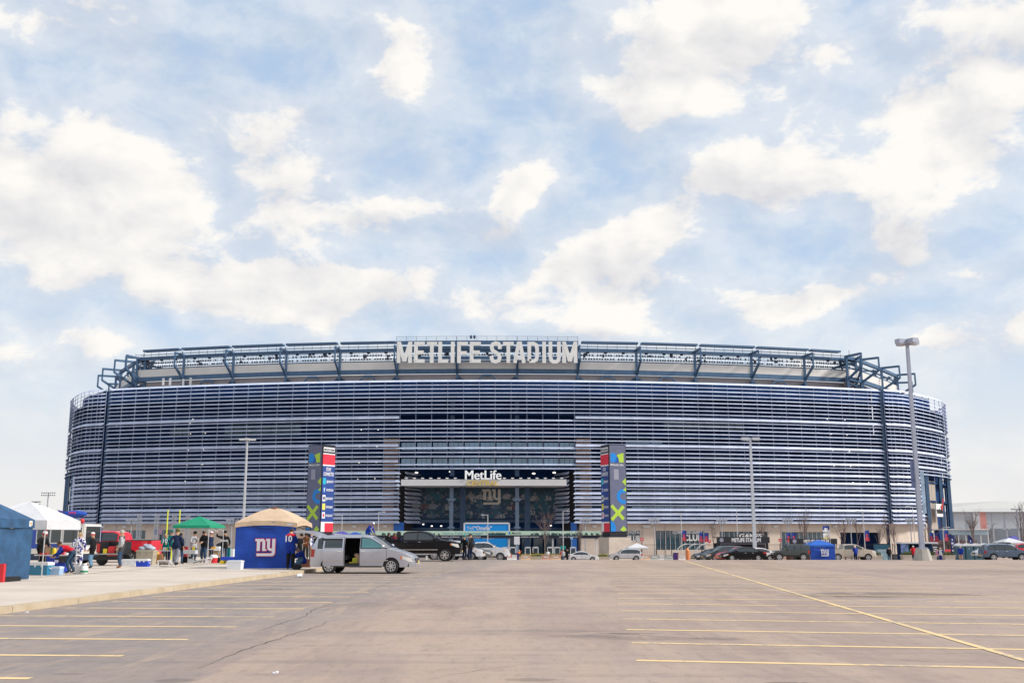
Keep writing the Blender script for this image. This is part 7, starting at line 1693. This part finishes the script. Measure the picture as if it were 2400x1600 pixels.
PEA = mat('barrier_peach', (.56, .36, .25), .6, 0, .08, 2); OR_ = mat('barrier_orange', (.66, .22, .07), .55, 0, .06, 2); WB = mat('barrier_white', (.62, .58, .54), .6, 0, .06, 2); GB = mat('barrier_grey', (.36, .36, .33), .7, 0, .08, 2); PB = mat('barrier_purple', (.05, .015, .14), .5, 0, .06, 2); YB = mat('barrier_yellow', (.66, .50, .07), .5, 0, .05, 2); RB = mat('barrier_red', (.62, .16, .10), .55, 0, .06, 2)
for px, y, m, lb in ((1511, 160, PEA, 'peach traffic barrier just right of the white estate car'), (1533, 162, GB, 'grey traffic barrier second from the white estate car'), (1552, 164, WB, 'white traffic barrier with red ends left of the grey and orange one'), (1568, 163, GB, 'grey traffic barrier left of the purple bin'), (1598, 163, WB, 'white traffic barrier right of the purple bin'), (1232, 164, PEA, 'peach traffic barrier left of the bare tree at the gate'), (1280, 163, mat('barrier_dull_red', (.46, .24, .19), .6, 0, .08, 2), 'dull reddish traffic barrier behind the bare tree'), (1303, 164, PEA, 'peach traffic barrier left of the red jacket'), (1200, 160, WB, 'cream traffic barrier right of the faded red car')):
    jersey(lb, gx(px, y), y, gz(y), m, L=1.5)
cooler('purple_bin', 'dark purple wheeled bin among the traffic barriers', gx(1583, 161), 161, gz(161), 0, (.75, .7, 1.25), PB, PB, 'bin', lid=.12, handle=False); cooler('purple_bin', 'dark purple bin left of the orange vest', gx(1211, 161), 161, gz(161), 0, (.7, .7, 1.2), PB, PB, 'bin', lid=.12, handle=False)
for px, y, m, lb in ((1240, 158, YB, 'yellow crowd barrier left of the bare tree'), (1262, 158, YB, 'yellow crowd barrier behind the bare tree trunk'), (1300, 158, YB, 'yellow crowd barrier left of the white saloon'), (1415, 166, YB, 'yellow crowd barrier right of the white saloon'), (1822, 150, OR_, 'orange crowd barrier left of the off-road car'), (1838, 151, OR_, 'orange crowd barrier behind the off-road car'), (1896, 150, OR_, 'orange crowd barrier left of the royal blue tent'), (1606, 150, OR_, 'orange site barrier right of the purple bin')):
    steel_barrier(lb, gx(px, y), y, gz(y), 0, m)
MB().tube([(0, 0, 0), (0, 0, 1.5)], .3, 12).tube([(0, 0, 1.5), (0, 0, 1.9)], [.3, .05], 12).build('traffic_drum', OR_, None, 40, (gx(1611, 152), 152, gz(152)), label='bright orange traffic drum among the barriers', category='traffic drum')
# black merchandise booths
def booth(label, px0, px1, y, ptop, pmid, tx_px, txw):
    x0, x1 = gx(px0, y), gx(px1, y); zt, zm = pz(ptop, y), pz(pmid, y); g_ = gz(y); o = thing('merchandise_booth', label, 'booth', ((x0 + x1) / 2, y, 0), 0, 'black merchandise booths'); w_ = x1 - x0
    MB().box((0, 0, (zt + zm) / 2), (w_, .3, zt - zm)).build('fascia', KFRAME, o); MB().box((0, 1.6, zt - .1), (w_ - .1, 3.0, .12)).build('roof', KFRAME, o); MB().box((0, 3.0, (zm + g_) / 2), (w_ - .1, .15, zm - g_)).build('back_wall', mat('booth_dark', (.022, .018, .03), .7, 0, .2, .5), o); MB().box((0, .1, zm - .12), (w_ * .86, .2, .1)).build('light_strip', KPALE, o); MB().box((.3, .6, g_ + .55), (w_ * .84, .5, 1.1)).build('counter', KFRAME, o)
    for s in (-1, 1): MB().box((s * (w_ / 2 - .45), .3, (zm + g_) / 2), (.8 if s < 0 else .3, .5, zm - g_)).build('pier', KFRAME, o)
    MB().lathe([(.32, -.17), (.36, -.17), (.36, -.13), (0, -.13)], (-w_ / 2 + .85, 0, (zt + zm) / 2), 16, 'Y').lathe([(0, -.16), (.2, -.16), (.2, -.14)], (-w_ / 2 + .85, 0, (zt + zm) / 2), 12, 'Y').build('emblem', KPALE, o)
    q = MB(); text(q, 'METLIFE STADIUM', (gx(tx_px, y) - (x0 + x1) / 2, -.16, zm + (zt - zm) * .2), (zt - zm) * .62, width=txw / 2400 * y, bold=.035); q.build('lettering', KWHT, o)
booth('black merchandise booth with white lettering behind the row of parked cars', 1680, 1804, 184, 1257.5, 1272, 1749, 67); booth('black merchandise booth with white lettering behind the royal blue tent', 1851, 1962, 186, 1261.5, 1274, 1913, 58)
# stall and feather flags on the right
y = 154; o = thing('market_stall', 'white-topped merchandise stall with dark goods behind the concrete lamp base', 'stall', (gx(2155, y), y, gz(y))); w_ = 5.4; MB().box((0, 1, 2.62), (w_, 2.4, .22)).build('roof', WHC, o); MB().box((0, 2.0, 1.3), (w_ - .2, .1, 2.5)).build('back_cloth', NAVY2, o); MB().box((-2.25, -.1, 1.25), (1.1, .12, 2.4)).build('poster_panel', mat('poster_blue', (.12, .18, .36), .6, 0, .5, 2.5), o); MB().box((2.2, -.1, 1.2), (.95, .12, 2.35)).build('price_banner', DBLK, o)
for s in (-1, 1): MB().box((s * (w_ / 2 - .05), 0, 1.25), (.08, .08, 2.5)).build('post', POLEW, o)
q = MB()
for k in range(5): q.box((2.2 + (k % 2) * .06, -.17, 2.0 - k * .28), (.62 - .07 * (k % 3), .02, .13))
q.build('banner_print', KWHT, o); q = MB(); rr = random.Random(5)
for k in range(26): q.mat(k % 4).box((rr.uniform(-1.5, 1.6), 1.7, rr.uniform(.7, 2.2)), (.36, .2, .42))
q.build('hung_shirts', [C['navy'], C['red'], C['green'], C['dgrey']], o)
for px, t_, b_, y, lb in ((2228, 1248, 1297, 142, 'navy feather flag with white lettering left of the portable toilets'), (2271, 1251, 1300, 152, 'navy feather flag behind the portable toilets')):
    g_ = gz(y); Hh = pz(t_, y) - g_; o = thing('feather_flag', lb, 'flag', (gx(px, y), y, g_), 0, 'navy feather flags'); MB().tube([(0, 0, 0), (.05, 0, Hh * .6), (-.12, 0, Hh * .92), (-.32, 0, Hh)], .03, 6).build('pole', POLEK, o)
    q = MB(); vs = []
    for k in range(11): t = k / 10; z = .3 + (Hh - .35) * t; xl = .05 * math.sin(t * 2) - .35 * max(0, t - .6) ** 1.3; wd = .62 if t < .8 else .62 * (1 - ((t - .8) / .2) ** 1.6) + .03; vs += [(xl, .04 * math.sin(k), z), (xl + wd, .06 * math.sin(k + 1), z)]
    q.add(vs, [(2 * k, 2 * k + 1, 2 * k + 3, 2 * k + 2) for k in range(10)]); q.build('flag_cloth', mat('flag_navy', (.02, .03, .16), .7, 0, .1, 2), o)
    q = MB()
    for k in range(5): q.box((.28, -.05, .9 + k * .48), (.12 + .16 * (k % 2), .01, .26))
    q.build('flag_print', KWHT, o)
y = 150; MB().box((0, 0, .9), (1.5, .06, 1.5)).box((-.7, 0, .1), (.06, .3, .2)).box((.7, 0, .1), (.06, .3, .2)).build('red_board', mat('board_red', (.72, .08, .10), .6, 0, .04, 2), None, None, (gx(2226, y), y, gz(y)), label='bright red board standing behind the navy feather flag', category='board')
POT = mat('toilet_blue_grey', (.055, .13, .17), .45, 0, .08, 1.5); POTW = mat('toilet_roof', (.72, .73, .74), .5, 0, .03, 2)
for k, px in enumerate((2248, 2268, 2288, 2308)):
    y = 141; o = thing('portable_toilet', ('blue grey portable toilet at the left end of the row, behind the bare-legged person', 'blue grey portable toilet second from the feather flag', 'blue grey portable toilet third from the feather flag', 'blue grey portable toilet nearest the blue grey crossover, pale side showing')[k], 'portable toilet', (gx(px, y), y, gz(y)), R(-2), 'portable toilets in a row')
    MB().box((0, 0, 1.0), (1.02, 1.1, 2.0)).build('cabin', POT if k < 3 else mat('toilet_pale', (.16, .23, .27), .5, 0, .06, 2), o); q = MB(); vs = []
    for yy_ in (-.6, .6):
        for i in range(7): a = -1 + 2 * i / 6; vs.append((a * .57, yy_, 2.02 + .30 * (1 - a * a)))
    q.add(vs, [(i, i + 1, i + 8, i + 7) for i in range(6)] + [tuple(range(7))[::-1], tuple(range(7, 14))]); q.box((0, 0, 2.0), (1.14, 1.2, .06)); q.build('roof', POTW, o)
    MB().box((0, -.575, 1.0), (.84, .03, 1.86)).build('door', POT, o); MB().box((.3, -.60, 1.1), (.06, .03, .12)).box((-.05, -.60, 1.62), (.12, .02, .1)).build('latch', KWHT, o)
# glass pavilion
y = 192; o = thing('glass_pavilion', 'low glass-roofed pavilion with slim posts right of the stadium', 'pavilion', (0, y, 0)); x0, x1 = gx(2213, y), gx(2318, y); zt = pz(1241, y); PANE = mat('pavilion_glass', (.30, .40, .46), .15, 0, .15, .4, spec=.8)
for k in range(6):
    xa = x0 + (x1 - x0) * k / 6; MB().box((xa + (x1 - x0) / 12, 0, zt - .45), ((x1 - x0) / 6 - .1, .08, .85)).build('glass_panel', PANE, o); MB().box((xa, .1, (zt - 3) / 2), (.14, .14, zt + 3)).build('post', WHITEM, o)
MB().box((x1, .1, (zt - 3) / 2), (.14, .14, zt + 3)).build('post', WHITEM, o); MB().box(((x0 + x1) / 2, 2.0, zt + .08), (x1 - x0 + .5, 4.4, .16)).build('roof', WHITEM, o); MB().box(((x0 + x1) / 2, 5.0, -1.2), (x1 - x0, .2, 3.8)).build('rear_wall', mat('brush_brown', (.20, .15, .145), .9, 0, .5, .8), o)
# indoor arena far off to the right
y = 380; o = thing('arena_building', 'huge pale grey arena with a low ridged roof and a pink stripe beyond the pavilion', 'arena', (0, y, 0)); x0, x1 = gx(2150, y), gx(2640, y); ze, zr, zl = pz(1199, y), pz(1171, y), pz(1238, y); AR = mat('arena_wall', (.47, .50, .54), .7, 0, .04, .05); AR2 = mat('arena_lower', (.20, .225, .26), .8, 0, .08, .1); ARR = mat('arena_roof', (.46, .455, .44), .7, 0, .04, .04)
MB().box(((x0 + x1) / 2, 40, (ze + zl) / 2), (x1 - x0, 80, ze - zl)).build('wall', AR, o); MB().box(((x0 + x1) / 2, 40, (zl - 3) / 2), (x1 - x0 + .4, 80.4, zl + 3)).build('lower_wall', AR2, o)
xr = gx(2352, y + 20); q = MB(); q.add([(x0 - 1, -1, ze), (x1 + 1, -1, ze), (x1 + 1, 81, ze), (x0 - 1, 81, ze), (x0 + 10, 22, zr - 1.2), (xr, 18, zr + .2), (x1 - 5, 24, zr - 1.2), (xr, 60, zr + .2)], [(0, 1, 6, 5), (0, 5, 4), (0, 4, 3), (1, 2, 6), (3, 4, 7), (4, 5, 7), (5, 6, 7), (6, 2, 7), (2, 3, 7)]); q.build('roof', ARR, o)
for a, b_, m in ((2299, 2314, mat('arena_pink', (.60, .26, .235), .7, 0, .04, .1)), (2283, 2299, mat('arena_panel', (.55, .55, .58), .7, 0, .03, .1))): xa, xb = gx(a, y), gx(b_, y); MB().box(((xa + xb) / 2, -.3, (ze + pz(1243, y)) / 2), (xb - xa, .5, ze - pz(1243, y))).build('wall_panel', m, o)
for a in range(2240, 2420, 30): xa = gx(a, y); MB().box((xa, -.1, (ze + zl) / 2), (.3, .16, ze - zl)).build('wall_seam', AR, o)
# a few more lamps, bushes and tents at the right edge
for px, top_, yy, lb in ((2331, 1227, 175, 'grey lamp post behind the blue grey crossover'), (2390, 1193, 175, 'grey lamp post with twin heads at the right edge'), (2362, 1239, 215, 'small far lamp post before the arena')): shoebox_lamp('lamp_post', lb, gx(px, yy), yy, gz(yy), pz(top_, yy) - gz(yy), (0, 180), 0, 0, .3, .2, (.6, .35, .22), GALV, group='grey lamp posts by the arena')
canopy('canopy_tent', 'white canopy tent among vehicles at the right edge', gx(2366, 165), 165, gz(165), 0, 1.8, 2.9, 3.6, .3, WHC, POLEW, .1); canopy('canopy_tent', 'violet canopy tent near the right edge before the arena', gx(2377, 178), 178, gz(178), 0, 1.5, 3.6, 4.3, .3, PURP, POLEW, .1)
for k, (px, y, H, sp, lb) in enumerate(((1276, 172, 7.6, .55, 'bare spreading tree in front of the entrance gates'), (1359, 192, 6.0, .25, 'thin bare tree left of the right pylon'), (1672, 196, 7.2, .35, 'thin bare tree left of the first black booth'), (1790, 198, 7.4, .35, 'bare tree right of the first black booth'), (1886, 198, 9.4, .32, 'tall bare tree above the off-road car'), (1980, 198, 8.2, .5, 'bare tree above the bed of the cream pickup'), (2010, 200, 7.6, .5, 'bare tree above the cab of the cream pickup'), (2080, 196, 8.2, .32, 'slim bare tree right of the cream pickup'), (2097, 176, 6.0, .35, 'bare potted tree left of the long planter'), (2180, 186, 7.8, .55, 'bare bushy tree right of the tall box-headed lamp'), (2283, 190, 9.0, .45, 'bare tree before the pink stripe of the arena'), (2397, 170, 9.5, .5, 'bare tree at the right edge'), (2062, 200, 6.0, .6, 'low bare tree before the dark gate'), (2240, 196, 6.0, .7, 'low bare tree at the left end of the pavilion'), (2318, 198, 6.5, .6, 'low bare tree at the right end of the pavilion'))):
    bare_tree(lb, gx(px, y), y, gz(y), H, 20 + k, sp)
MB().box((0, 0, .55), (.9, .9, 1.1)).box((0, 0, 1.12), (1.0, 1.0, .08)).build('tree_tub', mat('tub_dark', (.05, .06, .065), .6, 0, .1, 2), None, None, (gx(2097, 175), 175, gz(175)), label='dark square tub round the foot of the potted bare tree', category='tub')
# iron fence along the plaza
IRON = mat('fence_iron', (.018, .02, .026), .5, .1, .1, 2)
for (pa, pb_, y, lb) in ((1503, 1680, 200, 'black iron fence in front of the club windows'), (1800, 1856, 201, 'black iron fence between the black booths'), (1960, 2190, 201, 'black iron fence right of the second black booth'), (2190, 2320, 196, 'black iron fence before the glass pavilion'), (222, 420, 203, 'black iron fence behind the red pickup')):
    x0, x1 = gx(pa, y), gx(pb_, y); o = thing('iron_fence', lb, 'fence', (0, y, -3), 0, 'iron fences on the plaza'); n_ = max(2, int((x1 - x0) / 2.6)); H_ = 3.0 if pa != 222 else 2.6
    for k in range(n_ + 1): MB().box((x0 + (x1 - x0) * k / n_, 0, H_ / 2), (.11, .11, H_)).build('fence_post', IRON, o)
    for z in (.3, H_ - .15): MB().bar((x0, 0, z), (x1, 0, z), .07).build('rail', IRON, o)
    q = MB(); k = x0
    while k < x1: q.box((k, 0, H_ / 2 + .05), (.022, .022, H_ - .3)); k += .3
    o2 = q.build('pickets', IRON, o); o2['kind'] = 'stuff'
for px, py, lb in ((1505, 1263, 'red sign on the fence right of the right pylon'), (1663, 1268, 'red sign on the fence left of the first black booth'), (1829, 1265, 'red sign left of the second black booth'), (2216, 1270, 'small red notice at the pavilion')):
    y = 199; MB().box((0, 0, 0), (.62, .06, .5)).mat(1).box((0, -.035, 0), (.3, .01, .12)).mat(0).box((0, .03, -.5), (.07, .05, .6)).build('red_sign', [KRED, KWHT], None, None, (gx(px, y), y, pz(py, y)), label=lb, category='sign')
# flags by the off-road car, arch frames, emblem
y = 132; o = thing('flag_pole', 'flagpole flying a blue team flag over a white one above the royal blue tent', 'flag', (gx(1948, y), y, gz(y))); Hh = pz(1230, y) - gz(y); MB().tube([(0, 0, 0), (-.1, 0, Hh)], .03, 6).build('pole', POLEW, o)
for z, m, m2 in ((Hh - .85, BANB, KWHT), (Hh - 1.75, KWHT, mat('flag_cream', (.6, .52, .3), .7))): flag_banner(o, -.95, z, .85, .75, m, m2)
o = thing('arch_frame', 'white arched tent frame in front of the long club window', 'tent frame', (gx(1632, 186), 186, gz(186)))
for dx in (-1.4, .3, 2.0): MB().tube([(dx - 2.6 + 2.6 * (1 - math.cos(a)) * .9, 0, 3.0 * math.sin(a)) for a in [PI / 2 * i / 8 for i in range(9)]], .1, 6).build('rib', POLEW, o)
MB().bar((-1.8, 0, 3.0), (2.2, 0, 3.0), .1).build('ridge', POLEW, o)
y = 192; MB().box((0, 0, 0), (1.1, .1, 1.1)).mat(1).lathe([(.36, -.06), (.44, -.06), (.44, -.09), (.36, -.09)], (0, 0, 0), 18, 'Y').lathe([(0, -.07), (.2, -.07)], (0, 0, 0), 12, 'Y').mat(0).box((0, .06, -2.9), (.12, .1, 4.9)).build('emblem_sign', [KFRAME, KPALE], None, None, (gx(554, y), y, pz(1221, y)), label='dark square emblem sign on a post left of the tan tent', category='sign')
for px, y, lb in ((369, 201, 'pair of blue and pink banners on the wall behind the beige bin'),):
    q = MB(); q.box((-.45, 0, 0), (.55, .04, 1.15)).mat(1).box((.45, 0, 0), (.55, .04, 1.15)).mat(0).box((0, .05, -1.5), (.1, .08, 4.6)); q.build('twin_banner', [BANB, mat('banner_pink', (.5, .3, .42), .7, 0, .3, 3)], None, None, (gx(px, y), y, pz(1245, y)), label=lb, category='banner')
for k, (px, y) in enumerate(((1650, 196), (1855, 196), (2190, 194))):
    o = street_lamp('banner_post', ('banner post with blue and red cloth right of the long club window', 'banner post with blue and red cloth left of the second black booth', 'banner post with blue and red cloth right of the tall box-headed lamp')[k], gx(px, y), y, gz(y), 5.6, 1, 'banner posts on the plaza', GALV, .07); flag_banner(o, -.9, 3.4, .8, 1.7, BANB, BANR); flag_banner(o, .1, 3.4, .8, 1.7, BANB, BANR)
# white truss box and boxes of the plaza near 2060
cooler('glass_kiosk', 'pale blue glazed barrier box right of the cream pickup', gx(2068, 148), 148, gz(148), 0, (1.6, 1.0, 1.6), mat('box_pale_blue', (.25, .38, .44), .4, 0, .2, 2), PANE, 'box', handle=False); cooler('teal_hoarding', 'dark teal hoarding behind the pale blue barrier box', gx(2066, 160), 160, gz(160), 0, (2.4, .2, 2.6), mat('hoard_teal', (.02, .10, .16), .5, 0, .15, 1), KFRAME, 'hoarding', lid=.05, handle=False)
bpy.data.scenes.remove(TS)
